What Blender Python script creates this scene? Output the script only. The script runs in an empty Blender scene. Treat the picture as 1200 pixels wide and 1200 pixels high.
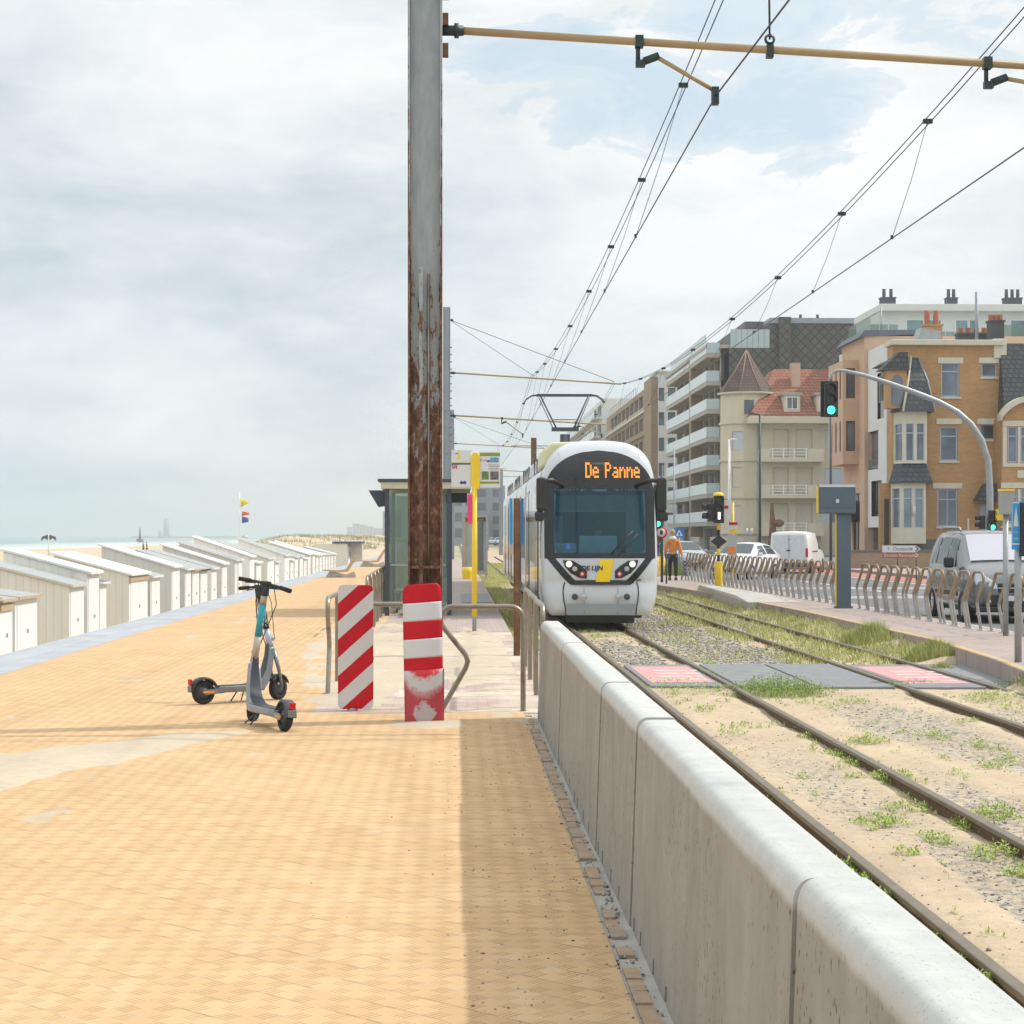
import bpy, bmesh, math, random
from mathutils import Vector, Matrix, noise as mnoise
random.seed(11)
R = math.radians
PI = math.pi
F = 2250.0; CH = 1.6; HOR = 628.0
YAW = math.atan(65 / F); CS, SN = math.cos(YAW), math.sin(YAW)
COL = bpy.context.scene.collection

# ---- picture measurements turned into places on the ground (used once, to measure the place) ----
def gp(u, v, z=0.0):
    t = F * (CH - z) / (v - HOR); a = (u - 600) / F
    return Vector((t * (a * CS + SN), t * (CS - a * SN), z))
def dp(u, v, t):
    a = (u - 600) / F
    return Vector((t * (a * CS + SN), t * (CS - a * SN), CH + (HOR - v) * t / F))
def xat(u, Y):
    a = (u - 600) / F; t = Y / (CS - a * SN); return t * (a * CS + SN)
def yat(u, X):
    a = (u - 600) / F; t = X / (a * CS + SN); return t * (CS - a * SN)
def zat(v, X, Y):
    t = X * SN + Y * CS; return CH + (HOR - v) * t / F

# ---- objects ----
ORG = {}
def thing(name, label, cat, loc=(0, 0, 0), rz=0.0, group=None, rot=None):
    o = bpy.data.objects.new(name, None); COL.objects.link(o)
    o.empty_display_size = 0.2
    o.location = loc; o.rotation_euler = rot if rot else (0, 0, rz)
    o['label'] = label; o['category'] = cat
    if group: o['group'] = group
    ORG[o.name] = Vector(loc)
    return o
def tag(o, label=None, cat=None, group=None, kind=None):
    if label: o['label'] = label
    if cat: o['category'] = cat
    if group: o['group'] = group
    if kind: o['kind'] = kind
    return o
KIDS = {}
def kids(o): return KIDS.get(o.name, [])
def copy_tree(o, loc=None, rz=None, label=None, group=None, parent=None):
    c = o.copy(); COL.objects.link(c)
    if parent: c.parent = parent; KIDS.setdefault(parent.name, []).append(c)
    if loc is not None: c.location = loc
    if rz is not None: c.rotation_euler = (0, 0, rz)
    if label: c['label'] = label
    if group: c['group'] = group
    for k in kids(o): copy_tree(k, parent=c)
    return c

class MB:
    def __init__(s): s.v = []; s.f = []; s.m = []; s.mats = []; s.sm = []
    def mi(s, m):
        if m not in s.mats: s.mats.append(m)
        return s.mats.index(m)
    def add(s, vs, fs, m, smooth=False):
        b = len(s.v); s.v.extend([tuple(p) for p in vs]); k = s.mi(m)
        for f in fs: s.f.append([i + b for i in f]); s.m.append(k); s.sm.append(smooth)
    def box(s, x0, x1, y0, y1, z0, z1, m):
        v = [(x0,y0,z0),(x1,y0,z0),(x1,y1,z0),(x0,y1,z0),(x0,y0,z1),(x1,y0,z1),(x1,y1,z1),(x0,y1,z1)]
        s.add(v, [(0,3,2,1),(4,5,6,7),(0,1,5,4),(1,2,6,5),(2,3,7,6),(3,0,4,7)], m)
    def obox(s, c, sx, sy, sz, M, m):
        v = []
        for z in (-1, 1):
            for x, y in ((-1,-1),(1,-1),(1,1),(-1,1)):
                v.append(Vector(c) + M @ Vector((x*sx/2, y*sy/2, z*sz/2)))
        s.add(v, [(0,3,2,1),(4,5,6,7),(0,1,5,4),(1,2,6,5),(2,3,7,6),(3,0,4,7)], m)
    def tube(s, pts, r, m, n=10, caps=True, smooth=True, ry=None):
        pts = [Vector(p) for p in pts]; k = len(pts)
        rs = r if isinstance(r, (list, tuple)) else [r] * k
        up = None; rings = []
        for i, p in enumerate(pts):
            d = (pts[min(i+1, k-1)] - pts[max(i-1, 0)])
            if d.length < 1e-9: d = Vector((0,0,1))
            d.normalize()
            if up is None:
                up = Vector((0,0,1)) if abs(d.z) < .9 else Vector((0,1,0))
            sd = d.cross(up)
            if sd.length < 1e-6: sd = d.cross(Vector((1,0,0)))
            sd.normalize(); up = sd.cross(d).normalized()
            rr = rs[i]
            rings.append([p + sd * math.cos(2*PI*j/n) * rr + up * math.sin(2*PI*j/n) * (rr if ry is None else rr*ry) for j in range(n)])
        v = [q for rg in rings for q in rg]; f = []
        for i in range(k-1):
            for j in range(n):
                a = i*n+j; b = i*n+(j+1) % n
                f.append((a, b, b+n, a+n))
        s.add(v, f, m, smooth)
        if caps:
            s.add(rings[0], [tuple(range(n))[::-1]], m); s.add(rings[-1], [tuple(range(n))], m)
    def cyl(s, a, b, r, m, n=16, smooth=True): s.tube([a, b], r, m, n, True, smooth)
    def lathe(s, c, prof, m, n=20, axis='z', smooth=True):
        v = []; f = []
        for r, h in prof:
            for j in range(n):
                a = 2*PI*j/n; x, y = r*math.cos(a), r*math.sin(a)
                p = (x, y, h) if axis == 'z' else ((h, x, y) if axis == 'x' else (x, h, y))
                v.append(Vector(c) + Vector(p))
        for i in range(len(prof)-1):
            for j in range(n):
                a = i*n+j; b = i*n+(j+1) % n
                f.append((a, b, b+n, a+n) if axis != 'y' else (a, a+n, b+n, b))
        s.add(v, f, m, smooth)
    def prism(s, poly, place, d0, d1, m, m2=None):
        """poly of (s,z) extruded between depths d0,d1 through place(s,z,d)"""
        n = len(poly)
        a = [place(p[0], p[1], d0) for p in poly]; b = [place(p[0], p[1], d1) for p in poly]
        s.add(a + b, [tuple(range(n)), tuple(range(n, 2*n))[::-1]], m)
        s.add(a + b, [(i, i+n, (i+1) % n + n, (i+1) % n) for i in range(n)], m2 or m)
    def ball(s, c, r, m, n=12, sq=(1,1,1)):
        v = []; f = []
        k = n // 2
        for i in range(k+1):
            th = PI*i/k
            for j in range(n):
                ph = 2*PI*j/n
                v.append((c[0]+r*sq[0]*math.sin(th)*math.cos(ph), c[1]+r*sq[1]*math.sin(th)*math.sin(ph), c[2]+r*sq[2]*math.cos(th)))
        for i in range(k):
            for j in range(n):
                a = i*n+j; b = i*n+(j+1) % n
                f.append((a, a+n, b+n, b))
        s.add(v, f, m, True)
    def build(s, name, parent=None, local=False, bevel=0, seg=2, fixn=True, subsurf=0):
        me = bpy.data.meshes.new(name)
        off = ORG.get(parent.name, Vector((0,0,0))) if (parent and not local) else Vector((0,0,0))
        me.from_pydata([(x-off.x, y-off.y, z-off.z) for x, y, z in s.v] if off.length else s.v, [], s.f)
        for m in s.mats: me.materials.append(m)
        me.polygons.foreach_set('material_index', s.m); me.polygons.foreach_set('use_smooth', s.sm)
        if fixn or bevel:
            bm = bmesh.new(); bm.from_mesh(me)
            bmesh.ops.remove_doubles(bm, verts=bm.verts, dist=1e-5)
            bmesh.ops.recalc_face_normals(bm, faces=bm.faces)
            bm.to_mesh(me); bm.free()
        me.update()
        o = bpy.data.objects.new(name, me); COL.objects.link(o)
        if parent:
            o.parent = parent; KIDS.setdefault(parent.name, []).append(o); ORG[o.name] = off.copy()
        if bevel:
            b = o.modifiers.new('b', 'BEVEL'); b.width = bevel; b.segments = seg; b.limit_method = 'ANGLE'; b.angle_limit = R(35)
        if subsurf:
            b = o.modifiers.new('s', 'SUBSURF'); b.levels = subsurf; b.render_levels = subsurf
        return o

def struct(name, mb, **k):
    o = mb.build(name, **k); o['kind'] = 'structure'; return o

# ---- materials ----
def newmat(name):
    m = bpy.data.materials.new(name); m.use_nodes = True
    nt = m.node_tree; nt.nodes.clear()
    out = nt.nodes.new('ShaderNodeOutputMaterial'); b = nt.nodes.new('ShaderNodeBsdfPrincipled')
    nt.links.new(b.outputs[0], out.inputs[0]); return m, nt, b
def N(nt, t, **k):
    n = nt.nodes.new(t)
    for a, b in k.items():
        if a.startswith('i_'):
            key = a[2:]; key = int(key) if key.isdigit() else key.replace('_', ' ')
            n.inputs[key].default_value = b
        else: setattr(n, a, b)
    return n
def L(nt, a, b): nt.links.new(a, b)
def ramp(nt, fac, stops):
    r = nt.nodes.new('ShaderNodeValToRGB'); cr = r.color_ramp
    while len(cr.elements) < len(stops): cr.elements.new(0.5)
    for e, (p, c) in zip(cr.elements, stops):
        e.position = p; e.color = (c, c, c, 1) if isinstance(c, (int, float)) else (*c[:3], 1)
    L(nt, fac, r.inputs[0]); return r.outputs[0]
def mix(nt, f, a, b, mode='MIX'):
    n = nt.nodes.new('ShaderNodeMix'); n.data_type = 'RGBA'; n.blend_type = mode
    for i, x in ((0, f), (6, a), (7, b)):
        if isinstance(x, (int, float)): n.inputs[i].default_value = x if i == 0 else (x, x, x, 1)
        elif isinstance(x, (tuple, list)): n.inputs[i].default_value = (*x[:3], 1)
        else: L(nt, x, n.inputs[i])
    return n.outputs[2]
def math_(nt, op, a, b=None, c=None):
    n = nt.nodes.new('ShaderNodeMath'); n.operation = op
    for i, x in enumerate((a, b, c)):
        if x is None: continue
        if isinstance(x, (int, float)): n.inputs[i].default_value = x
        else: L(nt, x, n.inputs[i])
    return n.outputs[0]
def coords(nt, kind='Object'):
    return nt.nodes.new('ShaderNodeTexCoord').outputs[kind]
def noise(nt, co, scale, detail=4, rough=.55, dist=0):
    n = N(nt, 'ShaderNodeTexNoise'); n.inputs['Scale'].default_value = scale; n.inputs['Detail'].default_value = detail
    n.inputs['Roughness'].default_value = rough; n.inputs['Distortion'].default_value = dist
    L(nt, co, n.inputs['Vector']); return n.outputs[0]
def mapping(nt, co, scale=(1,1,1), rot=(0,0,0), loc=(0,0,0)):
    m = N(nt, 'ShaderNodeMapping'); m.inputs['Scale'].default_value = scale; m.inputs['Rotation'].default_value = rot
    m.inputs['Location'].default_value = loc
    L(nt, co, m.inputs[0]); return m.outputs[0]
def bump(nt, b, h, strength=.3, dist=.01):
    n = nt.nodes.new('ShaderNodeBump'); n.inputs['Strength'].default_value = strength; n.inputs['Distance'].default_value = dist
    L(nt, h, n.inputs['Height']); L(nt, n.outputs[0], b.inputs['Normal'])
def lin(r, g, b):
    def f(c):
        c /= 255; return c/12.92 if c <= .04045 else ((c+.055)/1.055)**2.4
    return (f(r), f(g), f(b))
def M_(name, col, rough=.6, metal=0, var=.12, scale=6, bmp=0, bscale=60, spec=.5, stretch=(1,1,1), dirt=None, dscale=2.0, dth=(.5,.7), coat=0):
    m, nt, b = newmat(name); co = coords(nt)
    mc = mapping(nt, co, stretch)
    n = noise(nt, mc, scale, 5, .6)
    c = ramp(nt, n, [(.25, tuple(x*(1-var) for x in col)), (.75, tuple(min(1, x*(1+var)) for x in col))])
    if dirt:
        d = noise(nt, mapping(nt, co, stretch, loc=(3.1, 7.7, 1.3)), dscale, 6, .65)
        c = mix(nt, ramp(nt, d, [(dth[0], 0.0), (dth[1], 1.0)]), c, dirt)
    L(nt, c, b.inputs['Base Color'])
    b.inputs['Roughness'].default_value = rough; b.inputs['Metallic'].default_value = metal
    b.inputs['Specular IOR Level'].default_value = spec; b.inputs['Coat Weight'].default_value = coat
    if bmp: bump(nt, b, noise(nt, co, bscale, 4, .6), bmp, .01)
    return m
def emit(name, col, st, base=(.02,.02,.02)):
    m, nt, b = newmat(name); b.inputs['Base Color'].default_value = (*base, 1)
    b.inputs['Emission Color'].default_value = (*col, 1); b.inputs['Emission Strength'].default_value = st
    return m
def glassy(name, tint, alpha=.35, rough=.03, base=(.03,.05,.06)):
    """window glass: partly see-through, glossy surface"""
    m = bpy.data.materials.new(name); m.use_nodes = True; nt = m.node_tree; nt.nodes.clear()
    out = nt.nodes.new('ShaderNodeOutputMaterial')
    tr = N(nt, 'ShaderNodeBsdfTransparent'); tr.inputs[0].default_value = (*tint, 1)
    b = N(nt, 'ShaderNodeBsdfPrincipled'); b.inputs['Base Color'].default_value = (*base, 1); b.inputs['Roughness'].default_value = rough
    b.inputs['Specular IOR Level'].default_value = .8
    mx = N(nt, 'ShaderNodeMixShader'); mx.inputs[0].default_value = 1 - alpha
    L(nt, tr.outputs[0], mx.inputs[1]); L(nt, b.outputs[0], mx.inputs[2]); L(nt, mx.outputs[0], out.inputs[0])
    return m

def textmesh(s, size, mb, place, m, align='CENTER', sx=1.0, bold=0.0):
    cu = bpy.data.curves.new('lettering', 'FONT'); cu.body = s; cu.size = size; cu.align_x = align; cu.align_y = 'CENTER'
    cu.resolution_u = 3; cu.offset = bold
    o = bpy.data.objects.new('lettering', cu); COL.objects.link(o)
    bpy.context.view_layer.update()
    me = bpy.data.meshes.new_from_object(o.evaluated_get(bpy.context.evaluated_depsgraph_get()))
    bpy.data.objects.remove(o)
    mb.add([place(v.co.x*sx, v.co.y) for v in me.vertices], [tuple(p.vertices) for p in me.polygons], m)

def skin_mesh(name, joints, edges, parent, m, sub=2, local=True, root=0):
    me = bpy.data.meshes.new(name)
    me.from_pydata([j[:3] for j in joints], edges, [])
    o = bpy.data.objects.new(name, me); COL.objects.link(o)
    sk = o.modifiers.new('skin', 'SKIN'); sk.use_smooth_shade = True
    sd = o.modifiers.new('sub', 'SUBSURF'); sd.levels = sub; sd.render_levels = sub
    if not me.skin_vertices: pass
    lay = me.skin_vertices[0].data
    for i, j in enumerate(joints):
        r = j[3]; lay[i].radius = (r, j[4] if len(j) > 4 else r); lay[i].use_root = (i == root)
    bpy.context.view_layer.update()
    dg = bpy.context.evaluated_depsgraph_get()
    nm = bpy.data.meshes.new_from_object(o.evaluated_get(dg))
    nm.materials.clear(); nm.materials.append(m)
    for p in nm.polygons: p.use_smooth = True
    o.modifiers.clear(); o.data = nm
    if parent: o.parent = parent; KIDS.setdefault(parent.name, []).append(o); ORG[o.name] = ORG.get(parent.name, Vector((0,0,0)))
    return o

def holes(mb, s0, s1, z0, z1, hs, place, m, rev=.12, mr=None):
    """a wall face with real recessed openings hs=[(s0,s1,z0,z1)]"""
    ss = sorted(set([s0, s1] + [round(min(max(q, s0), s1), 4) for h in hs for q in h[:2]]))
    zs = sorted(set([z0, z1] + [round(min(max(q, z0), z1), 4) for h in hs for q in h[2:4]]))
    for i in range(len(ss)-1):
        for j in range(len(zs)-1):
            a, b, c, d = ss[i], ss[i+1], zs[j], zs[j+1]
            if b-a < 1e-4 or d-c < 1e-4: continue
            cx, cz = (a+b)/2, (c+d)/2
            if any(h[0] < cx < h[1] and h[2] < cz < h[3] for h in hs): continue
            mb.add([place(a,c,0), place(b,c,0), place(b,d,0), place(a,d,0)], [(0,1,2,3)], m)
    for h in hs:
        a, b, c, d = h[:4]; q = mr or m
        P = [place(a,c,0), place(b,c,0), place(b,d,0), place(a,d,0), place(a,c,rev), place(b,c,rev), place(b,d,rev), place(a,d,rev)]
        mb.add(P, [(0,1,5,4),(1,2,6,5),(2,3,7,6),(3,0,4,7)], q)
def pbox(mb, place, s0, s1, z0, z1, d0, d1, m):
    P = [place(s0,z0,d0), place(s1,z0,d0), place(s1,z1,d0), place(s0,z1,d0), place(s0,z0,d1), place(s1,z0,d1), place(s1,z1,d1), place(s0,z1,d1)]
    mb.add(P, [(0,1,2,3),(7,6,5,4),(0,4,5,1),(1,5,6,2),(2,6,7,3),(3,7,4,0)], m)
def window(root, place, h, mf, mg, rev=.12, bars=1, transom=None, fw=.06, sill=None, curtain=None, name='window'):
    a, b, c, d = h[:4]; f = MB()
    pbox(f, place, a, a+fw, c, d, rev-.05, rev+.02, mf); pbox(f, place, b-fw, b, c, d, rev-.05, rev+.02, mf)
    pbox(f, place, a+fw, b-fw, c, c+fw, rev-.05, rev+.02, mf); pbox(f, place, a+fw, b-fw, d-fw, d, rev-.05, rev+.02, mf)
    for k in range(bars):
        x = a + (b-a)*(k+1)/(bars+1); pbox(f, place, x-fw*.4, x+fw*.4, c+fw, (d-fw), rev-.045, rev+.02, mf)
    if transom: 
        z = c+(d-c)*transom; pbox(f, place, a+fw, b-fw, z-fw*.4, z+fw*.4, rev-.047, rev+.02, mf)
    if sill: pbox(f, place, a-.08, b+.08, c-.1, c-.003, -.08, .05, sill)
    o = f.build(name, root, fixn=False)
    g = MB(); g.add([place(a+.01,c+.01,rev), place(b-.01,c+.01,rev), place(b-.01,d-.01,rev), place(a+.01,d-.01,rev)], [(0,1,2,3)], mg)
    g.build('pane', o, fixn=False)
    if curtain:
        g = MB(); g.add([place(a+.02,c+.01,rev+.25), place(a+(b-a)*.35,c+.01,rev+.25), place(a+(b-a)*.3,d-.01,rev+.25), place(a+.02,d-.01,rev+.25)], [(0,1,2,3)], curtain)
        g.add([place(b-.02,c+.01,rev+.25), place(b-(b-a)*.3,c+.01,rev+.25), place(b-(b-a)*.3,d-.01,rev+.25), place(b-.02,d-.01,rev+.25)], [(0,1,2,3)], curtain)
        g.build('curtain', o, fixn=False)
    return o
WHITE = M_('white paint', (.78,.78,.76), .5, var=.04, scale=3, dirt=(.6,.58,.52), dth=(.6,.85))
HUTW = M_('hut white boards', (.84,.84,.81), .6, var=.05, scale=2, stretch=(3,3,.4), dirt=(.62,.58,.5), dscale=1.2, dth=(.55,.85))
HUTB = M_('hut beige boards', (.70,.67,.59), .7, var=.06, scale=2, stretch=(3,3,.4))
HUTG = M_('hut grey boards', (.62,.63,.60), .7, var=.06, scale=2, stretch=(3,3,.4))
def boards(m, w=.14, k=.35):
    nt = m.node_tree; b = [n for n in nt.nodes if n.type == 'BSDF_PRINCIPLED'][0]
    src = b.inputs['Base Color'].links[0].from_socket; co = coords(nt); sp = N(nt, 'ShaderNodeSeparateXYZ'); L(nt, co, sp.inputs[0])
    fr_ = math_(nt, 'FRACT', math_(nt, 'DIVIDE', math_(nt, 'ADD', sp.outputs[0], sp.outputs[1]), w))
    e = math_(nt, 'MINIMUM', fr_, math_(nt, 'SUBTRACT', 1.0, fr_)); s_ = ramp(nt, e, [(.02, 1.0), (.07, 0.0)])
    c = mix(nt, math_(nt, 'MULTIPLY', s_, k), src, (.25,.22,.18)); L(nt, c, b.inputs['Base Color'])
    bump(nt, b, math_(nt, 'SUBTRACT', 1.0, s_), .6, .008)
boards(HUTW, .16, .10); boards(HUTB, .16, .18); boards(HUTG, .16, .15)
ROOFG = M_('hut roof felt', (.34,.36,.36), .8, var=.15, scale=5, bmp=.3)
ROOFD = M_('hut roof dark', (.10,.12,.15), .6, var=.2, scale=5)
WOODT = M_('tan wood', (.50,.38,.24), .7, var=.2, scale=10, stretch=(6,1,1))
BLACK = M_('black plastic', (.018,.018,.02), .45, var=.2, scale=30)
RUBBER = M_('rubber', (.02,.02,.021), .85, var=.25, scale=40, bmp=.2)
DGREY = M_('dark grey metal', (.06,.07,.085), .5, metal=.2, var=.12, scale=4)
SLATEPAINT = M_('slate grey coated metal', (.10,.135,.17), .4, var=.08, scale=3, dirt=(.16,.18,.19), dth=(.6,.8))
GREYM = M_('galvanised steel', (.36,.38,.39), .5, metal=.5, var=.15, scale=8, dirt=(.2,.17,.13), dth=(.62,.8))
YELLOW = M_('yellow paint', (.80,.55,.02), .4, var=.08, scale=5, dirt=(.45,.3,.04), dth=(.66,.85))
RED = M_('red paint', (.52,.006,.018), .5, var=.12, scale=5, dirt=(.34,.02,.03), dth=(.6,.8), spec=.25)
SIGNW = M_('reflective white', (.62,.62,.64), .4, var=.05, scale=6)
ORANGE = M_('orange plastic', (.8,.25,.02), .4)
CREAM = M_('cream render', (.60,.54,.41), .85, var=.07, scale=1.5, dirt=(.42,.38,.3), dscale=.6, dth=(.55,.85), stretch=(1,1,.4))
STONE = M_('cream stone trim', (.56,.54,.44), .8, var=.08, scale=3)
GLASSW = glassy('window glass', (.5,.6,.65), .25)
GLASSD = M_('dark glass', (.03,.045,.06), .06, var=.3, scale=1, spec=.9)
def glass_var(name, c1, c2, rough=.08):
    m, nt, b = newmat(name); co = coords(nt)
    n = noise(nt, co, .35, 3, .5)
    L(nt, mix(nt, ramp(nt, n, [(.4, 0.0), (.6, 1.0)]), c1, c2), b.inputs['Base Color'])
    b.inputs['Roughness'].default_value = rough; b.inputs['Specular IOR Level'].default_value = .9
    return m
GLB = glass_var('window glass with painted blue reflection', (.17,.23,.30), (.05,.075,.11))  # blue reflections of the panes put into the base colour
GLG = glass_var('grey window glass', (.12,.15,.17), (.025,.03,.04))
CURT = M_('net curtain', (.45,.46,.46), .9)

def brickmat(name, c1, c2, mortar, sc=1.0, axis='Y'):
    m, nt, b = newmat(name); co = coords(nt)
    sep = N(nt, 'ShaderNodeSeparateXYZ'); L(nt, co, sep.inputs[0])
    cb = N(nt, 'ShaderNodeCombineXYZ')
    s = math_(nt, 'ADD', sep.outputs[0], sep.outputs[1])
    L(nt, s, cb.inputs[0]); L(nt, sep.outputs[2], cb.inputs[1])
    br = N(nt, 'ShaderNodeTexBrick'); L(nt, cb.outputs[0], br.inputs[0])
    br.inputs['Scale'].default_value = sc; br.inputs['Brick Width'].default_value = .22; br.inputs['Row Height'].default_value = .075
    br.inputs['Mortar Size'].default_value = .008; br.inputs['Color1'].default_value = (*c1,1); br.inputs['Color2'].default_value = (*c2,1)
    br.inputs['Mortar'].default_value = (*mortar,1)
    n = noise(nt, co, .8, 5, .6)
    c = mix(nt, ramp(nt, n, [(.3, .0), (.8, .45)]), br.outputs[0], tuple(x*.6 for x in c1))
    # coarse course banding visible from afar
    w = N(nt, 'ShaderNodeTexWave'); w.wave_type = 'BANDS'; w.bands_direction = 'Z'; w.inputs['Scale'].default_value = .62; w.inputs['Distortion'].default_value = .3
    L(nt, co, w.inputs[0])
    c = mix(nt, ramp(nt, w.outputs[1], [(.86, 0.0), (.97, .07)]), c, tuple(x*.55 for x in c1))
    L(nt, c, b.inputs['Base Color']); b.inputs['Roughness'].default_value = .9
    bump(nt, b, br.outputs[1], -.3, .01)
    return m
BRICK = brickmat('ochre brick', (.43,.235,.09), (.52,.30,.13), (.38,.28,.17))
BRICKB = brickmat('beige brown brick', (.30,.20,.12), (.36,.26,.17), (.3,.25,.2))
def tilemat(name, c1, c2, sc=.3, rough=.8, dia=False):
    m, nt, b = newmat(name); co = coords(nt)
    sep = N(nt, 'ShaderNodeSeparateXYZ'); L(nt, co, sep.inputs[0]); cb = N(nt, 'ShaderNodeCombineXYZ')
    L(nt, math_(nt, 'ADD', sep.outputs[0], math_(nt, 'MULTIPLY', sep.outputs[1], .73)), cb.inputs[0]); L(nt, sep.outputs[2], cb.inputs[1])
    v = cb.outputs[0]
    if dia: v = mapping(nt, v, rot=(0,0,R(45)))
    br = N(nt, 'ShaderNodeTexBrick'); L(nt, v, br.inputs[0]); br.offset = 0 if dia else .5
    br.inputs['Brick Width'].default_value = sc; br.inputs['Row Height'].default_value = sc*(1 if dia else .8); br.inputs['Scale'].default_value = 1
    br.inputs['Mortar Size'].default_value = sc*.1; br.inputs['Color1'].default_value = (*c1,1); br.inputs['Color2'].default_value = (*c2,1); br.inputs['Mortar'].default_value = (*[x*.45 for x in c1],1)
    n = noise(nt, co, .7, 6, .7)
    c = mix(nt, ramp(nt, n, [(.35, 0.0), (.75, .6)]), br.outputs[0], tuple(x*.55+.02 for x in c2))
    L(nt, c, b.inputs['Base Color']); b.inputs['Roughness'].default_value = rough
    bump(nt, b, br.outputs[1], -.5, .02)
    return m
SLATE = tilemat('slate roof', (.045,.055,.065), (.085,.095,.105), .3)
SHINGLE = tilemat('dark diamond shingles', (.085,.08,.075), (.12,.115,.105), .62, dia=True)
TILER = tilemat('red roof tiles', (.28,.09,.05), (.40,.16,.09), .33)
TILEBR = tilemat('brown flat tiles', (.09,.055,.045), (.15,.09,.07), .3)
PINKR = M_('peach render', (.56,.38,.27), .85, var=.08, scale=1.2, dirt=(.42,.28,.2), dscale=.6, dth=(.55,.85))
WHITER = M_('white render', (.66,.67,.66), .8, var=.05, scale=1, dirt=(.5,.5,.48), dscale=.5, dth=(.55,.9))
GREYR = M_('grey painted render', (.30,.33,.33), .8, var=.1, scale=1)
PLINTH = M_('grey plinth', (.13,.14,.145), .8, var=.15, scale=2)
BALG = M_('frosted balcony glass', (.42,.52,.53), .15, var=.08, scale=.4)
CONCB = M_('balcony concrete', (.40,.36,.30), .85, var=.12, scale=1)
BLUEF = M_('pale blue frame', (.38,.43,.52), .5, var=.05)
SHUTW = M_('closed pale shutter', (.50,.55,.62), .6, var=.03)
SHUTC = M_('closed cream shutter', (.56,.52,.42), .7, var=.04, scale=2)
HAZEB = M_('distant haze tinted block', (.30,.33,.38), .9, var=.12, scale=.12)  # blue-grey of the distance haze put into the colour
HAZEB2 = M_('distant dark window band', (.10,.12,.15), .5)

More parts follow.
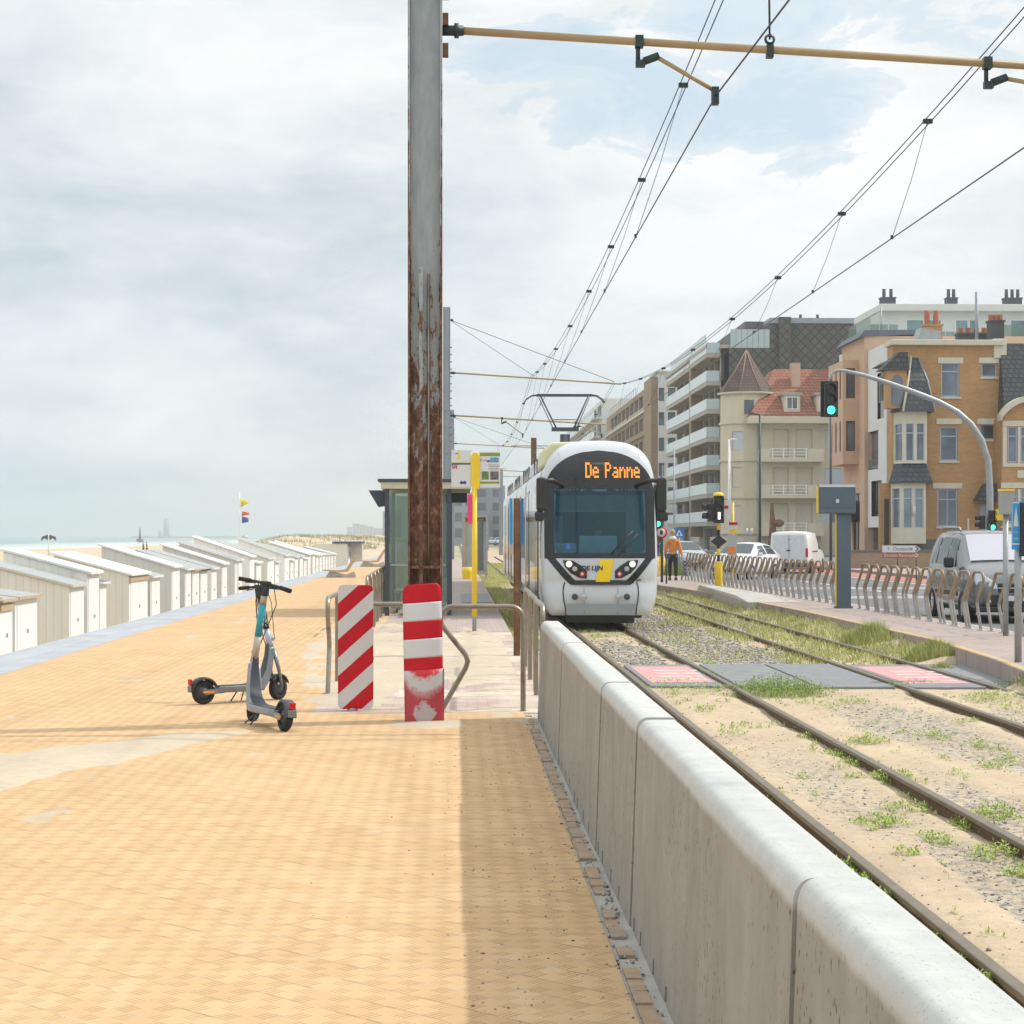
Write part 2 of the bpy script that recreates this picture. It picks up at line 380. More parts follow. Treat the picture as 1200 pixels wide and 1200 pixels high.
# --- promenade tiles: diagonal ribbed clay pavers
def promenade_mat():
    m, nt, b = newmat('orange ribbed pavers'); co = coords(nt)
    v = mapping(nt, co, rot=(0,0,R(45)))
    T = .165
    sep = N(nt, 'ShaderNodeSeparateXYZ'); L(nt, v, sep.inputs[0])
    U = math_(nt, 'DIVIDE', sep.outputs[0], T); V = math_(nt, 'DIVIDE', sep.outputs[1], T)
    wob = math_(nt, 'MULTIPLY', math_(nt, 'SUBTRACT', noise(nt, v, 1.1, 2), .5), .10)
    U = math_(nt, 'ADD', U, wob); V = math_(nt, 'ADD', V, math_(nt, 'MULTIPLY', wob, .6))
    fu, fv = math_(nt, 'FLOOR', U), math_(nt, 'FLOOR', V)
    ru, rv = math_(nt, 'FRACT', U), math_(nt, 'FRACT', V)
    U2, V2 = math_(nt, 'MULTIPLY', U, 2.0), math_(nt, 'MULTIPLY', V, 2.0)
    ru2, rv2 = math_(nt, 'FRACT', U2), math_(nt, 'FRACT', V2)
    chk = math_(nt, 'MODULO', math_(nt, 'ABSOLUTE', math_(nt, 'ADD', math_(nt, 'FLOOR', U2), math_(nt, 'FLOOR', V2))), 2.0)
    def rib(r):
        s = math_(nt, 'SINE', math_(nt, 'MULTIPLY', r, 2*PI*4)); return ramp(nt, math_(nt, 'ADD', math_(nt, 'MULTIPLY', s, .5), .5), [(.5, 0.0), (.85, 1.0)])
    ribs = mix(nt, chk, rib(ru2), math_(nt, 'MULTIPLY', rib(rv2), .12))
    def edge(r): return math_(nt, 'MINIMUM', r, math_(nt, 'SUBTRACT', 1.0, r))
    dU, dV = edge(ru), edge(rv)
    dm = math_(nt, 'MINIMUM', dU, dV)
    inner = ramp(nt, math_(nt, 'MINIMUM', edge(ru2), edge(rv2)), [(.05, 0.0), (.12, 1.0)])
    joint = ramp(nt, dU, [(.016, 1.0), (.035, 0.0)])
    jV = ramp(nt, dV, [(.022, 1.0), (.05, 0.0)])
    # per-tile tint
    cb = N(nt, 'ShaderNodeCombineXYZ'); L(nt, fu, cb.inputs[0]); L(nt, fv, cb.inputs[1])
    wn = N(nt, 'ShaderNodeTexWhiteNoise'); wn.noise_dimensions = '2D'; L(nt, cb.outputs[0], wn.inputs['Vector'])
    base = ramp(nt, wn.outputs[0], [(0, (.51,.335,.18)), (.5, (.555,.37,.20)), (1, (.59,.40,.225))])
    big = noise(nt, co, .55, 5, .6)
    base = mix(nt, ramp(nt, big, [(.35, 0.0), (.7, .35)]), base, (.64,.44,.25))
    med = noise(nt, mapping(nt, co, (1,2.2,1)), 2.2, 5, .65)
    base = mix(nt, ramp(nt, med, [(.5, 0.0), (.72, .4)]), base, (.52,.33,.165))
    rfac = math_(nt, 'MULTIPLY', math_(nt, 'MULTIPLY', ribs, inner), math_(nt, 'ADD', .38, math_(nt, 'MULTIPLY', noise(nt, co, 1.7, 3), .55)))
    patch_ = math_(nt, 'MULTIPLY', math_(nt, 'MULTIPLY', math_(nt, 'MULTIPLY', math_(nt, 'SUBTRACT', 1.0, chk), inner), .10), ramp(nt, noise(nt, co, 2.6, 5, .65), [(.40, .15), (.64, 1.0)]))
    c = mix(nt, patch_, base, (.44,.28,.135))
    c = mix(nt, rfac, c, (.33,.19,.085))
    # joints: partly dark, partly filled with pale sand
    fill = ramp(nt, noise(nt, co, 3.0, 3, .6), [(.46, 0.0), (.62, 1.0)])
    jc = mix(nt, fill, (.27,.18,.11), (.50,.42,.32))
    c = mix(nt, math_(nt, 'MULTIPLY', math_(nt, 'MULTIPLY', joint, .6), ramp(nt, noise(nt, co, .9, 4, .6), [(.45, .15), (.6, 1.0)])), c, jc)
    c = mix(nt, math_(nt, 'MULTIPLY', math_(nt, 'MULTIPLY', jV, .8), ramp(nt, noise(nt, co, 7.5, 5, .65), [(.38, .15), (.60, 1.0)])), c, jc)
    # dust of blown sand
    dust = noise(nt, mapping(nt, co, (1,.5,1)), .9, 6, .7)
    c = mix(nt, ramp(nt, dust, [(.52, 0.0), (.82, .45)]), c, (.64,.50,.34))
    spk = noise(nt, co, 45, 2, .5)
    c = mix(nt, ramp(nt, spk, [(.72, 0.0), (.76, .6)]), c, (.2,.13,.08))
    L(nt, c, b.inputs['Base Color']); b.inputs['Roughness'].default_value = .85
    b.inputs['Specular IOR Level'].default_value = .25
    h = math_(nt, 'SUBTRACT', math_(nt, 'MULTIPLY', math_(nt, 'MULTIPLY', ribs, inner), -.35), joint)
    bump(nt, b, h, .5, .004)
    return m
PROM = promenade_mat()
def pavermat(name, c1, c2, mort, w=.2, h=.1, rot=0, bl=.004, sand=None, sth=(.45,.62)):
    m, nt, b = newmat(name); co = coords(nt); v = mapping(nt, co, rot=(0,0,rot))
    br = N(nt, 'ShaderNodeTexBrick'); L(nt, v, br.inputs[0]); br.inputs['Scale'].default_value = 1
    br.inputs['Brick Width'].default_value = w; br.inputs['Row Height'].default_value = h; br.inputs['Mortar Size'].default_value = bl
    br.inputs['Color1'].default_value = (*c1,1); br.inputs['Color2'].default_value = (*c2,1); br.inputs['Mortar'].default_value = (*mort,1)
    n = noise(nt, co, 1.1, 6, .65)
    c = mix(nt, ramp(nt, n, [(.3, 0.0), (.8, .5)]), br.outputs[0], tuple(x*.7 for x in c1))
    if sand: c = mix(nt, ramp(nt, noise(nt, co, .8, 6, .6), [(sth[0], 0.0), (sth[1], .9)]), c, sand)
    L(nt, c, b.inputs['Base Color']); b.inputs['Roughness'].default_value = .9
    bump(nt, b, br.outputs[1], -.4, .004)
    return m
PINKP = pavermat('pink brick paving', (.42,.31,.27), (.50,.38,.33), (.25,.2,.17), sand=(.62,.53,.42))
GREYP = pavermat('grey brown paving', (.34,.27,.245), (.40,.325,.295), (.2,.17,.16), w=.2, h=.2)
PLATP = pavermat('platform paving', (.38,.30,.27), (.44,.36,.32), (.24,.19,.17), sand=(.55,.47,.38), sth=(.6,.8))
STRIP = pavermat('bluestone strip', (.36,.38,.42), (.42,.44,.47), (.2,.2,.22), w=.8, h=.4, rot=R(90), sand=(.55,.5,.42), sth=(.6,.8))
def sandmat(name, c, gravel=False):
    m, nt, b = newmat(name); co = coords(nt)
    n1 = noise(nt, co, .6, 6, .6); n2 = noise(nt, co, 9, 5, .7)
    col = ramp(nt, n1, [(.3, tuple(x*.88 for x in c)), (.7, tuple(x*1.08 for x in c))])
    col = mix(nt, ramp(nt, n2, [(.45, 0.0), (.75, .35)]), col, tuple(x*.66 for x in c))
    if gravel:
        at = N(nt, 'ShaderNodeAttribute'); at.attribute_name = 'gravel'; at.attribute_type = 'GEOMETRY'
        vo = N(nt, 'ShaderNodeTexVoronoi'); vo.inputs['Scale'].default_value = 24; L(nt, co, vo.inputs['Vector'])
        gcol = ramp(nt, vo.outputs[1], [(0, (.16,.15,.135)), (.5, (.33,.30,.26)), (1, (.50,.44,.36))])
        msk = math_(nt, 'MULTIPLY', at.outputs[2], ramp(nt, noise(nt, co, 14, 4, .7), [(.36, 0.0), (.55, 1.0)]))
        col = mix(nt, msk, col, gcol)
        v2 = N(nt, 'ShaderNodeTexVoronoi'); v2.inputs['Scale'].default_value = 60; L(nt, co, v2.inputs['Vector'])
        pz = math_(nt, 'MULTIPLY', ramp(nt, v2.outputs[0], [(.16, 1.0), (.26, 0.0)]), ramp(nt, noise(nt, co, 2.2, 5, .7), [(.50, 0.0), (.62, .9)]))
        col = mix(nt, pz, col, (.14,.11,.085))
        col = mix(nt, ramp(nt, noise(nt, mapping(nt, co, (1,.5,1)), 1.4, 7, .7), [(.48, 0.0), (.7, .5)]), col, (.34,.255,.17))
    L(nt, col, b.inputs['Base Color']); b.inputs['Roughness'].default_value = 1; b.inputs['Specular IOR Level'].default_value = .1
    bump(nt, b, math_(nt, 'ADD', n2, math_(nt, 'MULTIPLY', noise(nt, co, 70, 3, .6), .4)), .6, .02)
    return m
SANDT = sandmat('trackbed sand', (.55,.435,.305), True)
SANDD = sandmat('blown sand', (.53,.45,.345))
BEACH = sandmat('beach sand', (.56,.45,.33))
def concmat():
    m, nt, b = newmat('weathered precast concrete'); co = coords(nt)
    n1 = noise(nt, mapping(nt, co, (1,1.5,.8)), 3.2, 8, .65)
    col = ramp(nt, n1, [(.3, (.265,.245,.215)), (.7, (.355,.335,.30))])
    st = noise(nt, mapping(nt, co, (1,3.2,.8)), 3.0, 8, .72)
    col = mix(nt, ramp(nt, st, [(.50, 0.0), (.70, .38)]), col, (.225,.20,.17))
    bl = noise(nt, co, 1.1, 6, .65)
    col = mix(nt, ramp(nt, bl, [(.42, 0.0), (.68, .4)]), col, (.40,.375,.335))
    # pits
    p = noise(nt, mapping(nt, co, (1,1,.55)), 55, 2, .5)
    pit = math_(nt, 'MULTIPLY', ramp(nt, p, [(.64, 0.0), (.67, 1.0)]), ramp(nt, noise(nt, co, 1.3, 3), [(.4, .1), (.6, 1.0)]))
    col = mix(nt, pit, col, (.10,.085,.07))
    # sunlit top painted in: paler colour above the shoulder, against the shaded face
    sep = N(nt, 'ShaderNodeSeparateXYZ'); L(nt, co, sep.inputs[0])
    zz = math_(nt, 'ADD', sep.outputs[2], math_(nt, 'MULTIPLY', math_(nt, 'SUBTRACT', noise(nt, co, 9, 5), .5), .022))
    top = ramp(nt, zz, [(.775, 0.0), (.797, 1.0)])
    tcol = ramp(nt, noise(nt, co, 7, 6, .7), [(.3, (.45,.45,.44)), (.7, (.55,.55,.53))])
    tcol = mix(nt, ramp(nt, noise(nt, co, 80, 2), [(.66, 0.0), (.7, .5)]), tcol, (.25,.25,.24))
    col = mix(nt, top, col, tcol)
    L(nt, col, b.inputs['Base Color']); b.inputs['Roughness'].default_value = .88; b.inputs['Specular IOR Level'].default_value = .3
    bump(nt, b, math_(nt, 'SUBTRACT', math_(nt, 'MULTIPLY', noise(nt, co, 30, 5, .7), .4), pit), .5, .006)
    return m
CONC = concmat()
CONC2 = M_('plain concrete', (.42,.40,.37), .9, var=.12, scale=3, bmp=.4, bscale=25, dirt=(.28,.26,.23), dth=(.5,.8))
def rustmat():
    m, nt, b = newmat('galvanised steel rusting upward'); co = coords(nt)
    sep = N(nt, 'ShaderNodeSeparateXYZ'); L(nt, co, sep.inputs[0])
    z = sep.outputs[2]
    n = noise(nt, mapping(nt, co, (3.2,3.2,1.0)), 4.5, 10, .78, .3)
    n2 = noise(nt, mapping(nt, co, (3,3,.8)), 5, 6, .7)
    # fully rusted below about 3.2 m, streaks up to 4 m, clean above (corrosion of this mast)
    lev = math_(nt, 'ADD', math_(nt, 'DIVIDE', math_(nt, 'SUBTRACT', 4.15, z), 2.6), math_(nt, 'MULTIPLY', math_(nt, 'SUBTRACT', n, .5), 3.4))
    sx = math_(nt, 'ABSOLUTE', math_(nt, 'ADD', sep.outputs[0], 0.0))
    lev = math_(nt, 'ADD', lev, math_(nt, 'MULTIPLY', ramp(nt, sx, [(.115, 0.0), (.14, 1.0)]), .85))
    rust = ramp(nt, lev, [(.38, 0.0), (.50, 1.0)])
    grey = ramp(nt, n2, [(.3, (.26,.29,.31)), (.75, (.40,.43,.45))])
    rc = ramp(nt, noise(nt, mapping(nt, co, (2.6,2.6,1.5)), 8, 10, .8), [(.34, (.055,.03,.024)), (.48, (.12,.055,.036)), (.56, (.22,.11,.06)), (.66, (.42,.30,.21))])
    c = mix(nt, rust, grey, rc)
    spots = ramp(nt, noise(nt, mapping(nt, co, (1,1,.6)), 14, 6, .8), [(.62, 0.0), (.7, .8)])
    c = mix(nt, spots, c, (.30,.17,.09))
    L(nt, c, b.inputs['Base Color']); b.inputs['Roughness'].default_value = .75; b.inputs['Metallic'].default_value = .1
    bump(nt, b, n2, .5, .006)
    return m
RUSTPOLE = rustmat()
RUST = M_('rusty steel', (.16,.075,.04), .8, var=.4, scale=9, bmp=.4, dirt=(.35,.2,.1), dth=(.55,.7))
HOOP = M_('bronze grey steel tube', (.30,.26,.215), .38, metal=.75, var=.2, scale=5, dirt=(.16,.11,.07), dth=(.55,.72), dscale=5)
HOOPF = M_('weathered steel fence tube', (.27,.235,.20), .45, metal=.5, var=.25, scale=4, dirt=(.13,.08,.05), dth=(.5,.72), dscale=2.5)
BROWNARM = M_('tan insulated tube', (.36,.25,.13), .5, var=.12, scale=4)
WIRE = M_('wire', (.03,.035,.04), .5, metal=.4)
CLAMP = M_('green black clamp', (.03,.05,.05), .5, metal=.4)
RAILTOP = M_('rail steel', (.20,.165,.125), .5, metal=.55, var=.2, scale=6)
RAILSIDE = M_('rail rust', (.13,.085,.055), .85, var=.3, scale=12)
ASPHALT = M_('asphalt', (.135,.135,.14), .9, var=.14, scale=1.3, bmp=.3, bscale=80, dirt=(.22,.21,.2), dscale=.5, dth=(.5,.75))
MAT_RUB = M_('dark crossing mat', (.20,.205,.22), .85, var=.18, scale=5, bmp=.3, bscale=90, dirt=(.3,.26,.2), dscale=2, dth=(.55,.78))
REDPAD = M_('faded red pad', (.58,.28,.28), .8, var=.12, scale=5, dirt=(.5,.36,.28), dth=(.55,.8), dscale=3)
LINEW = M_('road white', (.66,.66,.64), .8, var=.08, scale=5, dirt=(.35,.33,.3), dth=(.55,.75))
LINEY = M_('ochre edge line', (.50,.34,.13), .85, var=.1, scale=3, dirt=(.42,.35,.27), dth=(.5,.7))
REDROAD = M_('red cycle lane', (.40,.16,.13), .9, var=.1, scale=2)
def leafmat(name, a, c, sc=3):
    m, nt, b = newmat(name)
    oi = N(nt, 'ShaderNodeNewGeometry')
    n = noise(nt, coords(nt), sc, 3, .6)
    r = math_(nt, 'ADD', math_(nt, 'MULTIPLY', oi.outputs['Random Per Island'], .6), math_(nt, 'MULTIPLY', n, .4))
    L(nt, ramp(nt, r, [(.15, a), (.8, c)]), b.inputs['Base Color'])
    b.inputs['Roughness'].default_value = .7; b.inputs['Specular IOR Level'].default_value = .2
    b.inputs['Subsurface Weight'].default_value = 0
    return m
LEAF = leafmat('fresh weed leaf', (.22,.34,.06), (.50,.58,.18))
LEAFD = leafmat('dark weed leaf', (.12,.22,.05), (.38,.48,.14))
GRASSM = leafmat('dry green grass', (.20,.27,.06), (.58,.56,.24), .8)
DUNEG = leafmat('marram', (.16,.19,.07), (.42,.40,.22), .8)
STONEM = leafmat('ballast stone', (.11,.11,.11), (.50,.46,.40), 2)
SEA = None
def seamat():
    m, nt, b = newmat('sea'); co = coords(nt)
    n = noise(nt, mapping(nt, co, (.045,.008,1)), 1.0, 6, .6)
    sep = N(nt, 'ShaderNodeSeparateXYZ'); L(nt, co, sep.inputs[0])
    shore = math_(nt, 'DIVIDE', math_(nt, 'ADD', sep.outputs[0], 215.0), 120.0)   # 0 far .. 1 at the surf
    f = ramp(nt, math_(nt, 'ADD', shore, math_(nt, 'MULTIPLY', math_(nt, 'SUBTRACT', n, .5), 1.6)), [(.35, 0.0), (.75, 1.0)])
    c = mix(nt, f, (.20,.30,.31), (.50,.55,.55))
    L(nt, c, b.inputs['Base Color']); b.inputs['Roughness'].default_value = .5
    bump(nt, b, noise(nt, mapping(nt, co, (.3,.1,1)), 1, 4), .5, .3)
    return m
SEA = seamat()
LAND = M_('far land', (.36,.32,.22), .95, var=.3, scale=.02)
TRAMW = M_('tram white', (.54,.565,.60), .22, var=.03, scale=1, dirt=(.55,.54,.52), dscale=.8, dth=(.6,.9), coat=.4)
TRAMG = M_('tram grey skirt', (.26,.29,.31), .35, var=.08, scale=2)
TRAMB = M_('tram black gloss', (.012,.013,.016), .12, var=.2, scale=2)
TRAMY = M_('tram yellow', (.85,.60,.0), .3, var=.03)
TRAMROOF = M_('tram roof panel', (.58,.60,.60), .5, var=.08, scale=1)
TRAMPY = M_('pale yellow roof pod', (.62,.62,.38), .4, var=.04)
TRGLASS = glassy('tinted tram glass', (.40,.64,.74), .62, .03, (.03,.09,.14))
SIDEGL = M_('tram side glass', (.05,.075,.085), .05, var=.2, scale=.6, spec=.9)
LED = emit('amber led', (1,.30,.02), 1.6)
HEADL = emit('lit headlamp', (1,.98,.75), 1.2)
GREENL = emit('green signal', (.05,1,.55), 3.0)
WHITEL = emit('white signal', (1,1,.9), 3.0)
TAILR = M_('red lamp', (.5,.01,.01), .2)
TEAL = M_('teal wrap', (.02,.33,.42), .35, var=.04)
STEMB = M_('champagne stem', (.44,.39,.33), .35, metal=.4, var=.06)
SCW = M_('scooter white', (.62,.64,.66), .3, var=.05)
SCG = M_('scooter grey alloy', (.20,.22,.24), .35, metal=.5, var=.1, scale=8)
SCLILAC = M_('scooter pale lilac alloy', (.42,.45,.58), .35, metal=.3, var=.05)
SCD = M_('scooter dark panel', (.035,.045,.065), .55, var=.15, scale=10)
VANS = M_('silver grey car paint', (.14,.145,.15), .25, metal=.55, var=.03, scale=1, coat=.6)
VANW = M_('white van paint', (.72,.72,.70), .3, var=.03, coat=.4)
CARG = M_('blue grey car paint', (.38,.41,.45), .25, metal=.4, var=.03, coat=.5)
CARW = M_('white car paint', (.66,.68,.72), .25, var=.03, coat=.5)
CARGL = M_('car glass', (.03,.05,.055), .12, var=.2, scale=1, spec=.5)
CARWS = M_('windscreen with painted lilac reflection', (.46,.45,.52), .08, var=.05, scale=1, spec=.8)  # pale lilac reflection put into the glass colour
CHROME = M_('alloy', (.5,.5,.5), .25, metal=.9)
SKIN = M_('skin', (.50,.30,.22), .6)
HAIR = M_('blond hair', (.38,.27,.14), .8)
JACKET = M_('orange jacket', (.62,.22,.035), .85, var=.12, scale=14)
TROUS = M_('black trousers', (.02,.02,.022), .85)
SHOE = M_('brown boots', (.10,.055,.035), .7)
NAVY = M_('navy cloth', (.02,.035,.09), .85)
PINK = M_('magenta panel', (.75,.04,.22), .5)
BLUE = M_('traffic blue', (.01,.15,.48), .4, var=.05)
BLUEL = M_('light blue face', (.02,.30,.62), .4, var=.05)
BROWNS = M_('brown sign', (.36,.12,.05), .5)
GOLD = M_('yellow lifeguard flag', (.85,.62,.03), .8)
FLAGR = M_('orange red flag', (.70,.13,.07), .8)
FLAGB = M_('violet blue flag', (.10,.10,.33), .8)
# ================= GROUND =================
def grid(name, xs, ys, zf, m, attr=None):
    v = [(x, y, zf(x, y)) for y in ys for x in xs]; nx = len(xs)
    f = [(j*nx+i, j*nx+i+1, (j+1)*nx+i+1, (j+1)*nx+i) for j in range(len(ys)-1) for i in range(nx-1)]
    me = bpy.data.meshes.new(name); me.from_pydata(v, [], f); me.materials.append(m)
    for p in me.polygons: p.use_smooth = True
    if attr:
        a = me.attributes.new(attr[0], 'FLOAT', 'POINT'); a.data.foreach_set('value', [attr[1](x, y) for x, y, z in v])
    o = bpy.data.objects.new(name, me); COL.objects.link(o); return o
def fr(a, b, n): return [a + (b-a)*i/n for i in range(n+1)]
def fbm(x, y, s=1.0, o=3, seed=0.0): return mnoise.fractal(Vector((x*s, y*s, seed)), 1.0, 2.0, o)   # about -1..1
def sheet(name, x0, x1, y0, y1, z, m, kind='structure', th=None):
    b = MB()
    if th is None: b.add([(x0,y0,z),(x1,y0,z),(x1,y1,z),(x0,y1,z)], [(0,1,2,3)], m)
    else: b.box(x0, x1, y0, y1, z-th, z, m)
    o = b.build(name, fixn=False); o['kind'] = kind; return o

PEX = -6.1
# the promenade deck (a solid dike) and its bluestone edge strip
b = MB(); b.box(-5.25, .60, .2, 17.4, -1.6, 0, PROM); b.box(-5.25, -1.32, 17.4, 420, -1.6, 0, PROM); struct('promenade', b)
b = MB(); b.box(PEX, -5.25, .2, 420, -1.6, .004, STRIP); struct('promenade_edge_strip', b)
# border strip beside the concrete wall: cement with small brick pieces
b = MB(); b.box(.60, .92, .2, 17.4, -1.0, -.012, CONC2)
random.seed(3); y = .3
PB = M_('border brick', (.40,.28,.19), .9, var=.22, scale=9, dirt=(.3,.26,.22), dth=(.5,.7), dscale=6)
while y < 17.1:
    l = random.uniform(.16, .2)
    if random.random() < .86: b.box(.612+random.uniform(0,.008), .675+random.uniform(-.01,.006), y, y+l-.02, -.05, random.uniform(-.004,.003), PB)
    y += l
struct('paved_border', b)
b = MB(); b.box(-1.32, .90, 17.4, 32, -1.0, -.002, PINKP); struct('station_forecourt_paving', b)
b = MB(); b.box(-1.32, .90, 32, 130, -1.0, .002, PLATP); struct('left_platform_paving', b)
b = MB(); b.box(-.3, .86, 44, 66, .006, .010, GREYP); struct('platform_paving_patch', b)

# right platform (kerbed), following its bent edge
edge = [(6.55, 21.2), (6.73, 22.8), (6.95, 24.6), (7.32, 29.5), (7.34, 41), (7.16, 50), (6.9, 58), (6.6, 62), (6.6, 110)]
b = MB(); yw = MB()
for (x0, y0), (x1, y1) in zip(edge, edge[1:]):
    b.add([(x0,y0,-.6),(x1,y1,-.6),(x1,y1,0),(x0,y0,0),(9.25,y0,-.6),(9.25,y1,-.6),(9.25,y1,0),(9.25,y0,0)], [(0,3,2,1),(3,7,6,2),(0,4,7,3),(1,2,6,5),(4,5,6,7)], GREYP)
    if y0 < 55: yw.add([(x0+.02,y0,.004),(x1+.02,y1,.004),(x1+.14,y1,.004),(x0+.14,y0,.004)], [(0,3,2,1)], LINEY)
struct('right_platform', b); struct('platform_edge_line', yw)
b = MB(); b.box(6.9, 9.25, 12, 21.2, -.6, -.02, GREYP); struct('near_right_pavement', b)
b = MB(); b.box(7.45, 40, 118, 420, -.9, -.03, ASPHALT); struct('far_street', b)
# road
b = MB(); b.box(9.25, 18.6, 8, 400, -.9, -.10, ASPHALT); struct('road', b)
b = MB()
b.box(9.25, 9.42, 8, 400, -.5, -.02, CONC2); struct('road_kerb', b)
b = MB()
for x, w in ((9.75,.12), (16.2,.12)): b.box(x, x+w, 10, 300, -.098, -.0955, LINEW)
for k in range(40): b.box(12.9, 13.05, 30+k*4, 32+k*4, -.098, -.0955, LINEW)
for yy in (52, 53, 61, 62.2): b.box(10.2, 16.0, yy, yy+.35, -.098, -.0952, LINEW)
struct('road_markings', b)
b = MB(); b.box(16.5, 18.4, 10, 300, -.0978, -.0935, REDROAD); struct('cycle_lane', b)
b = MB(); b.box(18.6, 40, 8, 118, -.5, .02, GREYP); struct('sidewalk', b)
# low garden plinth walls before the houses: built with the houses
# far land sheet to the horizon
b = MB(); b.add([(-4, -40, -.62), (7000, -40, -.62), (7000, 420, -.62), (-4, 420, -.62)], [(0,1,2,3)], LAND); b.add([(-20, 420.01, -.62), (7000, 420.01, -.62), (7000, 7500, -.62), (-20, 7500, -.62)], [(0,1,2,3)], LAND)
o = struct('ground', b, fixn=False)

# ---- track bed: height field with sand drifts and sunken ballast ----
def gravel(x, y):
    def blob(cx, cy, rx, ry): return max(0, 1 - ((x-cx)/rx)**2 - ((y-cy)/ry)**2)
    g = .16
    g += 1.1*blob(4.5, 18.6, .65, 3.4) + .8*blob(4.9, 15.0, .5, 2.6) + 2.2*blob(3.0, 9.6, .30, 2.6) + 1.2*blob(3.9, 11.5, .35, 2.5) + .5*blob(2.8, 14.2, .4, 3.2)
    g += 2.4*blob(4.35, 30.0, .95, 4.0) + 1.4*blob(4.2, 39, .9, 9) + 1.6*blob(2.75, 30.5, .45, 4.5) + .8*blob(5.9, 18, .4, 4) + .7*blob(5.9,48,.5,12)
    g += .8*blob(3.7, 12.5, .35, 3)
    return min(1.0, g) * (.6 + .5*fbm(x, y, 1.6, 3, 5.0) + .4)
RX = (2.25, 3.33, 5.38, 6.46)
def track_z(x, y):
    g = gravel(x, y)
    z = -.262 + .03*fbm(x, y, .55, 4, 1.0) + .008*fbm(x, y, 4, 3, 2.0) - .045*min(1, g)
    for r in RX:                                     # sand is low at the rails' flangeways
        d = abs(x - r); z -= .03*math.exp(-(d/.10)**2)
    if 22.6 < y < 27.4: z = -.246 + .010*fbm(x, y, 3, 2, 1.0)
    if x < 1.3: z += .03*(1.3-x)/.35
    ex = 7.34
    for (x0, y0), (x1, y1) in zip(edge, edge[1:]):
        if y0 <= y <= y1: ex = x0+(x1-x0)*(y-y0)/(y1-y0)
    d = ex - x
    if y > 21.2 and not (22.6 < y < 27.3) and d < .75: z += (.20 if y < 40 else .12)*(1-max(0, d)/.75)**1.3 * (.75+.5*fbm(x, y, 1.2, 2, 8.0))
    return z
xs = fr(.86, 7.5, 132); ys = fr(1.5, 30, 420) + fr(30.2, 75, 220)[0:] + fr(77, 420, 60)
o = grid('trackbed', xs, ys, track_z, SANDT, ('gravel', lambda x, y: max(0, min(1, gravel(x, y)*1.3)))); o['kind'] = 'structure'
# ballast stones
import numpy as np
rng = np.random.default_rng(5)
ico = bmesh.new(); bmesh.ops.create_icosphere(ico, subdivisions=1, radius=1.0)
IV = np.array([v.co[:] for v in ico.verts]); IF = np.array([[v.index for v in f.verts] for f in ico.faces]); ico.free()
def scatter(name, pts, sizes, m):
    n = len(pts); V = []; 
    for p, s in zip(pts, sizes):
        a = rng.uniform(0, 2*PI); ca, sa = math.cos(a), math.sin(a)
        w = IV * (1 + rng.uniform(-.28, .28, IV.shape)) * np.array([s*rng.uniform(.7,1.3), s*rng.uniform(.6,1.1), s*rng.uniform(.45,.8)])
        w = np.stack([w[:,0]*ca - w[:,1]*sa, w[:,0]*sa + w[:,1]*ca, w[:,2]], 1) + np.array(p)
        V.append(w)
    V = np.concatenate(V); Fc = (IF[None] + (np.arange(n)*len(IV))[:,None,None]).reshape(-1, 3)
    me = bpy.data.meshes.new(name); me.vertices.add(len(V)); me.vertices.foreach_set('co', V.ravel())
    me.loops.add(Fc.size); me.loops.foreach_set('vertex_index', Fc.ravel().astype('i4'))
    me.polygons.add(len(Fc)); me.polygons.foreach_set('loop_start', (np.arange(len(Fc))*3).astype('i4'))
    me.update(calc_edges=True); me.materials.append(m)
    o = bpy.data.objects.new(name, me); COL.objects.link(o); return o
pts = []; sz = []
tries = 0
while len(pts) < 16000 and tries < 400000:
    tries += 1
    y = 8 + 50*rng.uniform()**1.5; x = rng.uniform(1.3, 6.9)
    if 22.9 < y < 27.2 or min(abs(x-r) for r in RX) < .06: continue
    g = gravel(x, y)
    if rng.uniform() < min(1, g)**1.3 * (.8 if y < 22.9 else 1.0) or rng.uniform() < .03:
        s = rng.uniform(.003, .007)*(1+1.6*rng.uniform()**3) if y < 22.9 else rng.uniform(.012, .03)
        pts.append((x, y, track_z(x, y) + s*.2)); sz.append(s)
o = scatter('ballast_gravel', pts, sz, STONEM); o['kind'] = 'stuff'; o['label'] = 'loose grey ballast stones lying in the sand between the rails'

# rails
def rail(x, label, y0=1.5, y1=170):
    t = thing('tram_rail', label, 'rail', (x, y0, -.2), group='tram rails')
    b = MB(); b.box(x-.034, x+.034, y0, y1, -.235, -.2, RAILTOP); b.build('rail_head', t, bevel=.008)
    b = MB(); b.box(x-.014, x+.014, y0, y1, -.33, -.236, RAILSIDE); b.box(x-.06, x+.06, y0, y1, -.36, -.331, RAILSIDE); b.build('rail_web', t)
rail(2.25, 'first rail from the concrete wall, half sunk in sand'); rail(3.33, 'second rail from the wall, on the right of the tram')
rail(5.38, 'third rail from the wall, left rail of the empty track'); rail(6.46, 'outermost rail, nearest the right platform kerb')

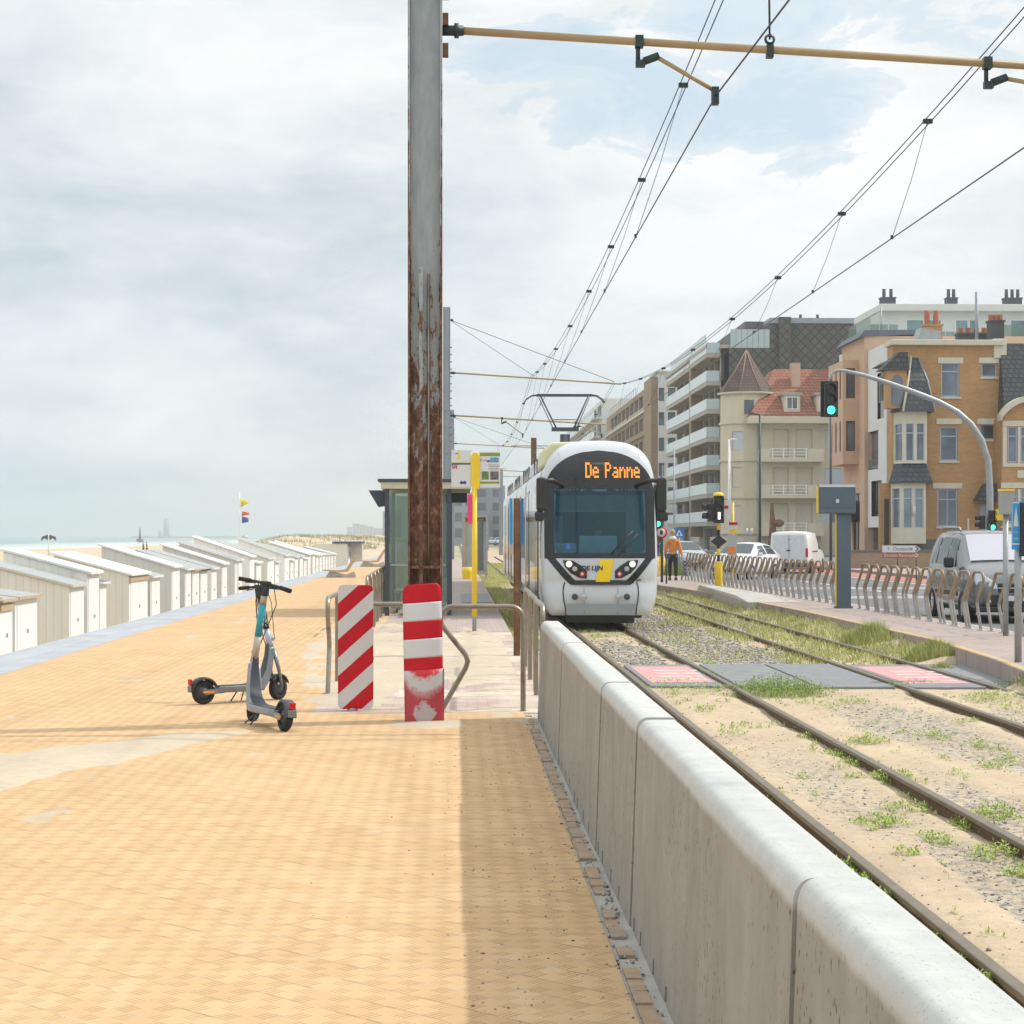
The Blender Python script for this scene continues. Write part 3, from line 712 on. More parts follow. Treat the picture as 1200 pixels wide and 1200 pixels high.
# crossing mats
PADW = M_('worn pad white', (.56,.50,.48), .8, var=.15, scale=7, dirt=(.5,.3,.28), dth=(.5,.65), dscale=8)
def crossmat(x0, x1, y0, y1, label, red=False):
    b = MB(); b.box(x0, x1, y0, y1, -.27, -.214, MAT_RUB)
    o = b.build('crossing_mat', bevel=.012); tag(o, label, 'crossing mat', 'level crossing mats')
    if red:
        q = MB(); q.box(x0+.06, x1-.06, y0+.5, y1-.45, -.2135, -.2105, REDPAD); r = q.build('red_panel', o, local=True)
        yy = y0+.85
        for k in range(4):
            a = x0+.20+.03*k
            for (p, q_) in ((0, .5 if k % 2 else .34), (.56 if k % 2 else .4, .66)): w = MB(); w.box(a+p*.9, a+q_*.9, yy, yy+.22, -.21, -.208, PADW); w.build('white_bar', o, local=True)
            yy += .52
crossmat(1.45, 2.17, 23.2, 27.0, 'dark crossing mat beside the concrete wall')
crossmat(2.35, 3.25, 23.2, 27.0, 'crossing mat with faded red panel in the track nearest the wall', True)
crossmat(3.43, 4.33, 22.9, 27.1, 'plain grey crossing mat right of the tram track')
crossmat(4.37, 5.29, 23.0, 27.1, 'plain grey crossing mat left of the far track')
crossmat(5.48, 6.37, 22.9, 26.9, 'crossing mat with red panel in the track nearest the fence', True)
crossmat(6.56, 7.25, 22.9, 27.0, 'grey crossing mat next to the right platform kerb')

# ---- concrete wall, block by block ----
profile = [(.712,-.03),(.718,.10),(.741,.775),(.742,.797),(.7435,.807),(.7475,.820),(.754,.831),(.762,.8395),(.771,.845),(.781,.8475),(.795,.8490),(.885,.8485),(.893,.847),(.906,.838),(.912,.824),(.914,.81),(.93,-.3),(.712,-.3)]
joints = [.3, 2.30, 4.19, 6.06, 7.90, 9.80, 11.68, 13.52, 15.38, 16.95]
ords = ['cut off by the picture edge, nearest the camera', 'second nearest, whole cap in view at the lower right', 'third from the camera, its cap joint open and dark', 'fourth from the camera', 'fifth from the camera, middle of the row', 'fifth from the far end after it the row narrows'.replace('fifth from the far end after it the row narrows', 'fourth from the far end'), 'third from the far end', 'next to last before the steel hoops', 'last one, touching the steel hoops by the tram']
for i in range(len(joints)-1):
    a, c = joints[i]+.009, joints[i+1]-.009
    dx = (0, .004, -.003, .005, 0, -.004, .003, 0, .002)[i]; dz = (0, .004, 0, -.006, .002, .005, -.002, 0, 0)[i]
    b = MB()
    pr = [(x+dx, z+dz) for x, z in profile]; n = len(pr)
    for ys_ in (a, c): pass
    V = [(x, a, z) for x, z in pr] + [(x, c, z) for x, z in pr]
    # long face between profile points 0 and 1 gets the lifting slots, so it is built separately
    Fs = [(k, (k+1) % n, (k+1) % n + n, k+n) for k in range(1, n)]
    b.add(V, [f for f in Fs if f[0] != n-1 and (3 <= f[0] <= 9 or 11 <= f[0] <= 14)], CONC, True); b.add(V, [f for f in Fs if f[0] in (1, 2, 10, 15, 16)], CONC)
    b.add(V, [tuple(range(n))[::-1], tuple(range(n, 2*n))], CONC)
    hs = []
    for q in (.27, .50, .77, .92):
        y0 = a + (c-a)*q; hs.append((y0, y0+.055, -.03, .055))
    pl = lambda s, z, d, dx=dx, dz=dz: (.712+dx+(z+.03)*.046+d, s, z+dz)
    holes(b, a, c, -.03, .10, hs, pl, CONC, .05)
    sl = MB()
    for h in hs: sl.add([pl(h[0],h[2],.05), pl(h[1],h[2],.05), pl(h[1],h[3],.05), pl(h[0],h[3],.05)], [(0,1,2,3)], BLACK)
    o = b.build('concrete_wall_block', fixn=False)
    tag(o, 'concrete wall block ' + ords[i], 'wall block', 'precast concrete blocks of the low wall')
    sl.build('lifting_slot', o, local=True, fixn=False)

# ---- blown sand lying on the paving ----
def sdpoly(x, y, P):
    ins = False; d = 1e9
    for (x0,y0),(x1,y1) in zip(P, P[1:]+P[:1]):
        if (y0 > y) != (y1 > y) and x < (x1-x0)*(y-y0)/(y1-y0)+x0: ins = not ins
        t = max(0, min(1, ((x-x0)*(x1-x0)+(y-y0)*(y1-y0))/((x1-x0)**2+(y1-y0)**2+1e-9)))
        d = min(d, math.hypot(x-x0-t*(x1-x0), y-y0-t*(y1-y0)))
    return d if ins else -d
PB_ = [(-6, 14.7), (-3.27,14.3),(-2.3,15.6),(-1.6,15.9),(-1.95,14.9),(-2.75,12.6),(-3.0,11.6),(-3.4,10.6),(-6,10.2)]
PC_ = [(-2.35,31.5),(-2.1,26),(-1.75,21.5),(-1.55,18.6),(-1.0,17.6),(-.5,17.75),(-.1,19.2),(.2,20.8),(.66,21.5),(.80,24),(.80,30.5),(.3,31.2),(-.6,33),(-1.6,38)]
def sand_z(x, y):
    n = fbm(x*1.6, y*.5, 1.0, 4, 9.0)
    h = max(min(sdpoly(x, y, PB_)*.12+.006, .022), min(sdpoly(x, y, PC_)*.10, .011))
    h -= .030*math.exp(-((x-.05)/.55)**2 - ((y-18.6)/1.3)**2) + .020*math.exp(-((x+.1)/.35)**2 - ((y-24.5)/2.5)**2)
    h = max(h, .035*math.exp(-((x+.27)/.34)**2 - ((y-16.35)/.42)**2) - .006)
    h = max(h, .02*math.exp(-((x-.3)/.9)**2 - ((y-26)/6)**2) - .004)
    return h + .015*n + .007*fbm(x, y, 4, 4, 3.0) - .0075
o = grid('sand_drifts', fr(-6, .69, 150), fr(9.5, 40, 300), sand_z, SANDD); o['kind'] = 'stuff'; o['label'] = 'pale blown sand lying in thin drifts on the paving'

# ---- beach, sea, dunes ----
def beach_z(x, y):
    z = -1.0 + .10*fbm(x, y, .12, 4, 2.0) + .03*fbm(x, y, .7, 3, 4.0)
    if x > -11: z = min(z, -.93)
    if x < -60: z -= (-60 - x)*.012
    # low dunes ahead, beyond the huts
    if y > 150 and x > -75:
        k = min(1, (y-150)/60) * math.exp(-((x+38)/26)**2) * max(0, min(1, (x/y+.118)/.03))
        z += k*(1.5 + 1.0*fbm(x, y, .05, 4, 7.0))
        k2 = min(1, (y-260)/120) if y > 260 else 0
        z += k2 * math.exp(-((x+26)/14)**2) * 1.1
    return z
xs = [-96, -90, -84, -78, -72] + fr(-68, -14, 54) + fr(-13.5, -6.09, 22)
ys = [2, 5] + fr(8, 60, 60) + fr(61, 420, 220) + fr(425, 1500, 70) + [1800, 2500, 3500, 5200, 7300]
o = grid('beach', xs, ys, beach_z, BEACH); o['kind'] = 'structure'
b = MB(); b.add([(-7000, -60, -1.38), (-60, -60, -1.38), (-60, 7400, -1.38), (-7000, 7400, -1.38)], [(0,1,2,3)], SEA); struct('sea', b, fixn=False)

# grass blades / leaves
def blades(name, pts, m, hmin, hmax, wd=.006, lean=.35):
    V = []; Fc = []
    for (x, y, z, k) in pts:
        h = random.uniform(hmin, hmax)*k; a = random.uniform(0, 2*PI); l = random.uniform(.05, lean)*h; w = wd*random.uniform(.6,1.4)
        dx, dy = math.cos(a), math.sin(a); c = random.uniform(0, PI); px, py = math.cos(c)*w, math.sin(c)*w
        i = len(V)
        V += [(x-px, y-py, z), (x+px, y+py, z), (x+dx*l*.4+px*.7, y+dy*l*.4+py*.7, z+h*.6), (x+dx*l*.4-px*.7, y+dy*l*.4-py*.7, z+h*.6), (x+dx*l, y+dy*l, z+h)]
        Fc += [(i, i+1, i+2, i+3), (i+3, i+2, i+4)]
    me = bpy.data.meshes.new(name); me.from_pydata(V, [], Fc); me.materials.append(m)
    o = bpy.data.objects.new(name, me); COL.objects.link(o); return o
random.seed(21)
pts = []
def gd(x, y):   # grass density
    n = fbm(x*1.1, y*.35, 1.0, 3, 12.0)
    d = 0
    if y > 27.4:
        if x > 4.9: d = .75 + 1.1*n
        elif x > 3.5: d = (.12 + 1.0*n) * min(1, (y-27)/10)
        if x > 6.6: d += .5
        if y > 50: d += .15
    elif y > 19 and x > 6.55: d = .3 + 1.0*n
    if x < 1.6 and y > 31: d = 1.0 + .6*n
    if y > 72 and x < 5: d = .8 + .8*n
    if 1.45 < x < 2.15 and 28 < y < 37: d = .25+.9*n
    return max(0, d)
for k in range(190000):
    y = 19 + 110*random.random()**1.5; x = random.uniform(.95, 7.3)
    if 22.8 < y < 27.2: continue
    if min(abs(x-r) for r in RX) < .05: continue
    if random.random() < gd(x, y): pts.append((x, y, track_z(x, y)-.01, 1.0 if x < 6.6 else 1.35))
o = blades('trackside_grass', pts, GRASSM, .03, .12, .007, .9); o['kind'] = 'stuff'; o['label'] = 'sparse yellow green grass growing over the far track'

def leafclump(name, cx, cy, rx, ry, h, n, m, base=None, sprawl=1.0):
    """small fleshy leaves on short stems"""
    V = []; Fc = []
    for k in range(n):
        a = random.uniform(0, 2*PI); q = math.sqrt(random.random())
        if random.random() < .4: q *= 1.5
        x = cx + rx*q*math.cos(a); y = cy + ry*q*math.sin(a)
        zb = track_z(x, y) if base is None else base
        hh = h*max(.12, 1-.45*q*q)*random.uniform(.12, 1)**1.3
        for j in range(5):
            az = random.uniform(0, 2*PI); el = random.uniform(-.1, 1.2); L_ = random.uniform(.012, .036); w = L_*.20
            d = Vector((math.cos(az)*math.cos(el), math.sin(az)*math.cos(el), math.sin(el)))
            sdv = d.cross(Vector((0,0,1))).normalized()*w
            p = Vector((x+random.uniform(-.02,.02), y+random.uniform(-.02,.02), zb+hh*random.uniform(.55,1)))
            i = len(V)
            V += [p, p+d*L_*.5+sdv, p+d*L_, p+d*L_*.5-sdv]; Fc.append((i, i+1, i+2, i+3))
        i = len(V); V += [Vector((x-.002, y, zb-.01)), Vector((x+.002, y, zb-.01)), Vector((x, y, zb+hh))]; Fc.append((i, i+1, i+2))
    return V, Fc
def mk(name, V, Fc, m):
    me = bpy.data.meshes.new(name); me.from_pydata(V, [], Fc); me.materials.append(m)
    o = bpy.data.objects.new(name, me); COL.objects.link(o); return o
W = [(800,806,46,.09,330),(780,800,22,.07,90),(827,830,14,.07,50),(842,790,16,.06,60),(860,855,16,.07,40),(952,862,14,.09,60),(982,881,12,.10,60),(1015,869,20,.14,110),(1007,891,18,.10,90),(1045,909,22,.14,150),
     (1000,820,20,.10,60),(957,826,24,.08,60),(1053,805,12,.08,60),(1095,857,18,.10,60),(1130,845,14,.08,30),(1155,870,14,.12,50),(1162,895,14,.10,50),(1187,884,16,.10,40),(1142,962,20,.14,120),(1167,946,18,.16,120),(1162,995,24,.13,80),
     (1095,976,16,.08,50),(1065,940,28,.08,80),(1030,958,28,.09,110),(1062,998,14,.07,30),(1195,1018,16,.13,60),(1157,818,28,.11,200),(1186,806,18,.12,120),(1082,803,18,.09,110),(1190,828,20,.10,60),(878,848,18,.06,40),(905,934,12,.09,50),
     (845,878,16,.06,30),(875,905,10,.08,30),(1010,1014,22,.09,140),(1035,1032,20,.08,120),(1057,1052,22,.09,160),(1085,1075,18,.08,100),(1115,1098,20,.09,150),(1150,1124,20,.10,140),(1182,1150,22,.10,150),(690,740,12,.10,60),(700,745,16,.14,90),(722,744,12,.14,70),(760,760,10,.06,20),(832,777,10,.12,80),(858,782,10,.06,30),(1000,906,10,.06,20),(940,905,8,.05,14),(1120,905,8,.06,14)]
V = []; Fc = []
for (u, v, r, h, n) in W:
    p = gp(u, v, -.25); s = p.y/F; rx = r*s
    if v > 1000 and u < 1190: p.x = 2.16 + random.uniform(-.03,.03); rx *= .7
    q = leafclump('w', p.x, p.y, rx, rx*random.uniform(1.2, 2.4), h*.8, n, LEAF)
    i = len(V); V += q[0]; Fc += [tuple(a+i for a in f) for f in q[1]]
for k in range(420):     # seedlings
    y = 8+35*random.random()**1.4; x = random.uniform(1.4, 7.0)
    if 22.8 < y < 27.3: continue
    q = leafclump('w', x, y, random.uniform(.02,.07), random.uniform(.02,.1), .05, random.randint(2,7), LEAF)
    i = len(V); V += q[0]; Fc += [tuple(a+i for a in f) for f in q[1]]
o = mk('weeds', V, Fc, LEAF); o['kind'] = 'stuff'; o['label'] = 'small light green weeds scattered over the sandy trackbed'
p = gp(912, 810, -.24)
V, Fc = leafclump('w', p.x, p.y, .50, .55, .24, 1300, LEAFD); o = mk('green_bush', V, Fc, LEAFD)
tag(o, 'dense low green bush growing against the grey crossing mats', 'bush')
def tuft(u, v, r, h, n, label, m=GRASSM, nm='grass_tuft', X=None):
    p = gp(u, v, -.2); pts = []
    for k in range(n):
        a = random.uniform(0, 2*PI); q = random.random()**.7
        x, y = p.x + r*q*math.cos(a), p.y + r*q*1.3*math.sin(a)
        if y > 21 and x > 6.5 and v > 700: x -= .28
        if x > 7.28 and v > 700: continue
        pts.append((x, y, track_z(x, y)-.01 if x < 7.4 else -.02, 1.1-q*.5))
    o = blades(nm, pts, m, h*.4, h, .006, .5); tag(o, label, 'grass tuft', 'big grass tufts by the kerb')
tuft(1038, 752, .50, .40, 2600, 'wide bushy grass tuft in front of the ticket pillar kerb')
tuft(1117, 772, .42, .32, 2600, 'olive grass tuft near the end of the right kerb'.replace('olive ', ''))
tuft(1128, 781, .16, .15, 400, 'small grass tuft where the right kerb ends')
tuft(790, 680, .5, .7, 1500, 'tall green grass clump beside the yellow railing', LEAFD)
# dune grass
pts = []
for k in range(26000):
    x = random.uniform(-62, -12); y = 155 + 420*random.random()
    if x/y > -.112 and fbm(x, y, .07, 3, 30.0) > .08 and beach_z(x, y) > -.5: pts.append((x, y, beach_z(x, y)-.02, 1))
o = blades('dune_grass', pts, DUNEG, .3, .8, .05, .6); o['kind'] = 'stuff'; o['label'] = 'pale marram grass on the low dunes beyond the huts'
# crumbs of grit on the paving and along the wall foot
pts = []; sz = []
for k in range(1500):
    if rng.uniform() < .62: x = .69 - abs(rng.normal(0, .06)); y = 2 + 15*rng.uniform()
    else: x = .5 - abs(rng.normal(0, .35)); y = 4 + 13*rng.uniform()
    s = rng.uniform(.0015, .0065) * (1 if x < .58 else 1.5); pts.append((x, y, s*.3 - (.008 if x > .6 else 0))); sz.append(s)
o = scatter('grit', pts, sz, STONEM); o['kind'] = 'stuff'; o['label'] = 'dark grit strewn along the foot of the concrete wall'
# ================= STREET FURNITURE =================
# ---- beach huts ----
HX = -8.2
def hut(u0, u1, vt, depth, rise, wall, roofm, label, base=-1.0, fascia=None, rw=None, door=True, lean=True, roofstripe=False, front=None):
    y0, y1 = yat(u0, HX), yat(u1, HX); zt = zat(vt, HX, (y0+y1)/2)
    t = thing('beach_hut', label, 'beach hut', (HX, y0, base), group='white beach huts along the dike')
    nd = 1.45 + .12*min(depth, 6); rise = nd*(.16+.03*depth) if depth > 2.5 else .22; depth = nd
    b = MB(); x1 = HX - depth
    P = [(HX,y0,base),(HX,y1,base),(HX,y1,zt),(HX,y0,zt),(x1,y0,base),(x1,y1,base),(x1,y1,zt+rise),(x1,y0,zt+rise)]
    b.add(P, [(0,4,7,3),(1,2,6,5),(4,5,6,7)], wall); b.add(P, [(0,3,2,1)], front or wall)
    b.build('wall', t)
    b = MB(); s = rise/depth; ov = .10
    r = [(HX+ov, y0-.05, zt-s*ov+.01), (HX+ov, y1+.05, zt-s*ov+.01), (x1-ov, y1+.05, zt+rise+s*ov+.01), (x1-ov, y0-.05, zt+rise+s*ov+.01)]
    b.add(r + [(x, y, z+.055) for x, y, z in r], [(0,3,2,1),(0,1,5,4),(1,2,6,5),(2,3,7,6),(3,0,4,7)], rw or WHITE); b.add([(x, y, z+.055) for x, y, z in r], [(0,1,2,3)], roofm)
    rf = b.build('roof', t)
    if roofstripe:
        q = MB()
        for k in range(9):
            y = y0-.02+(y1-y0+.04)*k/8; q.add([(HX+ov, y, zt-s*ov+.068), (HX+ov, y+.035, zt-s*ov+.068), (x1-ov, y+.035, zt+rise+s*ov+.068), (x1-ov, y, zt+rise+s*ov+.068)], [(0,1,2,3)], ROOFD)
        q.build('roof_ribs', rf, local=True, fixn=False)
    if fascia: 
        q = MB(); q.box(HX+.001, HX+.05, y0+.02, y1-.02, zt-.16, zt-.04, fascia); q.build('fascia', t)
    if door and (y1-y0) > .7:
        q = MB(); w = y1-y0
        for (a, c) in ((.08, .49), (.51, .92)):
            q.box(HX+.004, HX+.012, y0+w*a, y0+w*(c if a > .3 else .505), base+.08, zt-.12, front or HUTW)
        dq = q.build('door', t, bevel=.006)
        q = MB(); q.box(HX+.023, HX+.045, y0+w*.50-.015, y0+w*.50+.015, base+.75, base+.83, GREYM); q.build('handle', dq)
    return t
hut(-30, -4, 706, 2.4, .30, HUTW, ROOFD, 'white beach hut cut off by the left picture edge', fascia=WOODT, rw=WOODT, roofstripe=True)
hut(-2, 14.5, 705, 2.2, .32, HUTW, ROOFG, 'white hut with brown fascia at the left picture edge', fascia=WOODT, rw=WOODT)
hut(17.5, 43.5, 701, 2.3, .34, HUTW, ROOFG, 'low white hut with ribbed dark roof at the left edge', fascia=None, rw=WOODT, roofstripe=True)
hut(81, 98.5, 686.5, 3.1, .50, HUTB, ROOFG, 'beige sided hut with long plain side beside the ribbed roof hut', rw=STONE, front=HUTW)
hut(102.5, 116, 671.5, 3.4, .62, HUTW, WHITE, 'tall white hut rising above the beige sided hut', rw=WHITE)
hut(116.8, 124.5, 684, 2.2, .2, HUTW, ROOFD, 'narrow low white hut tucked against the tall white hut', rw=WHITE, door=False)
hut(151, 173, 673, 3.5, .60, HUTB, WHITE, 'wide beige sided hut with white sloping roof and a brown board over its door', fascia=WOODT, front=HUTW)
hut(176.3, 187.5, 676, 3.0, .5, HUTG, ROOFG, 'short grey roofed hut right of the wide beige sided hut', front=HUTW)
hut(201, 210.7, 664.5, 4.6, .85, HUTG, WHITE, 'tallest white roofed hut with a broad grey side wall', front=HUTW)
hut(216.5, 223.8, 667.5, 3.4, .55, HUTG, ROOFG, 'first of the grey roofed huts behind the tallest one', front=HUTW)
hut(225, 233.5, 668, 3.4, .55, HUTB, ROOFG, 'second of the grey roofed huts behind the tallest one', front=HUTW, rw=WOODT)
hut(234.6, 243, 668, 4.2, .72, HUTG, ROOFG, 'grey roofed hut with black roof edge', rw=BLACK, front=HUTW)
hut(247, 254, 666.5, 4.2, .60, HUTW, ROOFG, 'white hut right of the black edged roof')
hut(259.6, 266, 661, 5.0, .70, HUTG, WHITE, 'white roofed hut above the electric scooters, grey side', front=HUTW)
hut(275, 283.4, 656.5, 5.0, .75, HUTG, ROOFG, 'hut with broad grey side wall above the scooter handlebar', front=HUTW)
hut(292, 298, 652.5, 6.0, .75, HUTW, WHITE, 'tall white hut just left of the scooter handlebar top', front=HUTW)
lst = [(300,306,660,2.0),(313,321,654.5,5.5),(322,326.5,659,2.0),(333,339,651,6.5),(340,344,657,2),(345.2,349.2,653,4),(351,355,652,4.5),(356,359.4,655,2),(360.6,364,650,5),(366,369.5,649.5,5.5),(370.4,373.4,651,3),(374.2,377,651,3),(378,380.6,650,3),(381.4,384,650.5,2.5),(384.8,387.2,650,2.5),(388,390.2,649.5,3),(391,393.2,649.5,3)]
nm = ['low hut with sand coloured roof in front of the broad group', 'broad grey sided hut in the middle distance', 'low white hut behind the broad grey sided hut', 'longest grey roofed hut of the far group', 'small white hut right of the longest grey roofed one', 'white hut fourteen places before the beige kiosk'.replace('fourteen places before the beige kiosk', 'in the far group with a flat grey roof'),
      'taller hut of the far group with white front', 'low hut wedged between two taller far huts', 'far hut with a high white roofline', 'far hut whose roof meets the dune grass', 'eighth hut before the beige kiosk', 'seventh hut before the beige kiosk', 'sixth hut before the beige kiosk', 'fifth hut before the beige kiosk', 'fourth hut before the beige kiosk', 'third hut before the beige kiosk', 'last small hut in front of the beige kiosk']
for (a, c, v, d), n in zip(lst, nm): hut(a, c, v, d, .16*d*.8, random.choice([HUTG, HUTW, HUTB]), random.choice([ROOFG, WHITE, ROOFG]), n, front=HUTW)
# lettering painted on two huts
def hut_words(u, v, word, size):
    y = yat(u, HX); z = zat(v, HX, y); mb = MB()
    textmesh(word, size, mb, lambda a, c: (HX+.03, y - c, z - a), BLUE); return mb
# (vertical, reading down)
for u, v, wd, ht in ((167.5, 700, 'STRAND', .20), (206.5, 678, 'CABINE', .2)):
    pass
# kiosk
kY = yat(390, -9.0); 
t = thing('beach_kiosk', 'beige kiosk with a dark blue flat roof at the end of the huts', 'kiosk', (-8.6, 150, -1.0))
kd = 150; x1 = xat(407, kd); x0 = xat(372, kd+3); x2 = xat(420.5, kd+3.5); zt = zat(637, x1, kd)
b = MB(); b.box(x0, x1, kd, kd+5, -1.05, zt, HUTB); b.build('wall', t)
b = MB(); b.box(x1+.002, x1+.06, kd+.2, kd+4.8, -.9, zt-.25, HUTW); s_ = b.build('shutter', t)
for k in range(4): 
    q = MB(); q.box(x1+.062, x1+.08, kd+1+k*.9, kd+1.3+k*.9, .0, zt-.7, GREYR); q.build('louvre', s_)
b = MB(); b.box(xat(391, kd)-.1, x1+1.1, kd-.1, kd+5.3, zt, zt+.16, M_('navy fascia', (.05,.08,.17), .5)); b.build('roof', t)
b = MB(); b.box(x1+.07, x1+1.0, kd+3.2, kd+5, -1.05, zt-.002, HUTB); b.build('rear_wall', t)

# ---- lounger shaped benches on the strip ----
def bench(label, u, v, sc=1.0, rz=0.0):
    p = gp(u, v); t = thing('lounge_bench', label, 'bench', (p.x, p.y, .004), rz, group='sculpted benches on the promenade')
    def pl(s, z, d): return (s*sc, d*sc, z*sc)
    b = MB(); b.prism([(-.85,.36),(-.2,.33),(.15,.36),(.55,.95),(.66,.98),(.66,.90),(.28,.26),(-.1,.22),(-.85,.30)], pl, -.35, .35, WOODT); b.build('seat', t, local=True, bevel=.01)
    b = MB(); b.prism([(-.55,.28),(-.35,.24),(0,.14),(.2,.12),(.55,.28),(.62,.12),(.62,0),(-.75,0),(-.72,.08)], pl, -.3, .3, CONC2); b.build('base', t, local=True, bevel=.02)
    return t
bench('timber lounge bench on the grey strip in front of the last huts', 401, 676.5, .85, R(3))
bench('second lounge bench far off, behind the steel hoops', 438, 664, .95, R(3))

# ---- beach posts, flags, buoys ----
def at3(u, v, t): return dp(u, v, t)
t_ = 260
def bz(u, t): p = dp(u, 640, t); return Vector((p.x, p.y, beach_z(p.x, p.y)))
p = bz(57, 250); t = thing('beach_mast', 'thin white post with two dark vanes on the sand at the left', 'post', p)
b = MB(); top = dp(57, 626, 250).z; b.cyl(p, (p.x, p.y, top), .09, WHITE, 8); b.build('post', t)
b = MB()
for s in (-1, 1): b.prism([(0, 0), (s*.9, -.35), (s*1.0, -.9), (s*.5, -.5), (s*.15,-.8)], lambda a, z, d: (p.x+a, p.y+d, top+z), -.03, .03, DGREY)
b.build('vane', t)
p = bz(73, 250); b = MB(); b.cyl(p, (p.x, p.y, dp(73, 641, 250).z), .07, WHITE, 8); o = b.build('beach_stake'); tag(o, 'plain short white stake standing right of the post with vanes', 'stake')
fy = 190; p = bz(280.5, fy)
t = thing('flagpole', 'tall white flagpole on the beach with a yellow pennant on top', 'flagpole', p)
b = MB(); b.cyl(p, (p.x, p.y, dp(280, 577, fy).z), .06, WHITE, 8); b.build('pole', t)
def flag(name, u0, u1, v0, v1, m, tri=False):
    b = MB(); A = dp(u0, v0, fy); B = dp(u1, v1, fy); n = 6; V = []; Fc = []
    for i in range(n+1):
        k = i/n; x = A.x+(B.x-A.x)*k; y = A.y + .12*math.sin(k*7); h0 = A.z - (.15*k); h1 = B.z + (.1*k)
        if tri: mz = (A.z*.55+B.z*.45); h0 = h0+(mz-h0)*k; h1 = h1+(mz-h1)*k*.9
        V += [(x, y-.01, h0), (x, y-.01, h1)]
        if i: j = 2*i; Fc.append((j-2, j, j+1, j-1))
    b.add(V, Fc, m, True); o = b.build(name, t, fixn=False); q = o.modifiers.new('t', 'SOLIDIFY'); q.thickness = .02
flag('pennant', 282, 292, 583, 595, GOLD, True); flag('red_flag', 283.5, 292, 599, 604.5, FLAGR); flag('blue_flag', 283.5, 291, 605, 613, FLAGB); flag('white_flag', 283, 290, 626, 632, SIGNW)
p = Vector(dp(195, 628, 2600)); 
t = thing('breakwater_beacon', 'faint grey beacon tower at the end of the breakwater', 'beacon', (p.x, p.y, -1.4))
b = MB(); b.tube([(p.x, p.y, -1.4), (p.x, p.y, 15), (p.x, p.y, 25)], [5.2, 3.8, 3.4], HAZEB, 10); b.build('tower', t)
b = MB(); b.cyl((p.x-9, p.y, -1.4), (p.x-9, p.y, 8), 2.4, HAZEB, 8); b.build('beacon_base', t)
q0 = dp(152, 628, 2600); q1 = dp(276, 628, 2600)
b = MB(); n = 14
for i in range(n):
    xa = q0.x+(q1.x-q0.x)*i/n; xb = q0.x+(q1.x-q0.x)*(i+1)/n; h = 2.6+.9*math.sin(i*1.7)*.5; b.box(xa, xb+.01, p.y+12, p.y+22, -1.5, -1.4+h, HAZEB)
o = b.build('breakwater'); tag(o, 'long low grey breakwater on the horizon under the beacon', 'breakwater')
for u, v0, tt, lb in ((164, 618, 900, 'thin dark buoy spar left of the beacon'),):
    p = dp(u, 634, tt); t = thing('navigation_buoy', lb, 'buoy', (p.x, p.y, -1.38))
    b = MB(); b.lathe((p.x, p.y, -1.4), [(0,0),(1.6,.3),(1.6,1.4),(.5,1.8)], DGREY, 10); b.build('float', t)
    b = MB(); b.tube([(p.x, p.y, .2), (p.x, p.y, 2.6), (p.x, p.y, dp(u, v0, tt).z)], [.55, .45, .2], DGREY, 8); b.build('spar', t)

# ---- hoops (zigzag steel stands) ----
def hoop_path(w, h, kink, both):
    """in the local XZ plane; left leg at 0, right leg at w"""
    r = .12; pts = []
    kx = kink
    pts += [(0-.0, -.05), (0, 0), (kx*.93, h*.42), (kx, h*.48), (kx*.93, h*.54), (0.015, h*.82), (0, h*.87), (0, h-r)]
    for k in range(1, 6): a = PI - k*PI/2/6; pts.append((r+r*math.cos(a), h-r+r*math.sin(a)))
    pts += [(r, h), (w-r, h)]
    for k in range(1, 6): a = PI/2 - k*PI/2/6; pts.append((w-r+r*math.cos(a), h-r+r*math.sin(a)))
    pts += [(w, h-r)]
    if both: pts += [(w, h*.87), (w+.015*(-1), h*.82), (w+kx*.93, h*.54), (w+kx, h*.48), (w+kx*.93, h*.42)]
    pts += [(w, 0), (w, -.05)]
    return pts
def hoop(p, rz, label, w=.75, h=.94, kink=.24, group='zigzag steel hoops around the stop', r=.024):
    t = thing('steel_hoop', label, 'bike hoop', p, rz, group)
    b = MB(); b.tube([(x, 0, z) for x, z in hoop_path(w, h, kink, False)], r, HOOP, 12); b.build('bent_tube', t, local=True, fixn=False)
    for x in (0, w): q = MB(); q.lathe((x, 0, 0), [(.055,0),(.055,.008),(.03,.012)], HOOP, 14); q.build('base_collar', t, local=True)
    return t
pr = gp(613, 833); pl_ = xat(516, pr.y)
hoop((pl_, pr.y, -.01), 0, 'zigzag steel hoop standing alone right of the striped mast board', w=pr.x-pl_, h=.965, kink=.25)
Yb = 17.85
hoop((xat(410, Yb), Yb, -.0), 0, 'steel hoop mostly hidden behind the striped sign and mast', w=xat(497, Yb)-xat(410, Yb), h=.965, kink=.2)
a = gp(384, 813); hoop((a.x, a.y, 0), R(90), 'steel hoop seen edge-on left of the diagonal striped sign', w=1.55, h=.97, kink=.25)
for k, (u, y0, w) in enumerate(((640, 17.8, 1.5), (632, 19.9, 1.5), (626, 22.0, 1.5))):
    hoop((.80+.02*k, y0, -.03), R(90), 'steel hoop edge-on beyond the wall end, ' + ['nearest of three', 'middle of three', 'farthest of three'][k], w=w, h=.98, kink=.2)
h0 = None
for k in range(11):
    y = 30.6 + k*1.95; x = -1.42 - .011*(y-30)
    if h0 is None:
        h0 = hoop((x, y, 0), R(90), 'steel hoop in the row left of the shelter, all alike', w=1.2, h=.95, kink=.2, group='row of steel hoops left of the shelter')
        for c in h0.children: pass
    else: copy_tree(h0, loc=(x, y, 0))
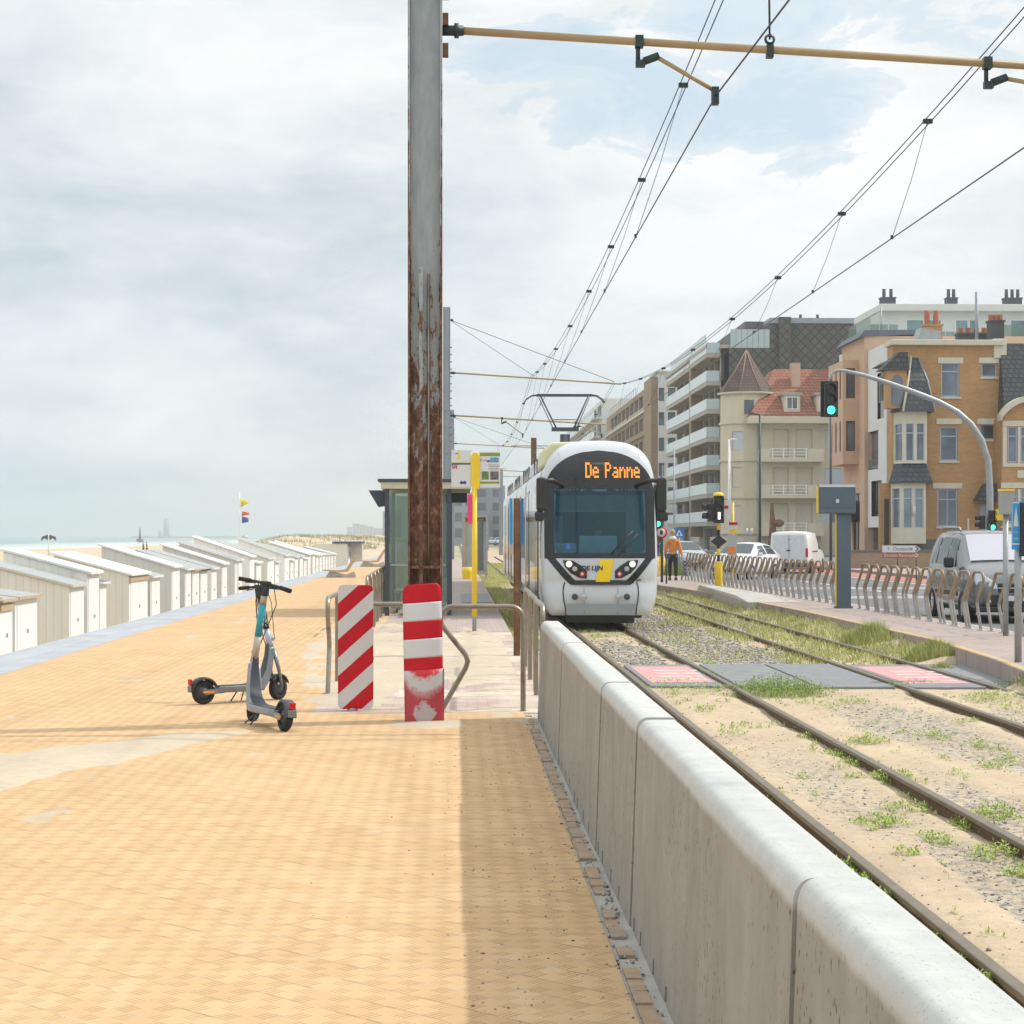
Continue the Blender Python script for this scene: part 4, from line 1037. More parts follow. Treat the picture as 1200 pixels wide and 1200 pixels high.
def hoopf2():
    m, nt, b = newmat('fence tube, brown above and galvanised below'); co = coords(nt); sp = N(nt, 'ShaderNodeSeparateXYZ'); L(nt, co, sp.inputs[0])
    n = noise(nt, mapping(nt, co, (3,3,1)), 5, 6, .7)
    f = ramp(nt, math_(nt, 'ADD', sp.outputs[2], math_(nt, 'MULTIPLY', math_(nt, 'SUBTRACT', n, .5), .12)), [(.44, 0.0), (.50, 1.0)])
    top = ramp(nt, n, [(.35, (.20,.13,.075)), (.65, (.34,.26,.18))]); low = ramp(nt, n, [(.3, (.30,.29,.27)), (.7, (.46,.45,.43))])
    L(nt, mix(nt, f, low, top), b.inputs['Base Color']); b.inputs['Metallic'].default_value = .4; b.inputs['Roughness'].default_value = .42; return m
HOOPF = hoopf2()
# fence of hoops along the road
def fence_hoop(p, rz):
    t = thing('fence_hoop', 'leaning steel hoop in the long row between platform and road', 'fence hoop', p, rz, 'steel hoops fencing the road')
    w, h, k = .62, .98, .10; r = .16
    leg = [(0,-.05), (0,0), (-.065, h*.42), (-.072, h*.48), (-.062, h*.54), (.035, h-r)]
    P = [(x, 0, z) for x, z in leg]
    # the hoop's own plane is local Y; kinks lean in local X
    top = leg[-1][0]
    P += [(top+.01, r*(1-math.cos(a)), h-r+r*math.sin(a)) for a in (PI/8, PI/4, 3*PI/8)] + [(top+.012, r, h), (top+.012, w-r, h)]
    P += [(top+.01, w-r*(1-math.cos(a)), h-r+r*math.sin(a)) for a in (3*PI/8, PI/4, PI/8)]
    P += [(x, w, z) for x, z in leg[::-1]]
    b = MB(); b.tube(P, .026, HOOPF, 9); b.build('bent_tube', t, local=True, fixn=False)
    for y in (0, w): q = MB(); q.lathe((0, y, 0), [(.07,0),(.07,.015),(.035,.02)], HOOPF, 10); q.build('base_collar', t, local=True)
    return t
fh = None
y = 29.5; n = 0
def fx(y): 
    return 8.98 if y < 32 else (8.86 if y < 44 else 8.86 - (y-44)*.021)
while y < 69:
    if not (41.2 < y < 43.0):
        p = (fx(y), y, 0); 
        if fh is None: fh = fence_hoop(p, R(1))
        else:
            c = copy_tree(fh, loc=p, rz=R(1 + random.uniform(-1.5,1.5)))
    y += .90 if y < 44 else .80
# ---- near mast ----
MX = -.27; MY = 16.62
def hbeam(b, x, y, w, d, z0, z1, m, tf=.02, tw=.014):
    b.box(x-w/2, x-w/2+tf, y-d/2, y+d/2, z0, z1, m); b.box(x+w/2-tf, x+w/2, y-d/2, y+d/2, z0, z1, m)
    b.box(x-w/2+tf, x+w/2-tf, y-tw/2-.06, y+tw/2-.06, z0, z1, m)
def arm(t, x0, x1, y, z0, z1, stay=None, rods=(), r=.032):
    b = MB(); b.tube([(x0, y, z0), ((x0+x1)/2, y, (z0+z1)/2-.0), (x1, y, z1)], r, BROWNARM, 10); a = b.build('crossarm', t)
    q = MB(); q.cyl((x0-.16, y, z0+.0), (x0+.03, y, z0), .045, CLAMP, 10); q.cyl((x0-.05, y, z0), (x0-.01, y, z0), .065, CLAMP, 10)
    q.build('insulator', t)
    for (xr, xe, ze) in rods:
        zr = z0 + (z1-z0)*(xr-x0)/(x1-x0)
        q = MB(); q.box(xr-.035, xr+.035, y-.045, y+.045, zr-.05, zr+.05, CLAMP); q.cyl((xr-.01, y, zr), (xr-.01, y, zr-.19), .02, CLAMP, 8)
        q.box(xr-.03, xr+.05, y-.03, y+.03, zr-.22, zr-.16, CLAMP); q.cyl((xr+.04, y, zr-.17), (xr+.17, y, zr-.12), .035, CLAMP, 8)
        q.build('bracket', a)
        q = MB(); q.tube([(xr+.15, y, zr-.13), (xe, y, ze+.10)], .02, BROWNARM, 8); q.box(xe-.03, xe+.03, y-.04, y+.04, ze-.02, ze+.13, CLAMP)
        q.build('steady_arm', a)
    return a
t = thing('catenary_mast', 'rusty steel overhead line mast in the foreground, grey above and brown below', 'mast', (MX, MY, 0))
b = MB(); hbeam(b, MX, MY, .295, .28, -.1, 12.5, RUSTPOLE); b.build('column', t, bevel=.004)
b = MB(); b.box(MX-.05, MX-.02, MY-.16, MY-.138, .9, 3.9, RUSTPOLE); b.cyl((MX+.03, MY-.09, .95), (MX+.03, MY-.09, 3.85), .011, HOOP, 8); b.build('cable_duct', t)
b = MB(); b.box(MX-.125, MX+.125, MY-.14, MY-.075, 1.32, 1.345, RUSTPOLE); b.build('joint_plate', t)
b = MB()
for z in (6.06, 6.30, 5.80): b.box(MX+.15, MX+.20, MY-.06, MY+.06, z-.05, z+.05, RUST)
b.build('bolted_lug', t)
zA0 = zat(36, xat(540, MY), MY); X1 = 6.9; zA1 = zA0 - .052*(X1-MX)
rods = []
xr = xat(749, MY); xe = xat(838, MY); ze = zat(120, xe, MY); rods.append((xr, xe, ze))
xr2 = xat(1157, MY); rods.append((xr2, xr2+1.0, ze-.02))
arm(t, MX+.30, X1, MY, zA0, zA1, rods=rods, r=.034)
arm(t, MX+.30, X1, MY, 7.9, 7.55)
q = MB(); xs_ = xat(902, MY); zs = zA0 + (zA1-zA0)*(xs_-MX)/(X1-MX)
q.cyl((xs_, MY, zs+.1), (xs_-.02, MY, 7.7), .009, WIRE, 6); q.box(xs_-.03, xs_+.03, MY-.04, MY+.04, zs-.06, zs+.05, CLAMP); q.lathe((xs_, MY, zs+.10), [(.03,-.02),(.05,0),(.03,.02)], CLAMP, 10, axis='y')
q.build('hanger', t)
# curved red and white board fixed to the mast foot
def board_pl(s, z, d): return (MX + s + .02*(z/1.1-.0)*-.55 + .02, MY - .155 + d, z)
RW = [(0,.11,'w2'),(.11,.22,'p'),(.22,.40,'wr'),(.40,.565,'r'),(.565,.73,'w'),(.73,.885,'r'),(.885,1.045,'w'),(1.045,1.20,'r')]
FADE = None
def wornmat():
    m, nt, b = newmat('worn red and white paint'); co = coords(nt); sep = N(nt, 'ShaderNodeSeparateXYZ'); L(nt, co, sep.inputs[0])
    n = noise(nt, co, 16, 9, .8); z = math_(nt, 'ADD', sep.outputs[2], math_(nt, 'MULTIPLY', math_(nt, 'SUBTRACT', n, .5), .22))
    xx = math_(nt, 'ABSOLUTE', sep.outputs[0])
    z2 = math_(nt, 'SUBTRACT', z, math_(nt, 'MULTIPLY', math_(nt, 'MULTIPLY', xx, xx), 3.6))
    up = ramp(nt, z2, [(.20, (.42,.04,.06)), (.25, (.48,.26,.28)), (.285, (.54,.53,.54)), (.375, (.54,.53,.54)), (.40, (.60,.02,.03))])
    d2_ = math_(nt, 'ADD', math_(nt, 'MULTIPLY', math_(nt, 'MULTIPLY', xx, xx), 55), math_(nt, 'MULTIPLY', math_(nt, 'ABSOLUTE', math_(nt, 'SUBTRACT', z, .08)), 6))
    cen = ramp(nt, math_(nt, 'ADD', d2_, math_(nt, 'MULTIPLY', math_(nt, 'SUBTRACT', n, .5), 1.6)), [(.50, .85), (.62, 0.0)])
    c = mix(nt, cen, up, (.46,.44,.46))
    L(nt, c, b.inputs['Base Color']); b.inputs['Roughness'].default_value = .5; return m
WORN = wornmat()
b = MB(); n = 12; hw = .165
def bx_(s): return -.05*(1-(s/hw)**2)*.0
rowsz = [-.02,.10,.2,.3,.40,.50,.62,.78,.93,1.08,1.14,1.17,1.19]
V = []
for z in rowsz:
    k = hw if z <= 1.12 else hw - .05*(1-math.sqrt(max(0, 1-((z-1.12)/.075)**2)))
    for i in range(n+1):
        s = -k + 2*k*i/n; curve = -.035*(1-abs(s/hw)**2.5) if z < .5 else -.02*(1-abs(s/hw)**2)
        V.append((s+.0 - .03*(z/1.2), curve, z))
Fs = {}
for j in range(len(rowsz)-1):
    for i in range(n):
        f = (j*(n+1)+i, j*(n+1)+i+1, (j+1)*(n+1)+i+1, (j+1)*(n+1)+i)
        zc = (rowsz[j]+rowsz[j+1])/2; Fs.setdefault('x', []).append((f, zc))
# split rows exactly at the stripes
stripes = [(-.02, .46, WORN), (.46, .615, RED), (.615, .775, SIGNW), (.775, .925, RED), (.925, 1.075, SIGNW), (1.075, 1.20, RED)]
for (za, zb, m) in [( -.02,.455,WORN),(.455,.56,RED),(.56,.72,SIGNW),(.72,.875,RED),(.875,1.03,SIGNW),(1.03,1.19,RED)]:
    m_ = 10; V = []
    for j in range(m_+1):
        z = za+(zb-za)*j/m_
        k = hw if z <= 1.11 else hw - .055*(1-math.sqrt(max(0, 1-((z-1.11)/.082)**2)))
        for i in range(n+1):
            s = -k + 2*k*i/n; V.append((s - .022*(z/1.2), -.03*(1-abs(s/hw)**2.2) + .0, z + .012*s/hw))
    b.add(V, [(j*(n+1)+i, j*(n+1)+i+1, (j+1)*(n+1)+i+1, (j+1)*(n+1)+i) for j in range(m_) for i in range(n)], m, True)
t2 = thing('striped_mast_board', 'red and white striped board with horizontal bands, worn at the foot of the mast', 'warning board', (MX-.005, MY-.165, .0))
o = b.build('board', t2, local=True, fixn=False); q = o.modifiers.new('t', 'SOLIDIFY'); q.thickness = .006; q.offset = 1
b = MB()
for s in (-1, 1): b.box(MX+s*.152-.012, MX+s*.152+.012, MY-.17, MY-.12, -.02, .46, PLINTH)
b.build('side_bracket', t2)
# diagonal sign
sp = gp(413, 833); SY = sp.y
sx0, sx1 = xat(396, SY), xat(437.5, SY); sz0, sz1 = zat(830.5, 0, SY), zat(685.5, 0, SY)
t = thing('diagonal_striped_sign', 'upright rectangular sign with red and white diagonal stripes left of the mast', 'warning sign', (sp.x, SY, 0))
W_ = sx1-sx0; H_ = sz1-sz0; rad = .045
def rr(w, h, r, n=6):
    P = []
    for cx_, cz_, a0 in ((w-r, r, -90), (w-r, h-r, 0), (r, h-r, 90), (r, r, 180)):
        for k in range(n+1): a = R(a0+90*k/n); P.append((cx_+r*math.cos(a), cz_+r*math.sin(a)))
    return P
def clip(poly, a, b_, c):     # keep a*s+b*z<=c
    o = []
    for i in range(len(poly)):
        p, q = poly[i], poly[(i+1) % len(poly)]; fp = a*p[0]+b_*p[1]-c; fq = a*q[0]+b_*q[1]-c
        if fp <= 0: o.append(p)
        if (fp < 0) != (fq < 0) and fp != fq: k = fp/(fp-fq); o.append((p[0]+(q[0]-p[0])*k, p[1]+(q[1]-p[1])*k))
    return o
b = MB(); P = rr(W_, H_, rad); pl0 = lambda s, z, d: (sx0+s, SY+d, sz0+z)
b.prism(P, pl0, .0, .02, GREYM)
# stripes rise to the right at 38 degrees: value = z - k*s
kk = (710-685)/(1.0)*0 + .90
per = (H_ + 0)/3.42; c0 = -kk*W_ + .26
c = c0 - per; i = 0
edges_ = []
while c < H_+1: edges_.append(c); c += per/2
for i in range(len(edges_)-1):
    q = clip(clip(P, -kk, 1, edges_[i+1]), kk, -1, -edges_[i])
    if len(q) > 2:
        V = [pl0(s, z, -.002) for s, z in q]; b.add(V, [tuple(range(len(V)))], RED if i % 2 == 1 else SIGNW)
b.build('sign_plate', t, fixn=False)
b = MB(); b.cyl((sp.x, SY+.06, -.02), (sp.x, SY+.06, 1.05), .025, GREYM, 10); b.lathe((sp.x, SY+.04, 0), [(.05,0),(.05,.02),(.03,.03)], GREYM, 12); b.box(sp.x-.02, sp.x+.02, SY+.021, SY+.05, .3, .36, GREYM); b.build('post', t)

# ---- more masts ----
def mast(X, Y, ztop, label, det=True):
    t = thing('catenary_mast', label, 'mast', (X, Y, 0)); b = MB(); hbeam(b, X, Y, .28, .28, -.1, ztop, RUSTPOLE2 if False else GREYMAST); b.build('column', t)
    x0 = X+.3
    arm(t, x0, 6.35, Y, zat(437, x0, Y) if Y < 80 else 7.9, zat(450, 6.35, Y) if Y < 80 else 7.55)
    z0 = zat(487, x0, Y) if Y < 80 else 6.2; z1 = zat(497.5, 5.8, Y) if Y < 80 else 5.95
    arm(t, x0, 5.75, Y, z0, z1, rods=[(1.75, 2.55, 5.42), (4.6, 5.6, 5.42)])
    b = MB(); zt = ztop-.5
    b.cyl((X+.15, Y, zt), (6.1, Y, 7.55), .012, WIRE, 6); b.build('stay_wire', t)
    b = MB(); b.cyl((X+.15, Y, zt-.02), (3.0, Y, 7.75), .009, WIRE, 6); b.build('stay_wire', t)
    b = MB(); b.ball((X+.2, Y, zt), .06, CLAMP, 8)
    for k in range(14): b.box(X+.14, X+.2, Y-.02, Y+.02, 5.2+k*.28, 5.24+k*.28, RUST)
    b.build('climbing_peg', t)
    return t
GREYMAST = M_('grey galvanised mast', (.30,.34,.38), .55, metal=.3, var=.1, scale=2, dirt=(.2,.12,.08), dth=(.62,.75))
m2y = 74.0
m2 = mast(xat(523.5, m2y), m2y, zat(360, -.3, m2y), 'tall grey overhead line mast just right of the foreground mast, behind the shelter')
m3 = mast(-.3, 131, 10.2, 'third overhead line mast, far behind the shelter')
b = MB(); 
# far grey pylon tops seen left of the tram
for (u, v0, Y, lb) in ((625.5, 513, 120, 'short rusty grey mast rising behind the tram roof'), (587, 549, 170, 'grey mast far down the line beside the tram'), (571, 540, 220, 'thin tan pole beyond the timetable map')):
    X = xat(u, Y); t = thing('line_mast', lb, 'mast', (X, Y, 0)); b = MB(); hbeam(b, X, Y, .34, .3, -.1, zat(v0, X, Y), RUST if Y == 120 else GREYMAST); b.build('column', t)
    b = MB(); b.box(X-1.4, X+2.2, Y-.04, Y+.04, zat(v0+ 9, X, Y)-.06, zat(v0+9, X, Y), GREYMAST); b.build('crossarm', t)

# ---- wires ----
def wire(name, pts, r, label, cat='wire', parent=None, group='overhead line wires'):
    b = MB(); b.tube(pts, r, WIRE, 6, caps=False)
    o = b.build(name, parent, fixn=False)
    if not parent: tag(o, label, cat, group)
    return o
def cz(y): return 5.42
def contact(xa, label):
    t = thing('contact_wire', label, 'wire', (xa(20), 20, cz(20)), group='overhead line wires')
    pts = [(xa(y), y, cz(y)) for y in [2, 9, 16.6, 30, 45, 60, 74, 90, 105, 131, 150, 175]]
    wire('wire_strand', pts, .008, None, parent=t); return t
xL = lambda y: 2.25 + (16.6-y)*.04 if y < 16.6 else 2.25 + (.28*(y-16.6)/57 if y < 74 else .28 - .2*(y-74)/57)
xR = lambda y: 5.58 + (.05*(y-16.6)/57)
xmL = lambda y: 2.90 if y > 16.6 else 2.90; xmR = lambda y: 6.05
def span(y, m0, m1, zend, zmid):
    u = (y-(m0+m1)/2)/((m1-m0)/2); return zmid + (zend-zmid)*u*u
def mz(y, right):
    ze, zm = (7.75, 6.95) if not right else (7.45, 6.35)
    if y < 16.62: return span(y, -40.8, 16.62, ze, zm)
    if y < 74: return span(y, 16.62, 74, ze, zm)
    if y < 131: return span(y, 74, 131, ze, zm)
    return span(y, 131, 188, ze, zm)
cl = contact(xL, 'single contact wire above the track nearest the wall'); cr = contact(xR, 'single contact wire above the far track, on the right')
for right, lb in ((False, 'paired carrying wires with droppers above the tram'), (True, 'paired carrying wires with droppers on the right, above the houses')):
    xm = xmR if right else xmL; xc = xR if right else xL
    t = thing('carrying_wire', lb, 'wire', (xm(20), 20, mz(20, right)), group='overhead line wires')
    ys_ = fr(2, 16.62, 6) + fr(18, 74, 22) + fr(77, 131, 14) + fr(135, 175, 6)
    for s in (-.045, .045): wire('wire_strand', [(xm(y)+s, y, mz(y, right)) for y in ys_], .0075, None, parent=t)
    for y in [24.5, 30, 36, 42, 49, 56, 63, 69] + [83, 92, 101, 110, 119] + [7]:
        z = mz(y, right); b = MB(); b.tube([(xm(y), y, z), ((xm(y)+xc(y))/2+.02, y, (z+cz(y))/2), (xc(y), y, cz(y))], .0042, WIRE, 5)
        b.box(xm(y)-.06, xm(y)+.06, y-.03, y+.03, z-.03, z+.025, CLAMP); b.box(xc(y)-.015, xc(y)+.015, y-.02, y+.02, cz(y)-.01, cz(y)+.04, CLAMP); b.build('dropper', t)

# ---- stop sign post (yellow) ----
p = gp(556, 740)
t = thing('stop_pole', 'yellow stop pole carrying a white timetable plate and a green edged map', 'stop pole', (p.x, p.y, 0))
Y = p.y
b = MB(); b.cyl((p.x, Y, -.02), (p.x, Y, .62), .036, GREYM, 12); b.cyl((p.x, Y, .25), (p.x, Y, 2.5), .043, YELLOW, 14); b.build('pole', t)
b = MB(); x0, x1 = xat(551.8, Y), xat(562.5, Y); P = [(0,.12),(.02,.03),(x1-x0-.02,.03),(x1-x0,.12),(x1-x0,.58*1.0),(x1-x0-.04,.64),(.04,.64),(0,.58)]
b.prism(P, lambda s, z, d: (x0+s, Y+d, zat(575, 0, Y)+z*1.0), -.04, .05, YELLOW); b.build('pole_head', t, bevel=.01)
def plate(u0, u1, v0, v1, label, base, name):
    a, c, d, e = xat(u0, Y), xat(u1, Y), zat(v1, 0, Y), zat(v0, 0, Y)
    b = MB(); b.box(a, c, Y-.012, Y+.012, d, e, base); o = b.build(name, t, bevel=.004); o['label'] = label
    return o, (lambda s, z, dd=0: (a+(c-a)*s, Y-.0125-.0012-dd, d+(e-d)*z))
def rect(o, pl, s0, s1, z0, z1, m, name, dd=0):
    b = MB(); b.add([pl(s0,z0,dd), pl(s1,z0,dd), pl(s1,z1,dd), pl(s0,z1,dd)], [(0,1,2,3)], m); return b.build(name, o, fixn=False, local=False)
GRN = M_('olive green band', (.22,.27,.05), .6); PALEY = M_('pale yellow band', (.72,.68,.35), .6); TXT = M_('print', (.12,.13,.14), .7); SKYB = M_('photo blue', (.08,.28,.42), .6, var=.5, scale=12); PHG = M_('photo green', (.14,.22,.06), .6, var=.7, scale=14); PHD = M_('photo dark', (.12,.11,.13), .6, var=.8, scale=16); NVB = M_('ink blue', (.04,.05,.25), .6)
PLW = M_('plate white', (.62,.63,.63), .45, var=.03)
o, pl = plate(529, 551.9, 527.5, 570.5, 'white timetable plate with yellow logo', PLW, 'timetable_plate')
rect(o, pl, 0, .98, .665, .69, PALEY, 'yellow_line'); rect(o, pl, .02, .98, .60, .655, TXT, 'text_band')
b = MB(); b.add([pl(.26,.74,0), pl(.44,.74,0), pl(.46,.86,0), pl(.34,.88,0)], [(0,1,2,3)], YELLOW); b.add([pl(.30,.92,0), pl(.5,1.0,0), pl(.36,1.0,0)], [(0,1,2)], YELLOW); b.add([pl(.12,.90,.0006), pl(.32,.885,.0006), pl(.36,.92,.0006)], [(0,1,2)], NVB); b.build('logo', o)
rect(o, pl, .05, .29, .36+.13, .45+.13, RED, 'route_badge')
b = MB(); textmesh('0', .10, b, lambda x, y: (pl(.17, .535)[0]+x, Y-.0165, pl(.17, .535)[2]+y), PLW); textmesh('KUST', .045, b, lambda x, y: (pl(.17, .60)[0]+x, Y-.0165, pl(.17, .592)[2]+y), NVB); b.build('lettering', o, fixn=False)
b = MB()
for s in (.52, .68): 
    c_ = pl(s, .115); b.lathe((c_[0], c_[1]-.001, c_[2]), [(0,-.001),(.028,-.001),(.028,.0005)], NVB, 12, axis='y')
b.build('pictogram', o)
o, pl = plate(562, 586, 529, 571.5, 'white map plate with olive green bands and photos', PLW, 'map_plate')
rect(o, pl, 0, 1, .87, .96, GRN, 'green_band'); rect(o, pl, .02, .97, .11, .17, GRN, 'green_band'); rect(o, pl, .52, .93, .70, .83, SKYB, 'sea_photo'); rect(o, pl, .1, .45, .22, .45, PHG, 'garden_photo'); rect(o, pl, .52, .93, .22, .45, PHD, 'street_photo'); rect(o, pl, .36, .50, .70, .76, PHD, 'small_photo')
b = MB(); textmesh('Kust', .06, b, lambda x, y: (pl(.2,.76)[0]+x, Y-.0145, pl(.2,.76)[2]+y), TXT)
for k in range(4): b.add([pl(.42+.05*(k % 2), .62-.045*k), pl(.93, .62-.045*k), pl(.93, .632-.045*k), pl(.42+.05*(k % 2), .632-.045*k)], [(0,1,2,3)], TXT)
b.build('lettering', o, fixn=False)
a, c = xat(548, Y), xat(553.4, Y)
b = MB(); b.box(a, c, Y-.03, Y+.03, zat(614, 0, Y), zat(579.5, 0, Y), PINK); b.build('pink_flyer_holder', t, bevel=.006)
# ---- station map case at the back ----
Y = 72; x0, x1 = xat(541.5, Y), xat(571.5, Y); z0, z1 = zat(673, 0, Y), zat(604, 0, Y)
t = thing('poster_case', 'empty glazed poster case in a pale metal frame behind the yellow pole', 'poster case', ((x0+x1)/2, Y, 0))
b = MB(); f_ = .07
b.box(x0, x0+f_, Y-.08, Y+.08, z0, z1, GREYM); b.box(x1-f_, x1, Y-.08, Y+.08, z0, z1, GREYM); b.box(x0+f_, x1-f_, Y-.08, Y+.08, z1-f_, z1, GREYM); b.box(x0+f_, x1-f_, Y-.08, Y+.08, z0, z0+f_+.05, GREYM)
b.build('frame', t)
b = MB(); b.box(x0+f_+.001, x0+f_+.05, Y-.07, Y-.02, z0+f_+.06, z1-f_-.01, WOODT); b.box((x0+x1)/2+.12, (x0+x1)/2+.32, Y-.03, Y-.012, z0+.15, z1-.12, PLINTH); b.build('inner_post', t)
b = MB(); b.box(x0+f_, x1-f_, Y-.01, Y+.01, z0+f_+.05, z1-f_, M_('dusty pane', (.35,.38,.36), .3, var=.2, scale=2)); b.build('pane', t)
b = MB(); b.box(x0+f_, x1-f_, Y-.015, Y-.0105, z1-.24, z1-f_, RUST); b.build('header_strip', t)
b = MB(); 
for x in (x0+.02, x1-.08): b.box(x, x+.06, Y-.04, Y+.04, -.02, z0-.002, GREYM)
b.build('leg', t)
Y = 71; xc = xat(547.5, Y); b = MB(); b.lathe((xc, Y, 0), [(.16,0),(.2,.25),(.2,.42),(.16,.44),(0,.44)], YELLOW, 14); o = b.build('grit_bin'); tag(o, 'small yellow bin at the foot of the poster case', 'bin')
# ---- shelter ----
Yn, Yf = 38.6, 42.6; xl = xat(460.5, 42.2); xr = xat(526.5, Yn)
t = thing('tram_shelter', 'glass tram shelter with dark posts and a cream roof edge behind the mast', 'shelter', ((xl+xr)/2, Yn, 0))
zr = zat(573, 0, Yn)
SHD = M_('dark blue grey post', (.045,.06,.085), .5, var=.1)
b = MB(); rx0, rx1 = xl-.12, xat(552, Yn)
b.box(rx0, rx1, Yn-.15, Yf+.2, zr, zr+.14, STONE); b.box(rx0-.06, rx1+.03, Yn-.2, Yf+.25, zr+.142, zr+.20, SHD); b.build('roof', t, bevel=.01)
SHG = glassy('greenish shelter glass', (.66,.74,.70), .72, .05, (.35,.42,.40))
for (x, y, w) in ((xl, Yn+.02, .09), (xl, Yf, .09), (xr, Yn+.02, .09), (xr, Yf, .09)):
    b = MB(); b.box(x-w/2, x+w/2, y-w/2, y+w/2, -.02, zr-.002, SHD); b.build('post', t)
def pane(x0, x1, y0, y1, name='glass_pane'):
    b = MB()
    if abs(x1-x0) > abs(y1-y0): b.box(x0, x1, y0-.006, y0+.006, .12, zr-.06, SHG)
    else: b.box(x0-.006, x0+.006, y0, y1, .12, zr-.06, SHG)
    return b.build(name, t)
pane(xl+.06, xl+.66, Yn, Yn); pane(xl+.68, xr-.06, Yn, Yn)
for k in range(3):
    a = Yn+.08+k*(Yf-Yn-.1)/3; pane(xl, xl, a, a+(Yf-Yn-.1)/3-.06)
pane(xl+.06, xr-.06, Yf, Yf)
b = MB(); b.box(xl+.07, xr-.07, Yn-.015, Yn+.015, 1.0, 1.03, GREYM); b.build('rail', t)
b = MB(); b.prism([(-.36,.0),(0,.0),(0,-.32),(-.14,-.34),(-.3,-.1)], lambda s, z, d: (xl-.06+s*.9, Yn+.3+d, zr-.02+z), 0, .25, SHD); b.build('gutter_box', t)
b = MB(); b.box(xl+.1, xl+.5, Yn+1, Yf-.8, .42, .47, WOODT); b.box(xl+.14, xl+.18, Yn+1.3, Yn+1.36, 0, .42, SHD); b.box(xl+.14, xl+.18, Yf-1.2, Yf-1.14, 0, .42, SHD); b.build('bench', t)
b = MB(); b.box(xr-.15, xr+.36, Yn+.9, Yn+1.05, zr-.26, zr-.06, BLACK); b.build('departure_display', t)
# ---- blue sign H post on the left platform ----
p = gp(603, 768)
t = thing('track_sign_post', 'rust brown steel post with blue plates on both sides, in front of the tram', 'sign post', (p.x+.03, p.y, 0))
X, Y = p.x+.03, p.y; b = MB(); zt = zat(584, X, Y); hbeam(b, X, Y, .085, .1, -.1, zt, RUST, .012, .01); b.build('post', t)
b = MB()
for s, m in ((-1, BLUEL), (1, BLUE)): b.box(X+s*.075-.018, X+s*.075+.018, Y-.02, Y+.2, zat(638, X, Y), zt, m)
b.build('blue_plate', t)
# metal grating mat
p = gp(583, 702); MATG = pavermat('tactile metal grating', (.40,.42,.44), (.46,.48,.5), (.12,.12,.12), w=.12, h=.12, bl=.03)
b = MB(); b.box(.12, .84, 45.5, 52.5, .0, .022, MATG); o = b.build('grating_mat'); tag(o, 'grey studded metal mat on the left platform near the tram door', 'mat', )
# bicycle-like stand shape near the poster
# ---- right side: ticket pillar ----
p = gp(987, 713); Y = p.y
t = thing('ticket_pillar', 'slate grey T shaped stop pillar with a wide box head on the right platform', 'pillar', (p.x, Y, 0))
zh0, zh1 = zat(602, 8.3, Y), zat(567.5, 8.3, Y)
b = MB(); b.box(xat(980.5, Y), xat(997.5, Y), Y, Y+.12, 0, zh0-.002, SLATEPAINT); b.build('stem', t, bevel=.012)
b = MB(); b.box(xat(958.5, Y), xat(1002, Y), Y-.10, Y+.12, zh0, zh1, SLATEPAINT); hd = b.build('head', t, bevel=.025)
b = MB(); b.box(xat(959.3, Y), xat(1001, Y), Y-.109, Y-.1005, zh0+.13, zh1-.07, M_('slate face panel', (.085,.125,.16), .35, var=.05)); b.build('front_panel', hd, bevel=.004)
b = MB(); b.box(xat(959, Y), xat(1001.5, Y), Y-.115, Y-.101, zh1-.065, zh1-.01, SCW); b.build('white_trim', hd)
b = MB(); b.box(xat(978.5, Y), xat(982, Y), Y-.115, Y-.1095, zh0+.24, zh0+.32, SCW); b.build('square_button', hd)
b = MB(); b.box(xat(957.6, Y), xat(958.5, Y)-.001, Y-.09, Y+.11, zh0+.02, zh1-.03, YELLOW); b.box(xat(979.8, Y), xat(980.5, Y)-.001, Y+.01, Y+.11, .02, zh0-.01, YELLOW); b.build('yellow_side_strip', t)
b = MB(); b.box(xat(980, Y)-.03, xat(997.5, Y)+.03, Y-.03, Y+.15, 0, .05, SLATEPAINT); b.build('foot', t)
# concrete ramp block at platform
q0 = gp(862, 700); b = MB()
V = [(7.0,46,-.3),(7.1,57,-.3),(7.75,57,-.3),(8.3,46,-.3),(7.0,46,.012),(7.06,48.5,.10),(7.12,56,.17),(7.2,57,.12),(7.7,57,.12),(8.3,46,.012),(8.1,48.5,.10)]
b.add(V, [(0,4,5,6,7,1),(4,9,10,5),(5,10,8,7,6),(1,7,8,2),(0,3,9,4),(2,8,10,9,3)], CONC2); o = b.build('platform_ramp', bevel=.02); tag(o, 'pale concrete ramp block on the kerb of the right platform', 'ramp')
